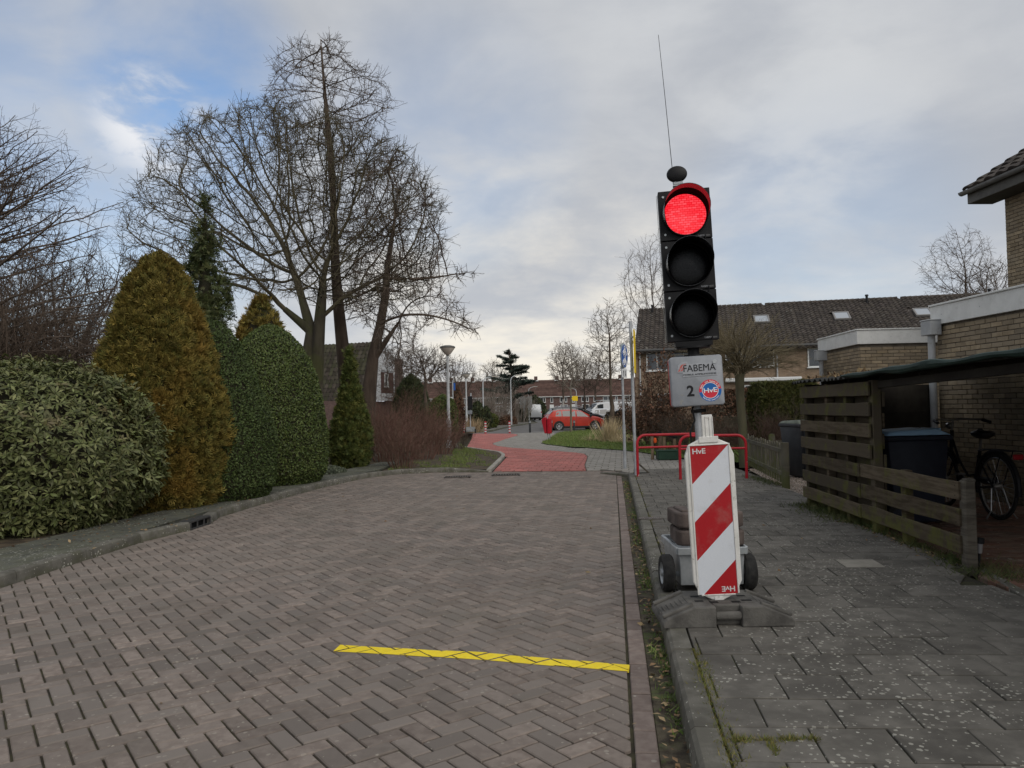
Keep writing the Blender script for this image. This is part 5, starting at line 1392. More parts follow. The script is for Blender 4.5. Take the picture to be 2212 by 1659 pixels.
def core(name, prof, seed, amp, m, parent, f=.86):  # added solid hull inside the foliage that blocks the view through
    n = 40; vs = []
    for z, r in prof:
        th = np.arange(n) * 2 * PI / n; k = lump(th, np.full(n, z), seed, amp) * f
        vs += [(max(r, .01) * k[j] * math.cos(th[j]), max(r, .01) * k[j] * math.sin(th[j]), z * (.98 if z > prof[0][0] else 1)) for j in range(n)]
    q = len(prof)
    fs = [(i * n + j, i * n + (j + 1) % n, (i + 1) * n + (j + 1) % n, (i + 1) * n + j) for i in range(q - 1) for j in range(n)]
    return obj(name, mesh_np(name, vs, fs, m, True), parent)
SPRAY_V = [(0, 0, 0)]; SPRAY_F = []
for a, l, wd in ((-52, .66, .085), (-18, .95, .085), (14, 1.0, .085), (46, .72, .085)):
    a = rad(a); dx, dy = math.sin(a), math.cos(a); b = len(SPRAY_V); ox, oy = 0, .12 * l
    SPRAY_V += [(dx * l * .62 + dy * wd * 1.5, dy * l * .62 - dx * wd * 1.5, .05), (dx * l, dy * l, -.05)]; SPRAY_F += [(0, b, b + 1)]
LEAF2_V = [(0, 0, 0), (.26, .5, .05), (0, 1, -.04), (-.26, .5, .05)]; LEAF2_F = [(0, 1, 3), (1, 2, 3)]
NEEDLE_V = [(0, 0, 0), (.07, .5, .03), (0, 1, 0), (-.07, .5, .03)]
M_core = mat('core_shade', (.022, .022, .012), (.035, .03, .018), 8, .95)  # near-black colour standing in for the shade inside the plants
def evergreen(name, label, base, prof, n, size, tmpl, m, seed, amp=.05, up=.8, outw=.6, rnd=.45, cat='shrub', group=None, depth=.14, trunk=None, fcore=.87, flat=.8, clump=0, crad=.12, scale=1.0):
    prof = [(z_ * scale, r_ * scale) for z_, r_ in prof]
    rng = np.random.RandomState(seed); t = thing(name, label, cat, base, 0, group)
    if clump:
        Pc, Nc = revolve_points(prof, clump, seed, amp, rng, depth); k_ = rng.randint(0, clump, n); Pc = Pc - Nc * crad * .75
        dv = norm(Nc[k_] * .9 + np.array([0, 0, .35]) + rng.randn(n, 3) * .75); P = Pc[k_] + dv * crad * (.55 + .5 * rng.rand(n, 1)) * (.7 + .6 * rng.rand(clump, 1)[k_]); N = norm(Nc[k_] + dv * .7)
        d_ = dv * outw + np.array([0, 0, up]) + rng.randn(n, 3) * rnd
    else:
        P, N = revolve_points(prof, n, seed, amp, rng, depth)
        d_ = N * outw + np.array([0, 0, up]) + rng.randn(n, 3) * rnd
    V, F = scatter(tmpl[0], tmpl[1], P - norm(d_) * size * .35, frames(d_, N * flat + rng.randn(n, 3) * .5, rng), size * (.65 + .7 * rng.rand(n)))
    obj('foliage', mesh_np('foliage', V, F, m), t)
    if fcore: core('dark_core', prof, seed, amp, M_core, t, fcore)
    if trunk:
        b = MB(); b.tube([(0, 0, -.05), (0, 0, trunk[0])], [trunk[1], trunk[1] * .6], 10); b.build('trunk', M_bark2, t)
    return t
SPR = (SPRAY_V, SPRAY_F); LF2 = (LEAF2_V, LEAF2_F); NDL = (NEEDLE_V, LEAF2_F)
def bronze(t, pos, col):
    return t.mix(t.math('MULTIPLY', t.ramp(t.noise(pos, 1.3, 5, .65), .46, .68), .75), col, (.215, .125, .025))
M_thuja = mat('golden_thuja', (.085, .092, .022), (.14, .118, .028), 3, .75, isl=.5, hue=(.18, .135, .032), extra=bronze, spec=.2)
M_thuja2 = mat('green_gold_thuja', (.075, .090, .020), (.12, .115, .026), 3, .7, isl=.45, hue=(.06, .085, .02))
M_privet = mat('privet_leaves', (.046, .074, .020), (.068, .098, .027), 3, .5, isl=.6, hue=(.090, .112, .032), spec=.25)
M_dark = mat('dark_conifer', (.026, .040, .020), (.040, .055, .024), 3, .7, isl=.4, hue=(.05, .055, .02))
M_ivy = mat('ivy_green', (.036, .058, .020), (.058, .078, .026), 3, .55, isl=.5, hue=(.08, .085, .03))
M_beech = mat('brown_beech_leaves', (.125, .058, .036), (.175, .088, .052), 3, .75, isl=.45, hue=(.10, .07, .045))
M_yew = mat('green_hedge', (.050, .066, .018), (.085, .095, .026), 2.2, .65, isl=.4, hue=(.11, .105, .03))
bz = .06
evergreen('golden_conifer', 'big bronze green cone shaped conifer beside the rhododendron', (at(343, 900, 11.05).x, 11.05, bz), [(0, .70), (.25, .84), (.9, .92), (1.5, .86), (2.1, .70), (2.7, .50), (3.1, .36), (3.32, .20), (3.42, .02)], 66000, .082, SPR, M_thuja, 201, .06, up=.35, outw=.9, rnd=.45, cat='conifer', depth=.10, fcore=.84, clump=3400, crad=.11, scale=1.06)
evergreen('clipped_evergreen', 'dark green clipped column tucked behind the golden conifer', (at(458, 900, 11.95).x, 11.95, bz), [(0, .80), (.25, .95), (.9, .96), (1.3, .87), (1.67, .75), (2.05, .61), (2.35, .46), (2.6, .28), (2.74, .12), (2.78, .02)], 56000, .038, LF2, mat('privet_leaves_blue', (.036, .058, .018), (.052, .078, .024), 3, .55, isl=.6, hue=(.066, .088, .028), spec=.18), 202, .018, up=.3, outw=.35, rnd=.75, group='clipped evergreen columns', flat=1.3, depth=.035, fcore=.955)
evergreen('clipped_evergreen', 'dark green clipped column nearest the corner bed', (at(584, 900, 14.3).x, 14.3, bz), [(0, .86), (.25, 1.02), (.89, 1.04), (1.56, .96), (2.0, .84), (2.3, .72), (2.6, .54), (2.8, .34), (2.93, .14), (2.96, .02)], 60000, .040, LF2, M_privet, 203, .018, up=.3, outw=.35, rnd=.75, group='clipped evergreen columns', flat=1.3, depth=.035, fcore=.955)
evergreen('golden_conifer', 'orange green conifer top showing above the clipped columns', (at(568, 900, 15.2).x, 15.2, bz), [(0, .7), (1.8, .72), (2.6, .56), (3.2, .34), (3.55, .12), (3.62, .02)], 20000, .095, SPR, M_thuja, 204, .07, up=.35, outw=.9, cat='conifer', depth=.1, fcore=.74, clump=900, crad=.15)
evergreen('narrow_conifer', 'narrow golden green conifer by the end of the left pavement', (at(757, 900, 18.1).x, 18.1, bz), [(0, .40), (.3, .52), (.9, .47), (1.4, .34), (1.9, .20), (2.4, .12), (2.78, .02)], 19000, .095, SPR, M_thuja2, 205, .14, up=.4, outw=.9, rnd=.5, cat='conifer', depth=.25, fcore=.66, clump=700, crad=.13)
evergreen('dark_conifer', 'dark drooping conifer in front of the broad bare tree', (at(445, 900, 16.4).x, 16.4, bz), [(0, 1.0), (2.2, 1.05), (3.0, .85), (3.7, .62), (4.4, .46), (5.0, .26), (5.5, .17), (5.95, .02)], 18000, .115, SPR, M_ivy, 206, .22, up=-.15, outw=.9, rnd=.6, cat='conifer', depth=.6, fcore=.25, clump=560, crad=.22, trunk=(5.2, .12))
evergreen('topiary_conifer', 'dark rounded conifer between the white gable and the lamp post', gx(889, 37), [(0, .95), (.8, 1.02), (1.6, .92), (2.4, .62), (2.9, .28), (3.1, .02)], 7000, .17, SPR, M_dark, 207, .05, cat='conifer')
evergreen('round_shrub', 'rounded dark green shrub behind the nearest lamp post', gx(957, 34), [(0, .55), (.5, .66), (1.3, .64), (1.8, .44), (2.02, .02)], 7000, .10, LF2, M_privet, 208, .06)
evergreen('beech_column', 'brown leaved beech column left of the second lamp post', gx(988, 45), [(0, .30), (.8, .42), (1.8, .34), (2.6, .14), (2.8, .02)], 2600, .14, LF2, M_beech, 209, .08)
evergreen('round_shrub', 'yellow green round shrub on the far pavement', gx(1053, 61), [(0, .7), (.5, .9), (1.0, .75), (1.35, .02)], 2200, .16, LF2, M_thuja2, 210, .1)
evergreen('round_shrub', 'dark leafy shrub beside the distant traffic light', gx(1032, 58), [(0, .9), (.7, 1.1), (1.6, .8), (2.1, .02)], 2600, .2, LF2, M_dark, 211, .1)
evergreen('round_shrub', 'dark green pointed shrub before the brown terrace', gx(1155, 112), [(0, 1.7), (.8, 2.0), (1.8, 1.6), (2.6, .9), (3.4, .05)], 2600, .35, LF2, M_dark, 212, .12)
evergreen('round_shrub', 'dark clipped shrub beside the grey sign posts', gx(1131, 86), [(0, .6), (.8, .8), (1.8, .7), (2.2, .02)], 1200, .25, LF2, M_dark, 213, .1)
# cedar with layered boughs
base = gx(1108, 76); t = tree_thing('cedar with dark layered boughs above the far pavement', base, name='cedar')
b = MB(); b.tube([(0, 0, 0), (.05, 0, 3), (-.05, 0, 5.6), (-.3, 0, 7.1)], [.26, .2, .12, .03], 9); b.build('trunk', M_bark2, t)
rng = np.random.RandomState(3); rc = random.Random(3); Pp = []; T = Tree(9)
for i in range(34):
    z = 2.2 + 4.9 * (i / 33) ** .9; L = np.interp(z, [2, 3.2, 4.6, 5.8, 7.2], [2.6, 2.9, 2.0, 1.5, .5]) * rc.uniform(.6, 1.15); a = rc.uniform(0, 2 * PI)
    p0 = Vector((-.02 * z, 0, z)); e = p0 + Vector((math.cos(a) * L, math.sin(a) * L, L * rc.uniform(-.02, .3)))
    T.limb(p0, p0.lerp(e, .5) + Vector((0, 0, .1 * L)), e, .05, .02, 6, .03)
    n = int(130 * L); f = rng.rand(n) ** .6; side = rng.randn(n) * .20 * (1 - .4 * f) * L
    q = np.array(p0)[None] + f[:, None] * np.array(e - p0)[None] + np.stack([-math.sin(a) * side, math.cos(a) * side, rng.randn(n) * .05 + .08], 1); Pp.append(q)
obj('branches', T.mesh('branches', M_twig), t)
Pp = np.concatenate(Pp); n = len(Pp); dd = rng.randn(n, 3) * np.array([1, 1, .35]) + np.array([0, 0, .2])
V, F = scatter(SPRAY_V, SPRAY_F, Pp, frames(dd, np.array([[0, 0, 1.]]).repeat(n, 0) + rng.randn(n, 3) * .3, rng), .26 * (.7 + .6 * rng.rand(n)))
obj('foliage', mesh_np('foliage', V, F, mat('cedar_needles', (.030, .046, .036), (.048, .066, .050), 1, .8, isl=.35)), t)
# hedges
def hedge(name, label, base, L, D, H, rz, n, size, tmpl, m, seed, amp=.07, group=None, cat='hedge', rnd=.7):
    rng = np.random.RandomState(seed); t = thing(name, label, cat, base, rz, group)
    A = [L * H, L * H, L * D, D * H, D * H]; w_ = np.array(A) / sum(A); face = rng.choice(5, n, p=w_); u, v = rng.rand(n) - .5, rng.rand(n) - .5
    P = np.zeros((n, 3)); N = np.zeros((n, 3)); 
    for k, (ax, sg) in enumerate(((1, -1), (1, 1), (2, 1), (0, -1), (0, 1))):
        s_ = face == k; dims = np.array([L, D, H]); P[s_, ax] = sg * dims[ax] / 2; N[s_, ax] = sg
        o_ = [a for a in range(3) if a != ax]; P[s_, o_[0]] = u[s_] * dims[o_[0]]; P[s_, o_[1]] = v[s_] * dims[o_[1]]
    wv = np.sin(P[:, 0] * 3.1 + seed) + np.sin(P[:, 2] * 4.3 + P[:, 0] * 1.7) + np.sin(P[:, 0] * 7.7 - P[:, 2] * 2) * .6
    P += N * (amp * wv * .5 - .05 * rng.rand(n) ** 2)[:, None]; P[:, 2] += H / 2
    ez = np.clip((P[:, 2] - H * .72) / (H * .28), 0, 1)[:, None]; P[:, :2] *= (1 - .14 * ez ** 2)
    d_ = N * .6 + np.array([0, 0, .5]) + rng.randn(n, 3) * rnd
    V, F = scatter(tmpl[0], tmpl[1], P, frames(d_, N + rng.randn(n, 3) * .6, rng), size * (.65 + .7 * rng.rand(n)))
    obj('foliage', mesh_np('foliage', V, F, m), t)
    b = MB(); b.box((0, 0, H * .48), (L * .86, D * .75, H * .90), taper=.86); b.build('dark_core', M_core, t, bevel=.1 * D)  # solid dark block added inside, shade put into its colour
    return t
hedge('hedge', 'clipped green hedge right of the pollarded tree', gx(1693, 23.5), 1.75, 1.3, 2.0, rad(4), 17000, .10, SPR, M_yew, 301)
hedge('hedge', 'brown leaved beech hedge behind the pollarded tree trunk', gx(1585, 27), 2.3, .9, 1.85, 0, 9000, .10, LF2, M_beech, 302)
hedge('hedge', 'low clipped brown hedge on the far pavement', gx(1093, 71), 3.4, .8, .75, rad(70), 2600, .16, LF2, M_beech, 303)
hedge('hedge', 'dark hedge in front of the garage doors of the terrace', gx(1352, 60), 3.2, .9, 1.1, rad(10), 2600, .16, LF2, mat('winter_hedge', (.06, .045, .03), (.09, .07, .045), 2, .8, isl=.4), 304)
# brown leaved shrubs behind the cycle sign
def leafy_twigs(label, base, rx, H, nst, nl, seed, m):
    t = thing('beech_shrub', label, 'shrub', base, 0, 'brown leaved shrubs behind the railings'); T = Tree(seed); pts = []
    for i in range(nst):
        a = T.r.uniform(0, 2 * PI); q = math.sqrt(T.r.random()); e = Vector((math.cos(a) * q * rx, math.sin(a) * q * rx, H * T.r.uniform(.55, 1.05) * (1 - .35 * q)))
        b0 = Vector((e.x * .3, e.y * .3, -.02)); P, Q = T.limb(b0, b0.lerp(e, .5) + Vector((0, 0, .1)), e, .012, .005, 6, .05)
        T.sprout(P, Q, 0, [dict(n=9, L=.5, ang=40, k=4, r=.006, up=.06, t0=.15, wob=.15), dict(n=4, L=.22, ang=40, k=3, r=.0045, up=.03, t0=.2, wob=.15)])
    for k, l in T.ch.items():
        for c_ in l: pts += [tuple(p) for p in c_[0][1:]]
    obj('branches', T.mesh('branches', M_twig), t); rng = np.random.RandomState(seed); pts = np.array(pts)
    q = pts[rng.randint(0, len(pts), nl)] + rng.randn(nl, 3) * .03; d_ = rng.randn(nl, 3) + np.array([0, 0, -.4])
    V, F = scatter(LEAF2_V, LEAF2_F, q, frames(d_, rng.randn(nl, 3), rng), .075 * (.6 + .8 * rng.rand(nl))); obj('foliage', mesh_np('foliage', V, F, m), t)
leafy_twigs('tallest brown leaved shrub behind the yellow sign pole', gx(1428, 22.5), .80, 3.5, 26, 5200, 311, M_beech)
leafy_twigs('wide brown leaved shrub at the left end of the long house', gx(1400, 26), .95, 2.1, 24, 5200, 312, M_beech)
leafy_twigs('low brown leaved shrub behind the control box', gx(1492, 23.5), .95, 1.75, 24, 3600, 313, M_beech)
leafy_twigs('thin brown shrub behind the cycle sign pole', gx(1378, 31), .9, 2.2, 20, 2600, 314, M_beech)
# ---- rhododendron: every leaf is a leaf
rhx, rhy = at(58, 900, 9.3).x, 9.3
rh = thing('rhododendron', 'large rhododendron with broad leathery leaves at the left edge', 'shrub', (rhx, rhy, bz))
LEAFR_V = [(0, 0, 0), (0, .08, .0), (.13, .35, .035), (.16, .62, .03), (0, 1, -.06), (-.16, .62, .03), (-.13, .35, .035), (0, .5, -.005)]
LEAFR_F = [(1, 2, 7), (2, 3, 7), (3, 4, 7), (4, 5, 7), (5, 6, 7), (6, 1, 7)]
M_rhodo = mat('rhododendron_leaf', (.085, .105, .034), (.115, .135, .048), 2.5, .5, isl=.5, hue=(.14, .145, .060), spec=.28, extra=lambda t, p, c: t.mix(t.math('MULTIPLY', t.ramp(t.noise(p, 2.6, 3, .6), .58, .66), .6), c, (.17, .13, .07)))
rng = np.random.RandomState(77)
prof_r = [(.02, .7), (.12, 1.05), (.5, 1.34), (1.0, 1.38), (1.4, 1.22), (1.7, .95), (1.9, .55), (1.98, .02)]
P, N = revolve_points(prof_r, 3700, 401, .10, rng, .16)
P[:, 0] *= 1.06
stray = rng.rand(len(P)) < .10; P[stray] += N[stray] * rng.uniform(.03, .11, (stray.sum(), 1))
pos, dirs, nrm, sz = [], [], [], []
for i in range(len(P)):
    ax = norm((N[i] * .8 + np.array([0, 0, .45]) + rng.randn(3) * .3)[None])[0]
    e1 = norm(np.cross(ax, rng.randn(3))[None])[0]; e2 = np.cross(ax, e1); nn = rng.randint(6, 10); ph = rng.rand() * 6.28
    for k in range(nn):
        a = ph + 2 * PI * k / nn + rng.randn() * .15; el = rng.uniform(-.25, .75)
        dv = (e1 * math.cos(a) + e2 * math.sin(a)) * math.cos(el) + ax * math.sin(el) - np.array([0, 0, .12])
        pos.append(P[i] + dv * .01); dirs.append(dv); nrm.append(ax + rng.randn(3) * .25); sz.append(rng.uniform(.045, .112))
Pq, Nq = revolve_points(prof_r, 9000, 401, .10, rng, .14); Pq[:, 0] *= 1.06
for i in range(len(Pq)):
    pos.append(Pq[i]); dirs.append(Nq[i] * .45 + rng.randn(3) * .6 + np.array([0, 0, -.15])); nrm.append(Nq[i] + rng.randn(3) * .5); sz.append(rng.uniform(.05, .105))
pos, dirs, nrm, sz = map(np.array, (pos, dirs, nrm, sz)); Rm = frames(dirs, nrm, rng)
world = pos + np.array([rhx, rhy, bz]); u = CX + FOC * world[:, 0] / world[:, 1]
facing = (pos[:, 1] < -.2) & (u > 5)
order = np.argsort(np.where(facing, world[:, 1], 99))
me_leaf = mesh_np('leaf', LEAFR_V, LEAFR_F, M_rhodo)
for i in order[:300]:
    o = obj('leaf', me_leaf, rh); Mx = Matrix.Identity(4)
    for a in range(3):
        for b in range(3): Mx[a][b] = float(Rm[i, a, b] * sz[i])
        Mx[a][3] = float(pos[i, a])
    o.matrix_local = Mx
V, F = scatter([(0, 0, 0), (.16, .52, .035), (0, 1, -.05), (-.16, .52, .035), (0, .5, -.01)], [(0, 1, 4), (1, 2, 4), (2, 3, 4), (3, 0, 4)], pos[order[300:]], Rm[order[300:]], sz[order[300:]])
obj('leaves', mesh_np('leaves', V, F, M_rhodo), rh, 'stuff')
T = Tree(402)
for i in range(70):
    j = T.r.randrange(len(P)); e = Vector(P[j]) * .95; T.limb(Vector((e.x * .1, e.y * .1, -.05)), Vector((e.x * .5, e.y * .5, e.z * .35)), e, .018, .006, 7, .04)
obj('branches', T.mesh('branches', M_twig), rh); core('dark_core', [(z * .96, r) for z, r in prof_r], 401, .10, M_core, rh, .80)

# ================================================================== grass, moss, litter
def blades(name, pts, h, wd, m, seed, lean=.5, kind='stuff', group=None):
    rng = np.random.RandomState(seed); n = len(pts); pts = np.asarray(pts, np.float32)
    d_ = np.stack([rng.randn(n) * lean, rng.randn(n) * lean, np.ones(n)], 1)
    V, F = scatter([(-wd / 2, 0, 0), (wd / 2, 0, 0), (0, 1, .08)], [(0, 1, 2)], pts, frames(d_, rng.randn(n, 3) * np.array([1, 1, .1]), rng), h * (.5 + rng.rand(n)))
    return obj(name, mesh_np(name, V, F, m), None, kind)
def pts_in(poly, n, z, seed, dens=None):
    r_ = random.Random(seed); xs = [p[0] for p in poly]; ys2 = [p[1] for p in poly]; out = []
    while len(out) < n:
        p = (r_.uniform(min(xs), max(xs)), r_.uniform(min(ys2), max(ys2)))
        if in_poly(p, poly) and (dens is None or r_.random() < dens(*p)): out.append((p[0], p[1], z))
    return out
ISL = [kk(*p) for p in ((1180, 320), (1330, 235), (1460, 150), (1560, 127), (1800, 114), (2000, 100))] + [(9.0, 38), (13, 34), (12, 26), (8.2, 19.2)] + [(5.6, 16.9), qq(1530, 413), qq(1350, 408), qq(1100, 350), qq(900, 320), qq(700, 300), qq(300, 275), qq(0, 250)] + [kk(*p) for p in ((1900, 403), (1600, 383), (1260, 343))]
sheet('lawn', ISL, .035, mat('lawn_soil', (.075, .125, .024), (.10, .145, .034), 3, .95, .5, 60))
blades('grass', pts_in(ISL, 60000, .03, 5), .085, .16, M_grass, 6)
gd = lambda x, y: .9 if math.sin(x * 4.1 + 1) + math.sin(y * 5.3) + math.sin(x * 9 + y * 7) > .5 else .02
BEDF = [p for p in BED if p[1] < 24]
BEDG = [(-2.8, 17.0)] + [p for p in offset(LK, .2)[-3:]] + [tuple(gp(u, v)[:2]) for u, v in ((1075, 992), (1070, 983), (1008, 971), (995, 962))] + [(-2.0, 21), (-2.9, 18.6)]
blades('grass', pts_in(BEDG, 4200, .045, 7, gd), .07, .13, M_grass, 8)
# moss along the kerb joints, weeds in the gutter soil
rq = random.Random(9); mp = []
for i in range(15000):
    y_ = 2.0 + 13 * rq.random() ** 2.6; dn = math.sin(y_ * 2.3) + math.sin(y_ * 5.1 + 1) + (1.6 if y_ < 3.9 else -.1)
    if dn + 1.1 * math.sin(y_ * 17 + 2 * math.sin(y_ * 5)) > rq.uniform(-.6, 2.6): mp.append((xk(y_) + .135 + rq.gauss(.004, .012 if y_ > 3.9 else .024), y_, PZ - .010))
rows = [gp(2500 / 1.8517 + .7215 / 1.8517 * 800, (2300 + .7215 * 915) / 1.8517, PZ).y, gp(1500, 1500, PZ).y]
for y_, x0_, x1_ in ((rows[0], xk(rows[0]) + .16, xk(rows[0]) + .50),):
    for i in range(1500): (lambda f: mp.append((x0_ + (x1_ - x0_) * f, y_ + rq.gauss(0, .006 + .007 * abs(math.sin(f * 9))), PZ - .006)) if math.sin(f * 23) + math.sin(f * 11 + 1) > rq.uniform(-1.6, .9) else None)(rq.random())
xj = xk(2.7) + .30
for i in range(1500):
    y_ = rq.uniform(2.1, rows[0]); (mp.append((xj + .115 * (y_ - 2.7) + rq.gauss(0, .010), y_, PZ - .006)) if math.sin(y_ * 31) + math.sin(y_ * 13) > rq.uniform(-1.4, .9) else None)
blades('moss', mp, .024, .16, M_moss, 10, .9)
wp = []
for i in range(2600):
    y_ = 2.0 + 12 * rq.random() ** 1.6
    if math.sin(y_ * 3.3) + math.sin(y_ * 7.1 + 2) > rq.uniform(-1.2, 1.4): wp.append((xk(y_) - rq.uniform(.004, .10) * (rq.random() ** .6), y_, -.005))
n = len(wp); rng = np.random.RandomState(12)
V, F = scatter(LEAF2_V, LEAF2_F, np.array(wp), frames(rng.randn(n, 3) * np.array([1, 1, .3]) + np.array([0, 0, .5]), rng.randn(n, 3) * .4 + np.array([0, 0, 1]), rng), .018 * (.5 + rng.rand(n)))
obj('weeds', mesh_np('weeds', V, F, M_weed), None, 'stuff')
blades('weeds', [(p[0] + rq.gauss(0, .01), p[1] + rq.gauss(0, .01), -.005) for p in wp[::4] for _ in (0, 1, 2)], .045, .10, M_grass, 13, .6)
lp4 = []
for i in range(520):
    y_ = 2.0 + 12 * rq.random() ** 1.5; lp4.append((xk(y_) - rq.uniform(.0, .105), y_, .004 + rq.random() * .015))

for i in range(420):
    f = rq.random(); lp4.append((3.50 + .26 * f - abs(rq.gauss(0, .10)) + .02, 5.95 + 3.75 * f, PZ + .006 + rq.random() * .012))
for i in range(40): lp4.append((rq.uniform(-3.4, 3.3), rq.uniform(3, 14), .006 if rq.random() < .1 else .007))
lp4 = [(x, y, (PZ + .008 if x > xk(y) + .02 else z)) for x, y, z in lp4]
for i in range(260): lp4.append((rq.uniform(-5.2, -3.9) , rq.uniform(7.5, 11.5), PZ + .004))
n = len(lp4)
V, F = scatter(LEAF2_V, LEAF2_F, np.array(lp4), frames(rng.randn(n, 3) * np.array([1, 1, .2]), rng.randn(n, 3) * .35 + np.array([0, 0, 1]), rng), .035 * (.5 + rng.rand(n)))
obj('fallen_leaves', mesh_np('fallen_leaves', V, F, M_litter), None, 'stuff')
# grass and weeds at the foot of the slatted fence
fp = []
for i in range(4200):
    f = rq.random(); dn = 1.0 if f > .55 else (.6 if math.sin(f * 30) > .1 else .25)
    if rq.random() < dn: fp.append((3.49 + .27 * f - abs(rq.gauss(0, .07 + .10 * (f > .6))) + .03, 5.95 + 3.8 * f, PZ - .004))
blades('grass', fp, .07, .09, mat('dull_grass', (.06, .085, .025), (.10, .10, .04), 3, .8, isl=.4), 14, .8)
fp = [(4.13 + rq.gauss(0, .08), 12.7 + rq.uniform(-.8, .9), PZ) for i in range(700)] + [(3.55 + rq.gauss(0, .15), 5.75 + rq.gauss(0, .2), PZ - .004) for i in range(700)]
blades('grass', fp, .06, .09, bpy.data.materials['dull_grass'], 15, .9)
# dried reeds and ornamental grass
def reeds(label, base, rx, H, n, seed, m, lean=.35, wd=.03, name='dry_reeds'):
    rng = np.random.RandomState(seed); P = np.stack([rng.randn(n) * rx * .4, rng.randn(n) * rx * .4, np.zeros(n)], 1)
    d_ = np.stack([P[:, 0] / rx * lean * 2 + rng.randn(n) * lean * .6, P[:, 1] / rx * lean * 2 + rng.randn(n) * lean * .6, np.ones(n)], 1)
    V, F = scatter([(-wd / 2, 0, 0), (wd / 2, 0, 0), (wd / 3, .6, .02), (0, 1, .10), (-wd / 3, .6, .02)], [(0, 1, 2), (0, 2, 4), (4, 2, 3)], P, frames(d_, rng.randn(n, 3), rng), H * (.5 + .6 * rng.rand(n)))
    o = obj(name, mesh_np(name, V, F, m), None, loc=base); return tag(o, label, 'plant')
M_reed = mat('dry_reed', (.42, .33, .20), (.52, .42, .27), 6, .85, isl=.35)
reeds('clump of dry beige reeds in the lawn beside the cycle sign', gx(1318, 29.5, .03), .40, 1.0, 420, 1, M_reed, .28, .02)
reeds('small low clump of dry reeds in the lawn', gx(1274, 30.5, .03), .35, .45, 90, 2, M_reed, .8)
reeds('low sprawling dry reeds right of the cycle sign pole', gx(1362, 28.5, .03), .7, .5, 200, 3, M_reed, .8)
reeds('straw coloured ornamental grass beside the distant traffic light', gx(1017, 47, .02), .7, 1.0, 420, 4, mat('straw_grass', (.30, .21, .12), (.38, .28, .17), 4, .85, isl=.25), .3)
evergreen('ground_cover', 'low grey green ground cover at the foot of the clipped column', (-4.05, 16.3, .06), [(0, .52), (.08, .50), (.14, .3), (.16, .02)], 3600, .05, LF2, mat('grey_green_leaf', (.10, .12, .085), (.14, .16, .11), 4, .7, isl=.35), 330, .1, cat='plant')
# gravel stones in the yard
gpts = pts_in(YARD, 5200, PZ - .026, 17, lambda x, y: 1.0 if y > 10.2 else .6)
n = len(gpts); V, F = scatter([(0, 0, -.5), (.5, 0, 0), (0, .5, 0), (-.5, 0, 0), (0, -.5, 0), (0, 0, .5)], [(5, 1, 2), (5, 2, 3), (5, 3, 4), (5, 4, 1), (0, 2, 1), (0, 3, 2), (0, 4, 3), (0, 1, 4)], np.array(gpts), frames(rng.randn(n, 3), rng.randn(n, 3), rng), .030 * (.6 + .8 * rng.rand(n)))
obj('gravel', mesh_np('gravel', V, F, M_gravel), None, 'stuff')
# ================================================================== buildings
M_mortar = mat('mortar', (.125, .105, .08), (.175, .15, .12), 9, .95, .4, 120)
M_brick = mat('yellow_brick', (.29, .225, .145), (.38, .305, .205), 7, .9, .45, 130, isl=.22, hue=(.27, .22, .155))
M_brickdark = mat('dark_house_brick', (.11, .075, .06), (.16, .11, .09), 7, .9, .3, 100, isl=.2)
M_fascia = mat('fascia_white', (.70, .70, .67), (.78, .78, .75), 6, .5, .1, 60, extra=lambda t, p, c: t.mix(t.math('MULTIPLY', t.ramp(t.noise(p, 7, 5, .7), .58, .74), .35), c, (.36, .37, .32)))
M_pipe = mat('pvc_grey', (.37, .38, .39), (.45, .46, .46), 5, .45, .1, 60, extra=lambda t, p, c: t.mix(t.math('MULTIPLY', t.ramp(t.noise(p, 9, 5, .7), .58, .70), .6), c, (.24, .20, .14)))
M_rooffelt = mat('roof_felt', (.06, .06, .058), rough=.95)
M_tileD = mat('roof_tile_dark', (.045, .036, .031), (.072, .060, .052), 2.5, .8, .3, 60, isl=.28, lichen=.25, lscale=3.5, lcol=(.20, .19, .17), hue=(.062, .052, .042))
M_frame = mat('window_frame_white', (.66, .67, .66), rough=.45)
M_glass = mat('window_glass', (.035, .040, .045), (.05, .055, .06), 3, .06, spec=.9)
M_glasssky = mat('skylight_glass', (.34, .37, .40), rough=.06, spec=1.0)
def far_brick(name, c1, c2, mort, sx=.22, sz=.066):
    m = mat(name, c1, c2, 3, .9, .1, 20); t = NT(m.node_tree); b = m.node_tree.nodes['Principled BSDF']
    src = b.inputs['Base Color'].links[0].from_socket
    tc_ = t.new('ShaderNodeTexCoord'); s_ = t.new('ShaderNodeSeparateXYZ'); t.link(tc_.outputs['Object'], s_.inputs[0]); c_ = t.new('ShaderNodeCombineXYZ')
    t.link(t.math('ADD', s_.outputs[0], s_.outputs[1]), c_.inputs[0]); t.link(s_.outputs[2], c_.inputs[1])
    br = t.new('ShaderNodeTexBrick'); br.inputs['Scale'].default_value = 1; br.inputs['Brick Width'].default_value = sx; br.inputs['Row Height'].default_value = sz; br.inputs['Mortar Size'].default_value = .007
    br.inputs['Color1'].default_value = (.8, .8, .8, 1); br.inputs['Color2'].default_value = (1.15, 1.12, 1.08, 1); br.inputs['Mortar'].default_value = tuple(mort) + (1,); t.link(c_.outputs[0], br.inputs['Vector'])
    t.link(t.mix(1.0, src, br.outputs['Color'], 'MULTIPLY'), b.inputs['Base Color']); return m
M_fbrick = far_brick('house_brick', (.23, .165, .115), (.28, .21, .15), (.62, .62, .6))
M_fbrickp = far_brick('terrace_brick', (.115, .075, .068), (.15, .10, .09), (.8, .8, .8))

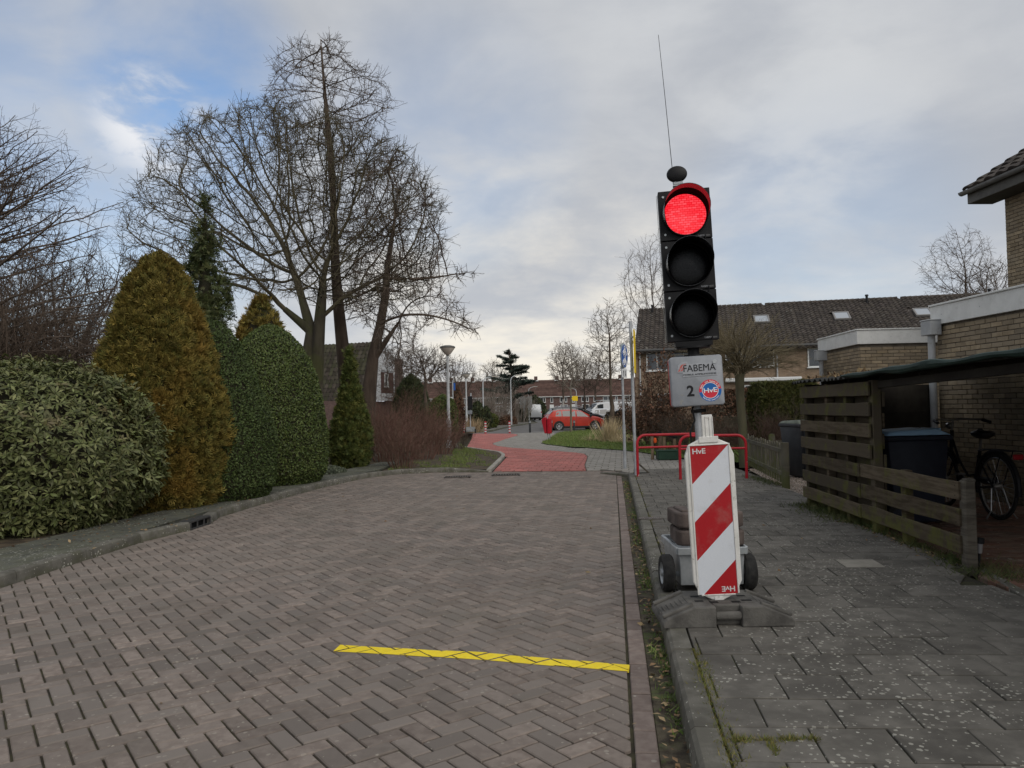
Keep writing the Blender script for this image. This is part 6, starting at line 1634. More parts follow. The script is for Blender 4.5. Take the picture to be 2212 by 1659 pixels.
def wall_bricks(parent, w_, z0, z1, m, nmax, wx, wy, phi, holes=(), y0=0.0, bl=.212, bh=.066, seed=1):
    """running bond on the local plane y = y0 of PARENT (x from 0 to w_); wx, wy, phi place the parent in the world for the visibility order"""
    r_ = random.Random(seed); j = .0105; cells, cut_ = [], []
    rows_ = int((z1 - z0) / bh)
    for k in range(rows_):
        z = z0 + k * bh; x = -bl / 2 * (k % 2)
        while x < w_:
            a, b = max(x, 0), min(x + bl, w_)
            if b - a > .04: (cells if b - a > bl - .001 else cut_).append((a, b, z))
            x += bl
    def boxm(L_, name=None):
        b = MB(); L2, H2, dp, c_ = (L_ - j) / 2, (bh - j) / 2, .010, .003
        vs = [(-L2, .004, -H2), (L2, .004, -H2), (L2, .004, H2), (-L2, .004, H2), (-L2, -dp + c_, -H2), (L2, -dp + c_, -H2), (L2, -dp + c_, H2), (-L2, -dp + c_, H2), (-L2 + c_, -dp, -H2 + c_), (L2 - c_, -dp, -H2 + c_), (L2 - c_, -dp, H2 - c_), (-L2 + c_, -dp, H2 - c_)]
        fs = [(8, 9, 10, 11)] + [(q + i, q + (i + 1) % 4, q + 4 + (i + 1) % 4, q + 4 + i) for q in (0, 4) for i in range(4)]
        return vs, fs
    vs, fs = boxm(bl); b = MB(); b.add(vs, fs); me = b.mesh('brick', m)
    cp, sp_ = math.cos(phi), math.sin(phi)
    def vis(a, b_, z):
        xm = (a + b_) / 2; X, Y = wx + xm * cp - y0 * sp_, wy + xm * sp_ + y0 * cp
        return seen(X, Y, z, 8, 8), Y
    cells.sort(key=lambda c: (not vis(*c)[0], c[2] < 1.95, vis(*c)[1]))
    rest_ = MB()
    for i, (a, b_, z) in enumerate(cells):
        loc = ((a + b_) / 2, y0 + r_.gauss(0, .0018), z + bh / 2)
        if i < nmax and vis(a, b_, z)[0]: o = obj('brick', me, parent, loc=loc); o.rotation_euler = (0, r_.gauss(0, .004), 0)
        else: rest_.add([(v[0] + loc[0], v[1] + loc[1], v[2] + loc[2]) for v in vs], fs)
    for a, b_, z in cut_:
        v2, f2 = boxm(b_ - a); rest_.add([(v[0] + (a + b_) / 2, v[1] + y0, v[2] + z + bh / 2) for v in v2], f2)
    if rest_.v: rest_.build('brick_field', m, parent, kind='stuff')

def downpipe(parent, x, y, ztop, zbot, r=.045, hop=True):
    m = MB()
    m.tube([(x, y, ztop), (x, y, zbot)], r, 14); o = m.build('downpipe', M_pipe, parent, sm=True)
    if hop:
        m = MB(); m.box((x, y, ztop + .10), (.24, .17, .21)); m.box((x, y, ztop + .212), (.26, .19, .02)); m.build('hopper', M_pipe, o, bevel=.008)
def garage(label, px, py, phi, w_, depth, zf, nm, seed, front_only=False):
    t = thing('brick_garage', label, 'garage', (px, py, 0), phi, 'flat roofed brick garages')
    m = MB(); m.box((w_ / 2, depth / 2, zf / 2 + .01), (w_, depth, zf)); m.build('wall', M_mortar, t)
    wall_bricks(t, w_, 0, zf, M_brick, nm, px, py, phi, y0=-.001, seed=seed)
    m = MB(); m.box((w_ / 2, -.030, zf + .135), (w_ + .13, .055, .27)); m.build('fascia', M_fascia, t, bevel=.004)
    m = MB(); m.box((w_ / 2, -.034, zf + .283), (w_ + .15, .09, .026)); m.build('roof_trim', M_fascia, t, bevel=.004)
    m = MB()
    for k in range(9): m.tube([(.2 + k * w_ / 9, -.057, zf + .135), (.2 + k * w_ / 9, -.061, zf + .135)], .007, 8)
    m.build('screws', M_galv, t)
    m = MB(); m.box((w_ / 2, depth / 2 + .03, zf + .14), (w_ + .06, depth - .06, .26)); m.build('roof', M_rooffelt, t)
    return t
# nearer garage: long wall along the pavement side, carport leans on it
HB = rad(-90 + 3)                                                    # local x runs from the far end towards the camera
g2 = garage('near flat roofed brick garage with white fascia above the carport', 6.19, 11.15, HB, 7.5, 4.0, 2.47, 300, 5)
m = MB(); m.box((-.036, 2.0, 2.47 + .135), (.055, 4.0, .27)); m.build('fascia', M_fascia, g2, bevel=.004)
downpipe(g2, .06, -.13, 2.32, .1, .05)
# far garage: corner towards the camera, two faces in view
g1 = garage('far flat roofed brick garage with a corner towards the street', 6.80, 15.0, rad(-3), 3.4, 2.2, 2.50, 170, 6)
m = MB(); m.box((-.036, 1.07, 2.50 + .135), (.055, 2.2, .27)); m.build('fascia', M_fascia, g1, bevel=.004)
m = MB(); m.box((-.040, 1.07, 2.783), (.09, 2.22, .026)); m.build('roof_trim', M_fascia, g1, bevel=.004)
side = bpy.data.objects.new('side_wall', None); link(side, g1); side.location = (0, 2.0, 0); side.rotation_euler = (0, 0, -PI / 2)
wall_bricks(side, 2.0, 0, 2.5, M_brick, 130, 6.8 + .1, 17.0, rad(-93), y0=-.001, seed=7)
downpipe(g1, -.11, 1.85, 2.30, .1, .045)
# two storey house at the right edge
HBp = rad(-90 + 3.5)
h3 = thing('brick_house', 'two storey yellow brick house cut off by the right edge', 'house', (9.1, 14.0, 0), HBp)
m = MB(); m.box((4, 4, 2.55), (8, 8, 5.1)); m.build('wall', M_mortar, h3)
wall_bricks(h3, 2.2, 2.6, 5.1, M_brick, 220, 9.1, 14.0, HBp, y0=-.001, seed=8)
m = MB(); m.box((3.75, -.22, 5.06), (8.2, .46, .04)); m.build('soffit', mat('soffit_dark', (.06, .056, .05), (.08, .075, .065), 6, .7), h3)
m = MB(); m.box((3.75, -.46, 5.16), (8.2, .03, .24)); m.build('fascia', mat('eaves_board', (.09, .085, .075), (.12, .115, .10), 6, .6), h3, bevel=.004)
gpf = [(.065 * math.cos(PI + PI * i / 8), .065 * math.sin(PI + PI * i / 8)) for i in range(9)]
m = MB()
for x0_, x1_ in ((-.42, 7.8),):
    vs = [(x0_, -.545 + p_[0], 5.27 + p_[1]) for p_ in gpf] + [(x1_, -.545 + p_[0], 5.27 + p_[1]) for p_ in gpf]; k = len(gpf)
    m.add(vs, [(i, i + 1, k + i + 1, k + i) for i in range(k - 1)] + [tuple(range(k))])
m.build('gutter', mat('gutter_zinc', (.15, .15, .145), (.20, .20, .19), 6, .6), h3)
def tile_mesh(tw, tl, m, flat=False, amp=1.0):
    prof_ = [(0, .0), (.16, .044), (.34, .062), (.52, .044), (.68, .004), (.84, -.014), (1.0, -.006)] if not flat else [(0, 0), (.5, .006), (1, 0)]
    prof_ = [(a, b * amp) for a, b in prof_]
    k = len(prof_); vs = [(x_ * tw, 0, z_ + .036) for x_, z_ in prof_] + [(x_ * tw, tl * 1.12, z_ - .004) for x_, z_ in prof_] + [(x_ * tw, 0.004, z_ - .022) for x_, z_ in prof_]
    fs = [(i, i + 1, k + i + 1, k + i) for i in range(k - 1)] + [(2 * k + i, 2 * k + i + 1, i + 1, i) for i in range(k - 1)]
    b = MB(); b.add(vs, fs); return b, vs, fs
def roof_tiles(roof, O, a, up, width, length, m, nmax, tw=.30, tl=.33, seed=1, skip=None, flat=False, name='roof_tile', amp=1.0):
    """tiles on the plane through O spanned by a (along the eaves) and up (up the slope), in ROOF's local frame"""
    r_ = random.Random(seed); a, up, O = Vector(a).normalized(), Vector(up).normalized(), Vector(O); nrm_ = a.cross(up).normalized()
    b, vs, fs = tile_mesh(tw, tl, m, flat, amp); me = b.mesh(name, m); rest_ = MB(); cnt = 0
    for j in range(int(length / tl + .5)):
        for i in range(int(width / tw + .5)):
            if skip and skip(i * tw, j * tl): continue
            Mx = Matrix.Identity(4)
            for q, v in enumerate((a, up, nrm_)):
                for p_ in range(3): Mx[p_][q] = v[p_]
            o_ = O + a * (i * tw) + up * (j * tl) + nrm_ * (r_.gauss(0, .003)); Mx[0][3], Mx[1][3], Mx[2][3] = o_
            Mx = Mx @ Matrix.Rotation(r_.gauss(0, .008), 4, 'Z')
            if cnt < nmax: o = obj(name, me, roof); o.matrix_local = Mx; cnt += 1
            else: rest_.add([Mx @ Vector(v) for v in vs], fs)
    if rest_.v: rest_.build(name + '_field', m, roof, kind='stuff')
rf = obj('roof', None, h3) if False else bpy.data.objects.new('roof', None); link(rf, h3)
m = MB(); m.add([(-.3, -.52, 5.27), (7.8, -.52, 5.27), (7.8, 3.9, 8.0), (-.3, 3.9, 8.0), (-.3, -.52, 5.22), (7.8, -.52, 5.22), (7.8, 3.9, 7.95), (-.3, 3.9, 7.95)], [(0, 1, 2, 3), (7, 6, 5, 4), (0, 4, 5, 1), (1, 5, 6, 2), (2, 6, 7, 3), (3, 7, 4, 0)]); m.build('roof_deck', M_tileD, rf)
roof_tiles(rf, (-.34, -.56, 5.285), (1, 0, 0), (0, 4.42, 2.73), 2.6, 5.1, M_tileD, 120, seed=4, amp=.55)

# ---- long row of houses behind the railings: three houses under one ridge
PHL = rad(-13); AL = Vector((8.0, 50.0, 0)); aL = Vector((math.cos(PHL), math.sin(PHL), 0)); nL = Vector((math.sin(PHL), -math.cos(PHL), 0))
def on_wall(u, v, A, a, n):
    r = ray(u, v); o = Vector((0, 0, CAMH)); tt = (A - o).dot(n) / r.dot(n); p = o + r * tt
    return (p - A).dot(a), p.z
def window(parent, x0, x1, z0, z1, y=-.03, mull=(), tr=(), fw=.07, gm=None, name='window'):
    m = MB()
    for a, b, c, d_ in ((x0, x1, z0, z0 + fw), (x0, x1, z1 - fw, z1), (x0, x0 + fw, z0 + fw, z1 - fw), (x1 - fw, x1, z0 + fw, z1 - fw)): m.box(((a + b) / 2, y, (c + d_) / 2), (b - a, .08, d_ - c))
    for q in mull: m.box((x0 + (x1 - x0) * q, y + .001, (z0 + z1) / 2), (fw * .8, .076, z1 - z0 - 2 * fw))
    for q in tr: m.box(((x0 + x1) / 2, y + .002, z0 + (z1 - z0) * q), (x1 - x0 - 2 * fw, .07, fw * .8))
    o = m.build(name, M_frame, parent)
    g = MB(); g.box(((x0 + x1) / 2, y + .03, (z0 + z1) / 2), (x1 - x0 - fw, .01, z1 - z0 - fw)); g.build('pane', gm or M_glass, o)
    g = MB(); g.box(((x0 + x1) / 2, y - .03, z0 - .03), (x1 - x0 + .12, .16, .05)); g.build('sill', M_frame, o)
    return o
UW = 8.7; EZ, RZ, RD = 5.0, 8.25, 5.6
sl = Vector((0, RD, RZ - EZ)); slL = sl.length
def on_roof(u, v):
    n_ = (aL.cross(Vector((-nL.x * RD, -nL.y * RD, RZ - EZ)))).normalized(); A_0 = AL + Vector((0, 0, EZ)); r = ray(u, v); o = Vector((0, 0, CAMH)); p = o + r * ((A_0 - o).dot(n_) / r.dot(n_))
    return (p - AL).dot(aL), (p.z - EZ) / (RZ - EZ) * slL
SKY = [on_roof(u, v) for u, v in ((1645, 692), (1818, 685), (1993, 677))]
labs = ('left end house of the long brick row with its gable by the yellow sign', 'middle house of the long brick row with the white awning', 'right house of the long brick row behind the far garage')
wins = []
for u0, u1, v0, v1, ml in ((1396, 1447, 762, 801, (.45,)), (1448, 1506, 760, 799, (.5,)), (1566, 1717, 752, 792, (.33, .66)), (1744, 1782, 752, 793, ()), (1500, 1544, 879, 908, (.5,)), (1608, 1640, 832, 872, ()), (1420, 1455, 850, 890, (.5,))):
    x0, za = on_wall(u0, v0, AL, aL, nL); x1, _ = on_wall(u1, v0, AL, aL, nL); _, zb_ = on_wall((u0 + u1) / 2, v1, AL, aL, nL); wins.append((x0, x1, zb_, min(za, EZ - .16), ml))
for k in range(3):
    p = AL + aL * (UW * k); t = thing('row_house', labs[k], 'house', p, PHL, 'houses of the long brick row')
    m = MB(); m.box((UW / 2, 4.5, EZ / 2), (UW - .004, 9, EZ)); w_o = m.build('wall', M_fbrick, t)
    if k == 0:
        m = MB(); m.add([(0, 0, EZ - .02), (0, 9, EZ - .02), (0, RD - .5, RZ - .25), (.2, 0, EZ - .02), (.2, 9, EZ - .02), (.2, RD - .5, RZ - .25)], [(0, 2, 1), (3, 4, 5), (0, 3, 5, 2), (1, 2, 5, 4)]); m.build('gable', M_fbrick, t)
    for (x0, x1, z0_, z1_, ml) in wins:
        if UW * k <= (x0 + x1) / 2 < UW * (k + 1): window(t, x0 - UW * k, min(x1 - UW * k, UW - .05), max(z0_, .3), z1_, mull=ml, gm=M_glass)
    m = MB(); m.box((UW / 2, -.34, EZ - .02), (UW, .16, .10)); m.build('gutter', mat('long_gutter', (.12, .12, .12), rough=.6) if k == 0 else bpy.data.materials['long_gutter'], t)
    m = MB(); m.box((UW / 2, -.17, EZ - .10), (UW, .34, .05)); m.build('soffit', bpy.data.materials['long_gutter'], t)
    rf = bpy.data.objects.new('roof', None); link(rf, t)
    e0 = (0, -.42, EZ + .02 - .42 * (RZ - EZ) / RD)
    m = MB(); m.add([(0, e0[1], e0[2] - .05), (UW, e0[1], e0[2] - .05), (UW, RD, RZ - .03), (0, RD, RZ - .03)], [(0, 1, 2, 3)]); m.add([(0, RD, RZ - .03), (UW, RD, RZ - .03), (UW, 9.4, EZ - .1), (0, 9.4, EZ - .1)], [(0, 1, 2, 3)]); m.build('roof_deck', M_tileD, rf)
    mine_ = [(s_[0] - UW * k - .5, s_[1] - .55 + .48) for s_ in SKY if UW * k <= s_[0] < UW * (k + 1)]; sky_w, sky_l = 1.0, 1.15
    roof_tiles(rf, (0, e0[1], e0[2]), (1, 0, 0), tuple(sl), UW, slL + .5, M_tileD, 300, seed=20 + k, skip=lambda a, b: any(sx_ - .25 < a < sx_ + sky_w - .02 and sa_ - .28 < b < sa_ + sky_l - .03 for sx_, sa_ in mine_))
    m = MB()
    for i in range(int(UW / .34)): m.tube([(i * .34 + .01, RD, RZ + .02), (i * .34 + .33, RD, RZ + .03)], [.12, .135], 8)
    m.build('ridge_tiles', M_tileD, rf)
    for sky_x, sky_a in mine_:
        up_ = sl.normalized(); nn_ = Vector((0, -up_.z, up_.y))
        def P(x_, s_, h_): q = Vector((0, e0[1], e0[2])) + up_ * s_ + nn_ * h_; return (x_, q.y, q.z)
        m = MB()
        for xa, xb, sa, sb_ in ((sky_x, sky_x + .09, sky_a, sky_a + sky_l), (sky_x + sky_w - .09, sky_x + sky_w, sky_a, sky_a + sky_l), (sky_x + .09, sky_x + sky_w - .09, sky_a, sky_a + .09), (sky_x + .09, sky_x + sky_w - .09, sky_a + sky_l - .09, sky_a + sky_l)):
            q = [P(xa, sa, .0), P(xb, sa, .0), P(xb, sb_, .0), P(xa, sb_, .0), P(xa, sa, .13), P(xb, sa, .13), P(xb, sb_, .13), P(xa, sb_, .13)]
            m.add(q, [(3, 2, 1, 0), (4, 5, 6, 7), (0, 1, 5, 4), (1, 2, 6, 5), (2, 3, 7, 6), (3, 0, 4, 7)])
        so_ = m.build('skylight', mat('skylight_frame', (.22, .21, .20), rough=.5) if 'skylight_frame' not in bpy.data.materials else bpy.data.materials['skylight_frame'], t)
        m = MB(); m.add([P(sky_x + .08, sky_a + .08, .10), P(sky_x + sky_w - .08, sky_a + .08, .10), P(sky_x + sky_w - .08, sky_a + sky_l - .08, .10), P(sky_x + .08, sky_a + sky_l - .08, .10)], [(0, 1, 2, 3)]); m.build('pane', M_glasssky, so_)
    m = MB(); vx = {0: 1.0, 1: 6.5, 2: 5.2}[k]; m.tube([(vx, RD - .5, RZ - .35), (vx, RD - .5, RZ + .25)], [.09, .08], 10); m.tube([(vx, RD - .5, RZ + .22), (vx, RD - .5, RZ + .32)], [.12, .10], 10); m.build('roof_vent', M_blk, t)
    m = MB(); m.tube([(.35 if k == 0 else .1, -.1, EZ - .1), (.35 if k == 0 else .1, -.1, .1)], .05, 10); m.build('downpipe', M_pipe, t)
    if k == 1:
        x0, za = on_wall(1566, 822, AL, aL, nL); x1, _ = on_wall(1731, 818, AL, aL, nL)
        m = MB(); m.box(((x0 + x1) / 2 - UW, -.22, za), (x1 - x0, .34, .24)); m.build('awning', M_frame, t, bevel=.05)
# ---- white gabled house behind the trees on the left
A_ = at(783, 866, 58); A_.z = 0; B_ = at(856, 866, 64.5); B_.z = 0
aG = (B_ - A_).normalized(); nG = Vector((aG.y, -aG.x, 0)); phG = math.atan2(aG.y, aG.x)
hw = thing('gabled_house', 'house with steep dark tiled roof and white gable behind the bare trees', 'house', A_, phG)
px_ = lambda u, v: on_wall(u, v, A_, aG, nG)
M_clad = mat('white_cladding', (.62, .64, .66), (.70, .71, .72), 5, .6, isl=.06)
top_l, top_r = px_(821, 741), px_(836, 742); r_mid = px_(852, 773); r_bot = px_(852, 866); l_bot = (0, r_bot[1]); l_mid = px_(795, 830)
outl = [l_bot, r_bot, r_mid, top_r, top_l]
m = MB(); m.T = XZ; m.prism(outl, -.3, -.02); m.build('gable', mat('gable_back', (.40, .41, .42), rough=.8), hw)
rc0, rc1 = px_(822, 803), px_(850, 850)
nb = 15; zlo, zhi = l_bot[1], top_l[1]
for k in range(nb):
    za, zb_ = zlo + (zhi - zlo) * k / nb, zlo + (zhi - zlo) * (k + 1) / nb - .02
    q = clip(clip(outl, (0, za), (0, 1)), (0, zb_), (0, -1))
    parts_ = [q]
    if za < rc0[1] and zb_ > rc1[1]: parts_ = [clip(q, (rc0[0], 0), (-1, 0)), clip(q, (rc1[0], 0), (1, 0))]
    for q in parts_:
        if len(q) >= 3 and abs(area(q)) > .01: b = MB(); b.T = XZ; b.prism(q, -.02, .02); b.build('cladding_board', M_clad, hw)
m = MB(); m.box(((rc0[0] + rc1[0]) / 2, -.012, (rc0[1] + rc1[1]) / 2), (rc1[0] - rc0[0] - .02, .03, rc0[1] - rc1[1] - .02)); m.build('recess', mat('recess_brick', (.085, .042, .036), (.11, .055, .048), 5, .9), hw)
window(hw, rc0[0] + .25 * (rc1[0] - rc0[0]), rc0[0] + .52 * (rc1[0] - rc0[0]), rc1[1] + .55 * (rc0[1] - rc1[1]) - .4, rc0[1] - .1, y=-.06)
m = MB(); m.box((r_bot[0] + 1.1, .5, r_mid[1] / 2), (2.2, .8, r_mid[1])); m.build('wall', M_fbrickp, hw)
m = MB(); m.box((r_bot[0] / 2 - 2.4, 1.5, l_bot[1] / 2), (r_bot[0] + 5, 2.2, l_bot[1] - .1)); m.build('wall', M_fbrickp, hw)
# roof plane runs left from the gable's left edge, facing the street
Ti = (Matrix.Translation(A_) @ Matrix.Rotation(phG, 4, 'Z')).inverted()
er, rr2 = Vector((0, 0, l_bot[1])), Vector((top_l[0], 0, top_l[1]))
el = Ti @ at(600, 872, 61); el.z = er.z
aR = (el - er).normalized(); upR = (rr2 - er); upR = upR
rf = bpy.data.objects.new('roof', None); link(rf, hw)
wR = (el - er).length
m = MB(); m.add([er, er + aR * wR, er + aR * wR + upR, er + upR], [(3, 2, 1, 0)]); m.build('roof_deck', M_tileD, rf)
M_tileW = mat('weathered_roof_tile', (.040, .033, .027), (.062, .052, .043), 2.5, .9, .3, 60, isl=.3, hue=(.050, .050, .030), spec=.1)
upn = upR.normalized()
roof_tiles(rf, er + aR * wR, -aR, upn, wR, upR.length, M_tileW, 300, tw=.36, tl=.42, seed=31)
# ---- far brown terrace, one thing per house
TW = 5.32; TY = 190
tb = None
for k in range(11):
    lab = ('terrace house hidden behind the cedar', 'terrace house at the left of the brown row', 'terrace house behind the bare bushes')[k % 3]
    X0 = -26 + k * TW
    if k == 0:
        t = thing('terrace_house', 'brown terrace house far down the street', 'house', (X0, TY, 0), 0, 'far brown terrace of houses'); tb = t
        m = MB(); m.box((TW / 2, 4.2, 1.95), (TW - .01, 8.4, 4.7)); m.build('wall', M_fbrickp, t)
        r_ = bpy.data.objects.new('roof', None); link(r_, t)
        M_tr = mat('terrace_roof_tile', (.075, .042, .034), (.105, .062, .05), 1.2, .85, isl=.25)
        m = MB(); m.add([(0, -.35, 4.1), (TW, -.35, 4.1), (TW, 4.2, 8.35), (0, 4.2, 8.35)], [(0, 1, 2, 3)]); m.add([(0, 4.2, 8.35), (TW, 4.2, 8.35), (TW, 8.8, 4.1), (0, 8.8, 4.1)], [(0, 1, 2, 3)]); m.build('roof_deck', M_tr, r_)
        m = MB()
        for j in range(15):
            f0, f1 = j / 15, (j + 1) / 15; m.add([(0, -.36 + 4.55 * f0, 4.17 + 4.25 * f0), (TW, -.36 + 4.55 * f0, 4.17 + 4.25 * f0), (TW, -.36 + 4.55 * f1, 4.12 + 4.25 * f1), (0, -.36 + 4.55 * f1, 4.12 + 4.25 * f1), (0, -.36 + 4.55 * f0, 4.06 + 4.25 * f0), (TW, -.36 + 4.55 * f0, 4.06 + 4.25 * f0)], [(0, 1, 2, 3), (4, 5, 1, 0)])
        m.build('tile_course', M_tr, r_)
        m = MB(); m.box((TW / 2, -.35, 4.05), (TW, .2, .14)); m.build('gutter', M_frame, t)
        window(t, .5, 2.3, 2.65, 3.9, mull=(.68,), fw=.11); window(t, 3.5, 4.15, 2.6, 3.9, fw=.10); window(t, .6, 2.4, .7, 2.05, mull=(.5,), fw=.11)
        m = MB(); m.box((3.8, -.04, 1.05), (1.0, .1, 2.1)); m.build('door', M_frame, t)
        m = MB(); m.box((.1, 4.0, 8.75), (.85, .8, 1.1)); m.build('chimney', M_fbrickp, t); m = MB(); m.box((.1, 3.9, 8.2), (1.3, 1.0, .22)); m.build('chimney_flashing', M_frame, t)
        m = MB(); m.box((TW - .05, -.2, 6.1), (.07, .06, .06)); m.build('eaves_bracket', M_frame, t)
    else:
        t = copy_tree(tb); t.location = (X0, TY, 0)
    t['label'] = ('leftmost', 'second', 'third', 'fourth', 'fifth', 'sixth', 'seventh', 'eighth', 'ninth', 'tenth', 'rightmost')[k] + ' house from the left of the far brown terrace'
# ================================================================== carport and fence
M_wood = mat('weathered_plank', (.070, .052, .034), (.145, .115, .080), 3.5, .95, .6, 40, spec=.1, isl=.3, stretch=(1, 1, 9), moss=((.115, .120, .032), .22, .24, .75), hue=(.080, .066, .048))
M_woodd = mat('dark_board', (.028, .024, .020), (.048, .042, .034), 2.2, .92, .4, 40, isl=.2)
FX, FY = 3.468, 5.924; FA = math.atan2(.9979, .0649)                 # local x runs along the fence, away from the camera
fen = thing('slatted_fence', 'weathered pallet style fence with wide mossy slats beside the pavement', 'fence', (FX, FY, PZ), FA)
ztop = [1.575 - .2055 * i - PZ for i in range(7)]
rf_ = random.Random(4)
def plank(s0, s1, zt, y, name='plank', h=.137, m=None, th=.024, wob=.006):
    b = MB(); L_ = s1 - s0; n = max(2, int(L_ / .35)); vs = []; 
    for i in range(n + 1):
        x_ = s0 + L_ * i / n; w1, w2 = rf_.gauss(0, wob * .5), rf_.gauss(0, wob * .5); vs += [(x_, y - th / 2, zt - h + w1), (x_, y + th / 2, zt - h + w1), (x_, y + th / 2, zt + w2), (x_, y - th / 2, zt + w2)]
    fs = [(i * 4 + j, i * 4 + (j + 1) % 4, i * 4 + 4 + (j + 1) % 4, i * 4 + 4 + j) for i in range(n) for j in range(4)] + [(3, 2, 1, 0), (n * 4, n * 4 + 1, n * 4 + 2, n * 4 + 3)]
    b.add(vs, fs); o = b.build(name, m or M_wood, fen, bevel=.004)
    nl_ = MB()
    for xx in (s0 + .05, s1 - .05):
        for zz in (zt - .03, zt - h + .03): nl_.tube([(xx, y + th / 2, zz), (xx, y + th / 2 + .003, zz)], .005, 6)
    nl_.build('nail', M_blk, o)
    return o
# local +y points to the street side
for i in range(7):
    if i < 4: plank(1.62, 3.80, ztop[i], .075)
    else: plank(-.02, 1.92, ztop[i], .060 if i < 6 else .062); plank(1.93, 3.80, ztop[i] - .004, .068)
for i in range(7): plank(1.60 + .02 * (i % 3), 3.78, ztop[i] - .1, -.055, 'rear_plank', h=.150, m=M_wood)
for s_, w_ in ((1.66, .10), (2.35, .075), (2.95, .075), (3.70, .09)):
    b = MB(); b.box((s_, .008, .74), (w_, .085, 1.50)); b.build('upright', M_wood, fen, bevel=.004)
b = MB(); b.box((-.03, .010, .30), (.092, .085, .73)); b.box((-.035, .0, .665), (.08, .075, .03)); b.build('post', M_oldwood, fen, bevel=.010)
b = MB(); b.box((1.02, .005, .31), (.10, .07, .70)); b.build('post', M_wood, fen, bevel=.006)
# carport: corrugated roof from the fence to the garage wall
cp_ = thing('carport', 'low lean-to carport with corrugated roof and folded green tarpaulin edge', 'carport', (FX, FY, PZ), 0)
fd = Vector((.0649, .9979, 0))
def fpt(s, off, z): return Vector((fd.x * s + off * .9979, fd.y * s - off * .0649, z - PZ))
wd_ = lambda Y: 6.19 - (11.15 - Y) * .0524 - FX
n = 276; vs = []; fs = []
for i in range(n + 1):
    s_ = -4.6 + 8.65 * i / n; wz = .018 * math.sin(2 * PI * s_ / .076 * .5)
    sag = .012 * math.sin(s_ * 2.1)
    f_ = fpt(s_, -.13 + .02 * math.sin(s_ * 5), 1.63 + .011 * (3.8 - s_) + wz + sag); Yw = FY + f_.y
    b_ = Vector((wd_(Yw + .6) - .02, f_.y + .6 * (i / n) , 1.90 - PZ + wz))
    vs += [f_, f_.lerp(b_, .5), b_]
    if i: fs += [((i - 1) * 3 + j, i * 3 + j, i * 3 + j + 1, (i - 1) * 3 + j + 1) for j in (0, 1)]
m = MB(); m.add(vs, fs); ro = m.build('roof_sheet', mat('corrugated_sheet', (.035, .036, .034), (.06, .06, .055), 5, .85, .3, 60), cp_, sm=True)
ro.modifiers.new('thickness', 'SOLIDIFY').thickness = .006
m = MB(); m.bar(fpt(1.6, .03, 1.545), fpt(3.85, .03, 1.535), .05, .09); m.bar(fpt(-4.6, .05, 1.66), fpt(1.6, .03, 1.545), .06, .07); m.build('beam', M_woodd, cp_, bevel=.004)
m = MB()
for q in range(10): s_ = -4.3 + q * .85; f_ = fpt(s_, .05, 1.60); m.bar(f_, Vector((wd_(FY + s_ + .6), f_.y + .4, 1.86 - PZ)), .05, .06)
m.build('rafters', M_woodd, cp_)
# tarpaulin rolled over the front edge
pts = []; rq = random.Random(8); vs = []; nn = 78; k = 8
for i in range(nn + 1):
    s_ = -4.6 + 6.7 * i / nn; hgt = .050 + .012 * math.sin(s_ * 3.3) + .008 * math.sin(s_ * 9.1) if s_ < 1.75 else .035 + .012 * math.sin(s_ * 8)
    c_ = fpt(s_, -.14, 1.645 + .011 * (3.8 - s_) + .006 * math.sin(s_ * 7))
    for j in range(k):
        a = 2 * PI * j / k; vs.append(c_ + Vector((math.cos(a) * .035, 0, math.sin(a) * hgt * .62 - .02)))
fs = [(i * k + j, i * k + (j + 1) % k, (i + 1) * k + (j + 1) % k, (i + 1) * k + j) for i in range(nn) for j in range(k)] + [tuple(range(k - 1, -1, -1)), tuple(nn * k + j for j in range(k))]
m = MB(); m.add(vs, fs); m.build('tarpaulin', mat('green_tarpaulin', (.014, .030, .024), (.022, .042, .034), 4, .6, .3, 25, spec=.15), cp_, sm=True)
# dark boarded back of the carport
bb0, bb1 = Vector((FX + fd.x * 3.85, FY + fd.y * 3.85, 0)), Vector((6.22, 11.28, 0))
bd = (bb1 - bb0).normalized()
for k in range(8):
    b = MB(); b.bar(bb0 + Vector((0, 0, .08 + .19 * k + PZ)) - Vector((FX, FY, PZ)), bb1 + Vector((0, 0, .08 + .19 * k + PZ)) - Vector((FX, FY, PZ)), .02, .196); b.build('back_board', M_woodd, cp_, bevel=.003)
for k in range(8):  # board wall added out of view to keep light out of the carport
    b = MB(); b.bar(fpt(-4.5, .05, .10 + .19 * k), Vector((wd_(FY - 4.5) - .05, fpt(-4.5, 0, 0).y, .10 + .19 * k - PZ)), .02, .186); b.build('unseen_shade_board', M_woodd, cp_)
# moss and dead leaves on the roof's far edge
rng = np.random.RandomState(5); q = np.array([tuple(fpt(rng.uniform(2.0, 3.9), rng.uniform(-.05, .5), 1.68) + Vector((FX, FY, PZ))) for _ in range(260)])
V, F = scatter(LEAF2_V, LEAF2_F, q, frames(rng.randn(260, 3) + np.array([0, 0, .6]), rng.randn(260, 3), rng), .05 * (.5 + rng.rand(260))); obj('roof_leaves', mesh_np('roof_leaves', V, F, M_litter), None, 'stuff')

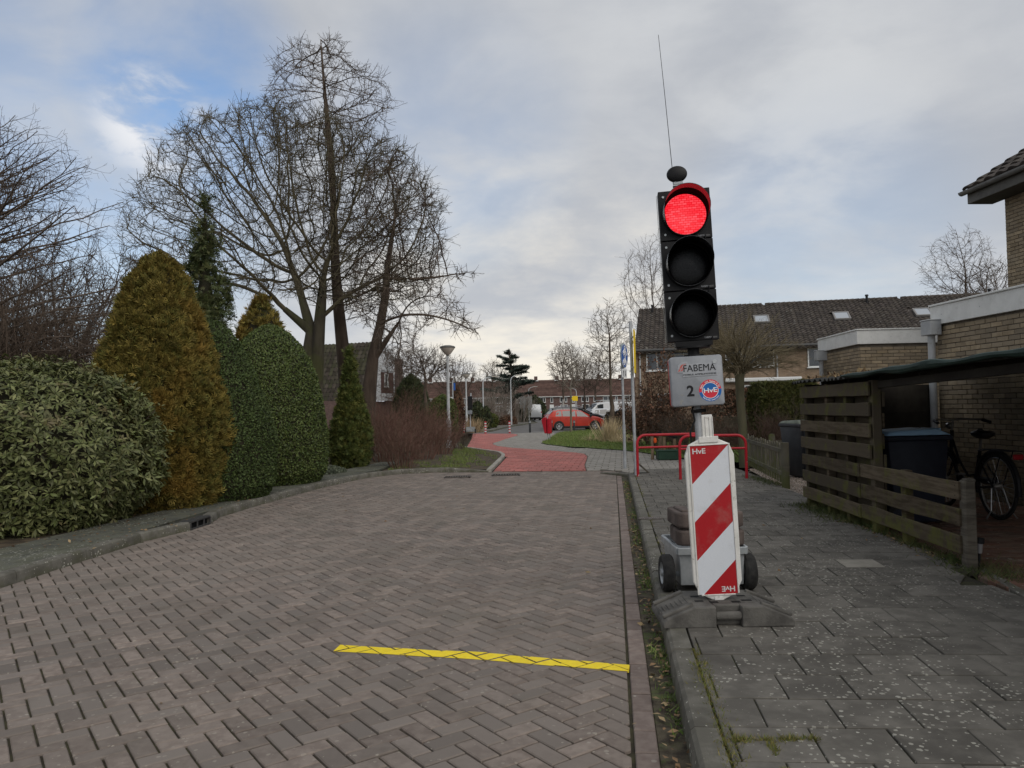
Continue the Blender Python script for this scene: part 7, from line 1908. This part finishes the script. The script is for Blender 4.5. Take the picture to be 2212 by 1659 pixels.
# ================================================================== bins
M_bin_dark = mat('bin_plastic_dark', (.022, .024, .028), (.034, .036, .04), 6, .5, .1, 60)
M_bin_navy = mat('bin_plastic_navy', (.016, .020, .034), (.022, .027, .044), 6, .5, .1, 60)
M_lid_blue = mat('bin_lid_blue', (.42, .68, .95), (.46, .71, .96), 6, .42, .1, 60)
def wheelie(label, loc, rz, mb_, ml_, W_=.58, D_=.72, H_=1.06, mark=None):
    """local -x is the hinge and wheel side, +x the front"""
    t = thing('wheelie_bin', label, 'bin', loc, rz)
    m = MB()
    lo_r, hi_r = (D_ * .74, W_ * .80), (D_ * .93, W_ * .95)
    vs = [(sx * lo_r[0] / 2 + .02, sy * lo_r[1] / 2, .03) for sx, sy in ((-1, -1), (1, -1), (1, 1), (-1, 1))] + [(sx * hi_r[0] / 2, sy * hi_r[1] / 2, H_ * .88) for sx, sy in ((-1, -1), (1, -1), (1, 1), (-1, 1))]
    m.add(vs, [(3, 2, 1, 0), (4, 5, 6, 7)] + [(i, (i + 1) % 4, 4 + (i + 1) % 4, 4 + i) for i in range(4)]); m.build('body', mb_, t, bevel=.03, seg=2, sm=True)
    m = MB(); m.box((0.01, 0, H_ * .90), (D_ * 1.0, W_ * 1.0, .055)); m.box((-D_ * .5, 0, H_ * .93), (.05, W_ * .8, .05)); m.build('rim', mb_, t, bevel=.012)
    m = MB(); x0, x1 = -D_ * .49, D_ * .50; y_ = W_ * .49
    vs = [(x0, -y_, H_ * .93), (x1, -y_, H_ * .93), (x1, y_, H_ * .93), (x0, y_, H_ * .93), (x0 + .05, -y_ * .86, H_ * .972), (x1 - .14, -y_ * .86, H_ * .995), (x1 - .14, y_ * .86, H_ * .995), (x0 + .05, y_ * .86, H_ * .972)]
    m.add(vs, [(3, 2, 1, 0), (4, 5, 6, 7)] + [(i, (i + 1) % 4, 4 + (i + 1) % 4, 4 + i) for i in range(4)]); m.box((x1 - .04, 0, H_ * .965), (.05, W_ * .5, .06)); lo2 = m.build('lid', ml_, t, bevel=.012, seg=2, sm=True)
    for sy in (-1, 1): wheel(t, (-D_ * .36, sy * (W_ * .5 - .02), .115), .115, .05, axis='Y', hub_m=mb_)
    m = MB(); m.tube([(-D_ * .36, -W_ * .5, .115), (-D_ * .36, W_ * .5, .115)], .013, 8); m.build('axle', M_galv, t)
    if mark: m = MB(); m.box((mark[0], -W_ * .455 if mark[2] is None else mark[2], mark[1]), (.09, .006, .10)); m.build('label_sticker', M_white, t)
    return t
bpos = gp(1972, 1122, PZ)
wheelie('navy wheelie bin with a bright blue lid inside the carport', (4.13, 8.18, PZ - .006), rad(6), M_bin_navy, M_lid_blue, H_=1.0)
M_lid_mix = mat('bin_lid_mossy', (.10, .115, .09), (.16, .18, .145), 8, .6)
wheelie('dark grey wheelie bin with a mossy lid on the gravel', (at(1738, 1000, 13.6).x, 13.6, PZ - .03), rad(-80), M_bin_dark, M_lid_mix, H_=1.02)
wheelie('dark wheelie bin half hidden behind the slatted fence', (at(1768, 1000, 13.3).x, 13.3, PZ - .03), rad(-84), M_bin_dark, M_bin_dark, H_=1.0)
b = MB(); q = at(1733.5, 940, 13.2); 
# ================================================================== bicycle
M_bike = mat('bike_black', (.018, .018, .02), rough=.4); M_chrome = mat('bike_metal', (.40, .40, .40), rough=.3, metal=.8); M_redlight = mat('rear_reflector', (.35, .01, .015), rough=.3)
bk_ = thing('bicycle', 'black town bicycle leaning along the wall in the carport', 'bicycle', (5.16, 8.25, PZ - .006), rad(88))
def bw(x_):
    m = MB(); m.tube([(x_ + .335 * math.cos(2 * PI * i / 40), 0, .352 + .335 * math.sin(2 * PI * i / 40)) for i in range(40)], .019, 8, closed=True); o = m.build('wheel', M_tyre, bk_, sm=True)
    m = MB(); m.tube([(x_ + .308 * math.cos(2 * PI * i / 40), 0, .352 + .308 * math.sin(2 * PI * i / 40)) for i in range(40)], .010, 6, closed=True); m.tube([(x_, -.045, .352), (x_, .045, .352)], .03, 12); m.build('rim', M_chrome, o, sm=True)
    m = MB()
    for i in range(28):
        a = 2 * PI * i / 28; b2 = a + (.5 if i % 2 else -.5); m.tube([(x_ + .03 * math.cos(b2), .03 * (1 if i % 4 < 2 else -1), .352 + .03 * math.sin(b2)), (x_ + .30 * math.cos(a), 0, .352 + .30 * math.sin(a))], .0022, 4)
    m.build('spokes', M_chrome, o)
    m = MB(); a0, a1 = (rad(-15), rad(190)) if x_ < .5 else (rad(-5), rad(150)); m.tube([(x_ + .375 * math.cos(a0 + (a1 - a0) * i / 24), 0, .352 + .375 * math.sin(a0 + (a1 - a0) * i / 24)) for i in range(25)], .026, 8); m.build('mudguard', M_bike, bk_, sm=True)
bw(0.0); bw(1.10)
m = MB()
HT, HBt, BBp, ST, RH, FHp = (.865, 0, .93), (.90, 0, .66), (.44, 0, .30), (.30, 0, .72), (0, 0, .352), (1.10, 0, .352)
m.tube([HT, HBt], .021, 10); m.tube([HBt, (.80, 0, .47), (.62, 0, .33), BBp], .019, 10); m.tube([(.875, 0, .85), (.74, 0, .60), (.56, 0, .42), (.40, 0, .45)], .014, 10); m.tube([BBp, ST], .017, 10)
for sy in (-.05, .05): m.tube([(.32, sy * .4, .66), (0, sy, .352)], .010, 8); m.tube([BBp, (0, sy, .352)], .011, 8); m.tube([(.905, sy * .7, .64), (.99, sy, .50), (1.10, sy, .352)], .013, 8)
m.build('frame', M_bike, bk_, sm=True)
m = MB(); m.tube([ST, (.265, 0, .86)], .013, 8); m.build('seat_post', M_chrome, bk_)
m = MB(); m.T = Matrix.Translation((.23, 0, .90)); m.lathe([(.001, -.045), (.06, -.04), (.11, -.01), (.115, .02), (.09, .04), (.001, .045)], 20, Matrix.Diagonal((1.25, .95, 1, 1))); m.tube([(.05, 0, .01), (.15, 0, .012)], [.055, .025], 10); m.build('saddle', M_bike, bk_, sm=True)
m = MB(); m.tube([HT, (.84, 0, 1.04)], .012, 8); m.tube([(.63, -.29, 1.03), (.74, -.27, 1.05), (.83, -.15, 1.06), (.85, 0, 1.05), (.83, .15, 1.06), (.74, .27, 1.05), (.63, .29, 1.03)], .011, 8); m.build('handlebar', M_chrome, bk_, sm=True)
m = MB()
for sy in (-1, 1): m.tube([(.60, sy * .295, 1.025), (.72, sy * .275, 1.048)], .018, 10)
m.build('grips', M_bike, bk_, sm=True)
m = MB(); m.box((.92, 0, .98), (.06, .07, .07)); m.build('headlamp', M_chrome, bk_, bevel=.015)
m = MB()
for sy in (-.06, .06): m.tube([(.30, sy * .4, .72), (.12, sy, .745), (-.34, sy, .745)], .006, 6); m.tube([(-.20, sy, .745), (0, sy, .36)], .006, 6)
for x_ in (-.3, -.15, 0, .12): m.tube([(x_, -.06, .745), (x_, .06, .745)], .005, 6)
m.build('luggage_rack', M_bike, bk_)
m = MB(); m.box((-.38, 0, .69), (.03, .10, .055)); m.build('rear_light', M_redlight, bk_, bevel=.008)
m = MB(); m.tube([(.44, -.06, .30), (.44, .06, .30)], .02, 8); m.tube([(.44, -.07, .30), (.36, -.075, .16)], .009, 8); m.tube([(.44, .07, .30), (.52, .075, .44)], .009, 8); m.box((.36, -.11, .155), (.09, .08, .02)); m.box((.52, .11, .445), (.09, .08, .02)); m.build('crank', M_chrome, bk_)
m = MB(); m.tube([(.0, .06, .33), (-.05, .10, .1), (-.06, .16, .02)], .008, 6); m.tube([(.0, -.06, .33), (-.05, -.10, .1), (-.06, -.16, .02)], .008, 6); m.build('stand', M_chrome, bk_)
m = MB(); m.box((.22, .0, .40), (.42, .035, .07)); m.build('chain_case', M_bike, bk_, bevel=.02)
ss = Vector((at(979, 900, 36).x, 36, 0))
t = thing('street_name_sign', 'thin pole with small blue and white plates beside the nearest lamp post', 'sign', ss)
m = MB(); m.tube([(0, 0, -.1), (0, 0, 2.75)], .03, 8); m.build('pole', M_galv, t)
m = MB(); m.T = Matrix.Translation((.02, 0, 2.45)) @ Matrix.Rotation(rad(70), 4, 'Z'); m.box((.08, -.03, 0), (.16, .02, .34)); m.build('plate', M_signblue, t, bevel=.004)
m = MB(); m.box((-.12, -.02, 1.85), (.20, .03, .22)); m.build('white_plate', M_signwhite, t, bevel=.004)
# solar garden light
sg = gp(2117, 1228, PZ)
t = thing('garden_light', 'small black solar stake light at the end post of the fence', 'garden light', sg, 0)
m = MB(); m.tube([(-.015, 0, -.05), (.0, 0, .12)], .010, 10); m.build('stake', M_blk, t)
m = MB(); m.tube([(0, 0, .115), (.006, 0, .19)], [.018, .022], 14); m.build('lens', mat('clear_plastic', (.22, .21, .21), rough=.25), t, sm=True)
m = MB(); m.tube([(.006, 0, .188), (.010, 0, .232)], .030, 16); m.build('cap', M_blk, t, bevel=.004)
# ================================================================== picket fence, panel, small garden things
M_picket = mat('picket_wood', (.085, .078, .058), (.125, .115, .088), 3, .9, .4, 50, isl=.25, moss=((.085, .095, .03), .35, .3, .8))
def pickets(label, a, b, n, H_, wd_p, name='picket_fence', rails=(.2, .55), cat='fence'):
    a, b = Vector(a), Vector(b); d_ = b - a; L_ = d_.length; t = thing(name, label, cat, a, math.atan2(d_.y, d_.x))
    for i in range(n):
        x_ = L_ * (i + .5) / n; h_ = H_ * R.uniform(.96, 1.03)
        m = MB(); m.T = Matrix.Translation((x_, -.022, 0)) @ XZ; m.prism([(-wd_p / 2, .04), (wd_p / 2, .04), (wd_p / 2, h_ - .04), (wd_p * .3, h_ - .008), (0, h_), (-wd_p * .3, h_ - .008), (-wd_p / 2, h_ - .04)], -.010, .010)
        m.build('picket', M_picket, t)
    for z_ in rails: m = MB(); m.box((L_ / 2, .012, z_), (L_, .03, .06)); m.build('rail', M_picket, t)
    return t
pf = pickets('low weathered picket fence running back from the gravel yard', (4.13, 11.85, PZ), (4.72, 15.6, PZ), 17, .66, .085)
m = MB(); m.tube([(-.10, -.02, -.1), (-.10, -.02, .68)], .062, 12); m.tube([(-.10, -.02, .30), (-.10, -.02, .32)], .066, 12); m.build('gate_post', M_picket, pf)
m = MB(); m.box((-.03, -.02, .56), (.04, .03, .05)); m.box((-.03, -.02, .16), (.04, .03, .05)); m.build('hinge', M_blk, pf)
pickets('short picket fence behind the grey wheelie bins', (4.95, 15.2, PZ - .03), (6.6, 14.8, PZ - .03), 6, .70, .12)
M_panel = mat('panel_wood', (.095, .080, .055), (.13, .11, .08), 3, .9, .4, 50, isl=.2)
fpn = thing('fence_panel', 'brown horizontal board fence panel behind the pollarded tree', 'fence', (at(1528, 960, 25).x, 25, 0), rad(-4))
for k in range(7): m = MB(); m.box((1.25, 0, .12 + .135 * k), (2.5, .022, .125)); m.build('board', M_panel, fpn, bevel=.004)
for x_ in (0, 1.25, 2.5): m = MB(); m.box((x_, .05, .52), (.09, .07, 1.08)); m.build('post', M_panel, fpn)
tsk = thing('tree_stakes', 'wooden stakes with black straps behind the red railing', 'stakes', (at(1433, 960, 19.5).x, 19.5, .03), 0)
for x_, y_, h_ in ((-.28, 0, .60), (-.05, .12, .62), (.27, -.05, .50), (.0, -.1, .55)):
    m = MB(); m.tube([(x_, y_, -.05), (x_, y_, h_)], .038, 10); m.build('stake', mat('stake_wood', (.20, .14, .09), (.26, .19, .13), 5, .9) if x_ == -.28 else bpy.data.materials['stake_wood'], tsk)
m = MB(); m.bar((-.32, -.04, .60), (-.05, -.02, .68), .02, .05); m.bar((-.06, -.03, .62), (.34, -.08, .53), .02, .05); m.build('strap', M_blk, tsk)
m = MB(); m.box((.0, 0, .11), (.50, .36, .22)); m.box((0, 0, .225), (.54, .40, .025)); tag(m.build('garden_crate', mat('green_crate', (.018, .05, .032), (.025, .062, .04), 6, .6), None, bevel=.01), 'dark green crate between the wooden stakes', 'crate').location = (tsk.location.x + .05, 19.3, .03)
m = MB(); m.lathe([(.001, -.07), (.035, -.055), (.045, 0), (.03, .06), (.001, .075)], 14); tag(m.build('orange_marker', mat('orange_plastic', (.85, .12, .02), rough=.5), None, sm=True), 'small bright orange tag hanging at the strapped stakes', 'marker').location = (tsk.location.x - .22, 19.42, .03 + .47)
bt = thing('bird_table', 'small wooden bird table in the garden below the control box', 'bird table', (at(1536, 900, 25).x, 24.5, 0), 0)
m = MB(); m.tube([(0, 0, 0), (0, 0, 1.15)], .03, 8); m.build('post', M_panel, bt); m = MB(); m.box((0, 0, 1.16), (.5, .4, .03)); m.build('tray', M_panel, bt)
m = MB(); m.add([(-.32, -.25, 1.42), (.32, -.25, 1.42), (0, -.25, 1.6), (-.32, .25, 1.42), (.32, .25, 1.42), (0, .25, 1.6)], [(0, 1, 2), (5, 4, 3), (0, 2, 5, 3), (1, 4, 5, 2), (0, 3, 4, 1)]); m.build('roof', M_panel, bt)
m = MB()
for x_ in (-.2, .2): m.tube([(x_, 0, 1.17), (x_, 0, 1.44)], .015, 6)
m.build('roof_posts', M_panel, bt)

# ================================================================== vehicles
M_win = mat('car_glass', (.025, .03, .034), rough=.05, spec=.9); M_trim = mat('car_trim', (.014, .014, .015), rough=.5); M_alloy = mat('alloy_wheel', (.52, .53, .55), rough=.35, metal=.5)
M_hl = mat('headlight', (.50, .52, .55), rough=.15); M_tl = mat('tail_light', (.35, .01, .02), rough=.25)
HATCH = [(-2.03, .34, .66, .74, .84, .55), (-1.98, .24, .80, .88, .98, .62), (-1.86, .20, .85, .95, 1.12, .64), (-1.62, .19, .87, .96, 1.37, .61), (-1.0, .19, .875, .95, 1.43, .62), (-.2, .19, .875, .93, 1.435, .62), (.40, .19, .875, .915, 1.36, .60), (1.08, .19, .87, .90, 1.00, .67), (1.50, .20, .86, .84, .92, .70), (1.86, .21, .80, .74, .80, .64), (2.0, .24, .70, .60, .66, .56), (2.04, .32, .62, .48, .52, .50)]
SUV = [(-2.2, .4, .70, .86, .98, .60), (-2.15, .3, .86, 1.0, 1.12, .66), (-2.02, .26, .90, 1.06, 1.25, .68), (-1.78, .25, .92, 1.08, 1.56, .66), (-1.0, .25, .92, 1.06, 1.62, .68), (-.1, .25, .92, 1.04, 1.62, .68), (.5, .25, .92, 1.03, 1.55, .66), (1.2, .25, .92, 1.02, 1.13, .74), (1.65, .26, .91, .98, 1.06, .76), (2.0, .27, .86, .88, .94, .70), (2.17, .3, .76, .70, .76, .62), (2.2, .38, .68, .58, .62, .55)]
VAN = [(-2.6, .4, .90, 1.1, 1.95, .80), (-2.57, .3, .96, 1.1, 2.0, .84), (-1.6, .28, .97, 1.12, 2.04, .85), (-.4, .28, .97, 1.12, 2.05, .85), (.6, .28, .97, 1.12, 2.0, .83), (1.0, .28, .97, 1.12, 1.92, .80), (1.65, .28, .97, 1.12, 1.30, .80), (2.2, .29, .95, 1.05, 1.14, .80), (2.5, .32, .86, .85, .95, .70), (2.6, .4, .78, .66, .72, .62)]
def vehicle(label, loc, rz, st, paint, wheels, side_w, name='parked_car', cat='car', rw=.31, group='cars parked in the bay', tail_glass=True, roofrails=None, wm=None, glass_front=(6, 7)):
    t = thing(name, label, cat, loc, rz, group)
    def sect(i):
        x, zb, w_, zl, zr, wr = st[i]
        return [(x, 0, zb), (x, w_ * .86, zb), (x, w_ * .97, zb + .10), (x, w_, zb + (zl - zb) * .55), (x, w_ * .985, zl - .02), (x, w_ * .955, zl), (x, wr + .02, zr - (zr - zl) * .10), (x, wr - .06, zr - .012), (x, wr * .5, zr + .006), (x, 0, zr + .012)]
    S = [sect(i) for i in range(len(st))]; k = len(S[0]); b = MB()
    for sg in (1, -1):
        vs = [(p_[0], p_[1] * sg, p_[2]) for s_ in S for p_ in s_]; n_ = len(S)
        fs = [(i * k + j, i * k + j + 1, (i + 1) * k + j + 1, (i + 1) * k + j) for i in range(n_ - 1) for j in range(k - 1)] + [tuple(range(k)), tuple((n_ - 1) * k + j for j in range(k))]
        b.add(vs, fs)
    me = b.mesh('body', paint); bm = bmesh.new(); bm.from_mesh(me); bmesh.ops.remove_doubles(bm, verts=bm.verts, dist=.001); bmesh.ops.recalc_face_normals(bm, faces=bm.faces); bm.to_mesh(me); bm.free(); smooth_angle(me, 38); obj('body', me, t)
    def side(x, f):
        """point on the glass side at length x, f from belt (0) to roof edge (1)"""
        i = max(j for j in range(len(st) - 1) if st[j][0] <= x); q = (x - st[i][0]) / (st[i + 1][0] - st[i][0]); A5 = Vector(S[i][5]).lerp(Vector(S[i + 1][5]), q); A6 = Vector(S[i][6]).lerp(Vector(S[i + 1][6]), q); return A5.lerp(A6, f)
    for xa, xb, xc, xd in side_w:       # bottom rear, bottom front, top front, top rear
        for sg in (1, -1):
            m = MB(); o_ = Vector((0, .006, .002)); q = [side(xa, .06) + o_, side((xa + xb) / 2, .06) + o_, side(xb, .06) + o_, side(xc, .9) + o_, side((xc + xd) / 2, .92) + o_, side(xd, .9) + o_]
            m.add([(p_.x, p_.y * sg, p_.z) for p_ in q], [(0, 1, 2, 3, 4, 5)]); m.build('side_window', M_win, t)
    def screen(i0, i1, nm, lift):
        A, B = st[i0], st[i1]; m = MB(); 
        rowA = [(A[0], y_ * (A[5] - .04), A[4] + lift - .012 * abs(y_)) for y_ in (-1, -.5, 0, .5, 1)]; rowB = [(B[0], y_ * (B[5] + (.05 if nm != 'hood' else 0)), B[4] + lift - .012 * abs(y_)) for y_ in (-1, -.5, 0, .5, 1)]
        q0, q1 = .06, .94; r0 = [Vector(a).lerp(Vector(b_), q0) for a, b_ in zip(rowA, rowB)]; r1 = [Vector(a).lerp(Vector(b_), q1) for a, b_ in zip(rowA, rowB)]
        m.add(r0 + r1, [(j, j + 1, 6 + j, 5 + j) for j in range(4)]); m.build(nm, M_win, t)
    screen(glass_front[0], glass_front[1], 'windscreen', .03)
    if tail_glass: screen(2, 3, 'rear_window', .03)
    W2 = st[4][2]
    for x_ in wheels:
        for sg in (1, -1):
            m = MB(); m.T = Matrix.Translation((x_, sg * (W2 - .012), rw)) @ Matrix.Rotation(PI / 2, 4, 'X'); m.lathe([(.001, -.02), (rw + .055, -.02), (rw + .055, .016), (.001, .016)], 28); m.build('wheel_arch', M_trim, t)
            T = Matrix.Translation((x_, sg * (W2 - .085), rw)) @ Matrix.Rotation(PI / 2, 4, 'X')
            m = MB(); m.lathe([(rw * .66, -.11), (rw * .92, -.11), (rw, -.07), (rw, .07), (rw * .92, .11), (rw * .66, .11)], 28, T, cap=False); wo_ = m.build('wheel', M_tyre, t, sm=True)
            m = MB(); m.lathe([(rw * .60, -.10), (rw * .68, -.112), (rw * .68, .112), (rw * .60, .10)], 28, T, cap=False)
            for q in range(8):
                a = 2 * PI * q / 8; c_, s_ = math.cos(a), math.sin(a)
                for z_ in (-.098, .098): m.bar(T @ Vector((c_ * .03, s_ * .03, z_)), T @ Vector((c_ * rw * .64, s_ * rw * .64, z_)), .05, .02)
            m.lathe([(.001, -.105), (.05, -.105), (.05, .105), (.001, .105)], 14, T); m.build('rim', wm or M_alloy, wo_)
            m = MB(); m.lathe([(.001, -.07), (rw * .66, -.07), (rw * .66, .07), (.001, .07)], 20, T); m.build('brake', M_trim, wo_)
    xf, xr = st[-2], st[1]
    for sg in (1, -1):
        m = MB(); m.T = Matrix.Translation((st[-3][0] + .02, sg * st[-3][2] * .86, st[-3][3] - .02)) @ Matrix.Rotation(sg * rad(-28), 4, 'Z'); m.box((0, 0, 0), (.34, .10, .11)); m.build('headlight', M_hl, t, bevel=.03, seg=2, sm=True)
        m = MB(); m.T = Matrix.Translation((xr[0] + .04, sg * xr[2] * .93, xr[3] - .05)); m.box((0, 0, 0), (.22, .12, .17)); m.build('tail_light', M_tl, t, bevel=.03, seg=2, sm=True)
        mi = [j for j in range(len(st)) if st[j][0] > .5][0]
        m = MB(); m.T = Matrix.Translation((st[mi][0] - .12, sg * (W2 + .09), st[mi][3] + .09)); m.box((0, 0, 0), (.14, .20, .13)); m.box((.02, -sg * .12, -.06), (.05, .10, .03)); m.build('mirror', M_trim, t, bevel=.03, seg=2, sm=True)
        for x_ in (-.75 if st is not VAN else -1.0, .22 if st is not VAN else .3):
            m = MB(); m.box((x_, sg * (W2 + .001), st[4][3] - .12), (.16, .02, .028)); m.build('door_handle', paint, t, bevel=.006)
        m = MB(); 
        for x_ in ((-1.18, -.02, .98) if st is not VAN else (.1, 1.2)): m.box((x_, sg * (W2 - .003), .62), (.010, .010, .62))
        m.build('door_gap', M_trim, t)
        m = MB(); m.box(((wheels[0] + wheels[1]) / 2, sg * (W2 - .012), st[4][1] + .05), (abs(wheels[1] - wheels[0]) - .7, .05, .12)); m.build('sill', M_trim, t, bevel=.01)
    m = MB(); m.box((st[-1][0] - .03, 0, .42), (.12, st[-1][2] * 1.5, .17)); m.box((st[-1][0] - .08, 0, .60), (.10, st[-1][2] * .9, .07)); m.build('grille', M_trim, t, bevel=.02)
    m = MB(); m.box((st[0][0] + .05, 0, .36), (.14, st[1][2] * 1.7, .16)); m.build('rear_bumper', M_trim, t, bevel=.03)
    if roofrails:
        m = MB()
        for sg in (1, -1): m.tube([(-1.4, sg * (st[4][5] - .03), st[4][4] + .01), (-1.2, sg * (st[4][5] - .03), st[4][4] + .07), (.3, sg * (st[4][5] - .03), st[4][4] + .07), (.5, sg * (st[4][5] - .03), st[6][4] + .01)], .02, 8)
        m.build('roof_rails', M_hl, t)
    return t
M_cred = mat('car_red', (.46, .040, .022), (.42, .034, .018), 2, .25, spec=.5); M_cblack = mat('car_black', (.012, .012, .014), rough=.18, spec=.6); M_cwhite = mat('car_white', (.62, .63, .64), rough=.25, spec=.5); M_csilver = mat('car_silver', (.40, .42, .43), rough=.3, metal=.4)
WH = ((-1.50, -1.06, -1.06, -1.38), (-1.0, -.08, -.08, -.98), (.02, .86, .42, .02))
WS = ((-1.72, -1.15, -1.12, -1.55), (-1.05, -.05, -.05, -1.02), (.05, 1.0, .52, .05))
vehicle('orange red hatchback parked broadside behind the dark bollards', (4.30, 54.0, gz(54)), rad(9), HATCH, M_cred, (-1.27, 1.27), WH)
vehicle('black estate car right behind the orange red hatchback', (4.75, 59.5, gz(60)), rad(10), SUV, M_cblack, (-1.35, 1.35), WS, rw=.34, roofrails=True, group=None)
vehicle('white hatchback parked beyond the black estate', (8.2, 66, gz(60)), rad(12), HATCH, M_cwhite, (-1.27, 1.27), WH, group=None)
vehicle('black hatchback with its tail in view behind the white one', (9.3, 63, gz(60)), rad(196), HATCH, M_cblack, (-1.27, 1.27), WH, group=None)
vn = vehicle('white van with a roof rack behind the parked cars', (9.0, 75, gz(60)), rad(192), VAN, M_cwhite, (-1.6, 1.65), ((.45, 1.45, 1.05, .45),), name='parked_van', cat='van', rw=.34, tail_glass=False, group=None, glass_front=(5, 6))
m = MB()
for sg in (1, -1): m.tube([(-2.4, sg * .75, 2.2), (.7, sg * .75, 2.2)], .03, 8)
for q in range(8): x_ = -2.4 + q * .44; m.tube([(x_, -.75, 2.2), (x_, .75, 2.2)], .025, 8); m.tube([(x_, -.75, 2.02), (x_, -.75, 2.2)], .02, 6); m.tube([(x_, .75, 2.02), (x_, .75, 2.2)], .02, 6)
m.build('roof_rack', M_galv, vn)
vehicle('silver van parked far down the street by the grey sign', (at(1146, 900, 100).x, 100, gz(60)), rad(100), VAN, M_csilver, (-1.6, 1.65), ((.45, 1.45, 1.05, .45),), name='parked_van', cat='van', rw=.34, tail_glass=False, group=None, glass_front=(5, 6))
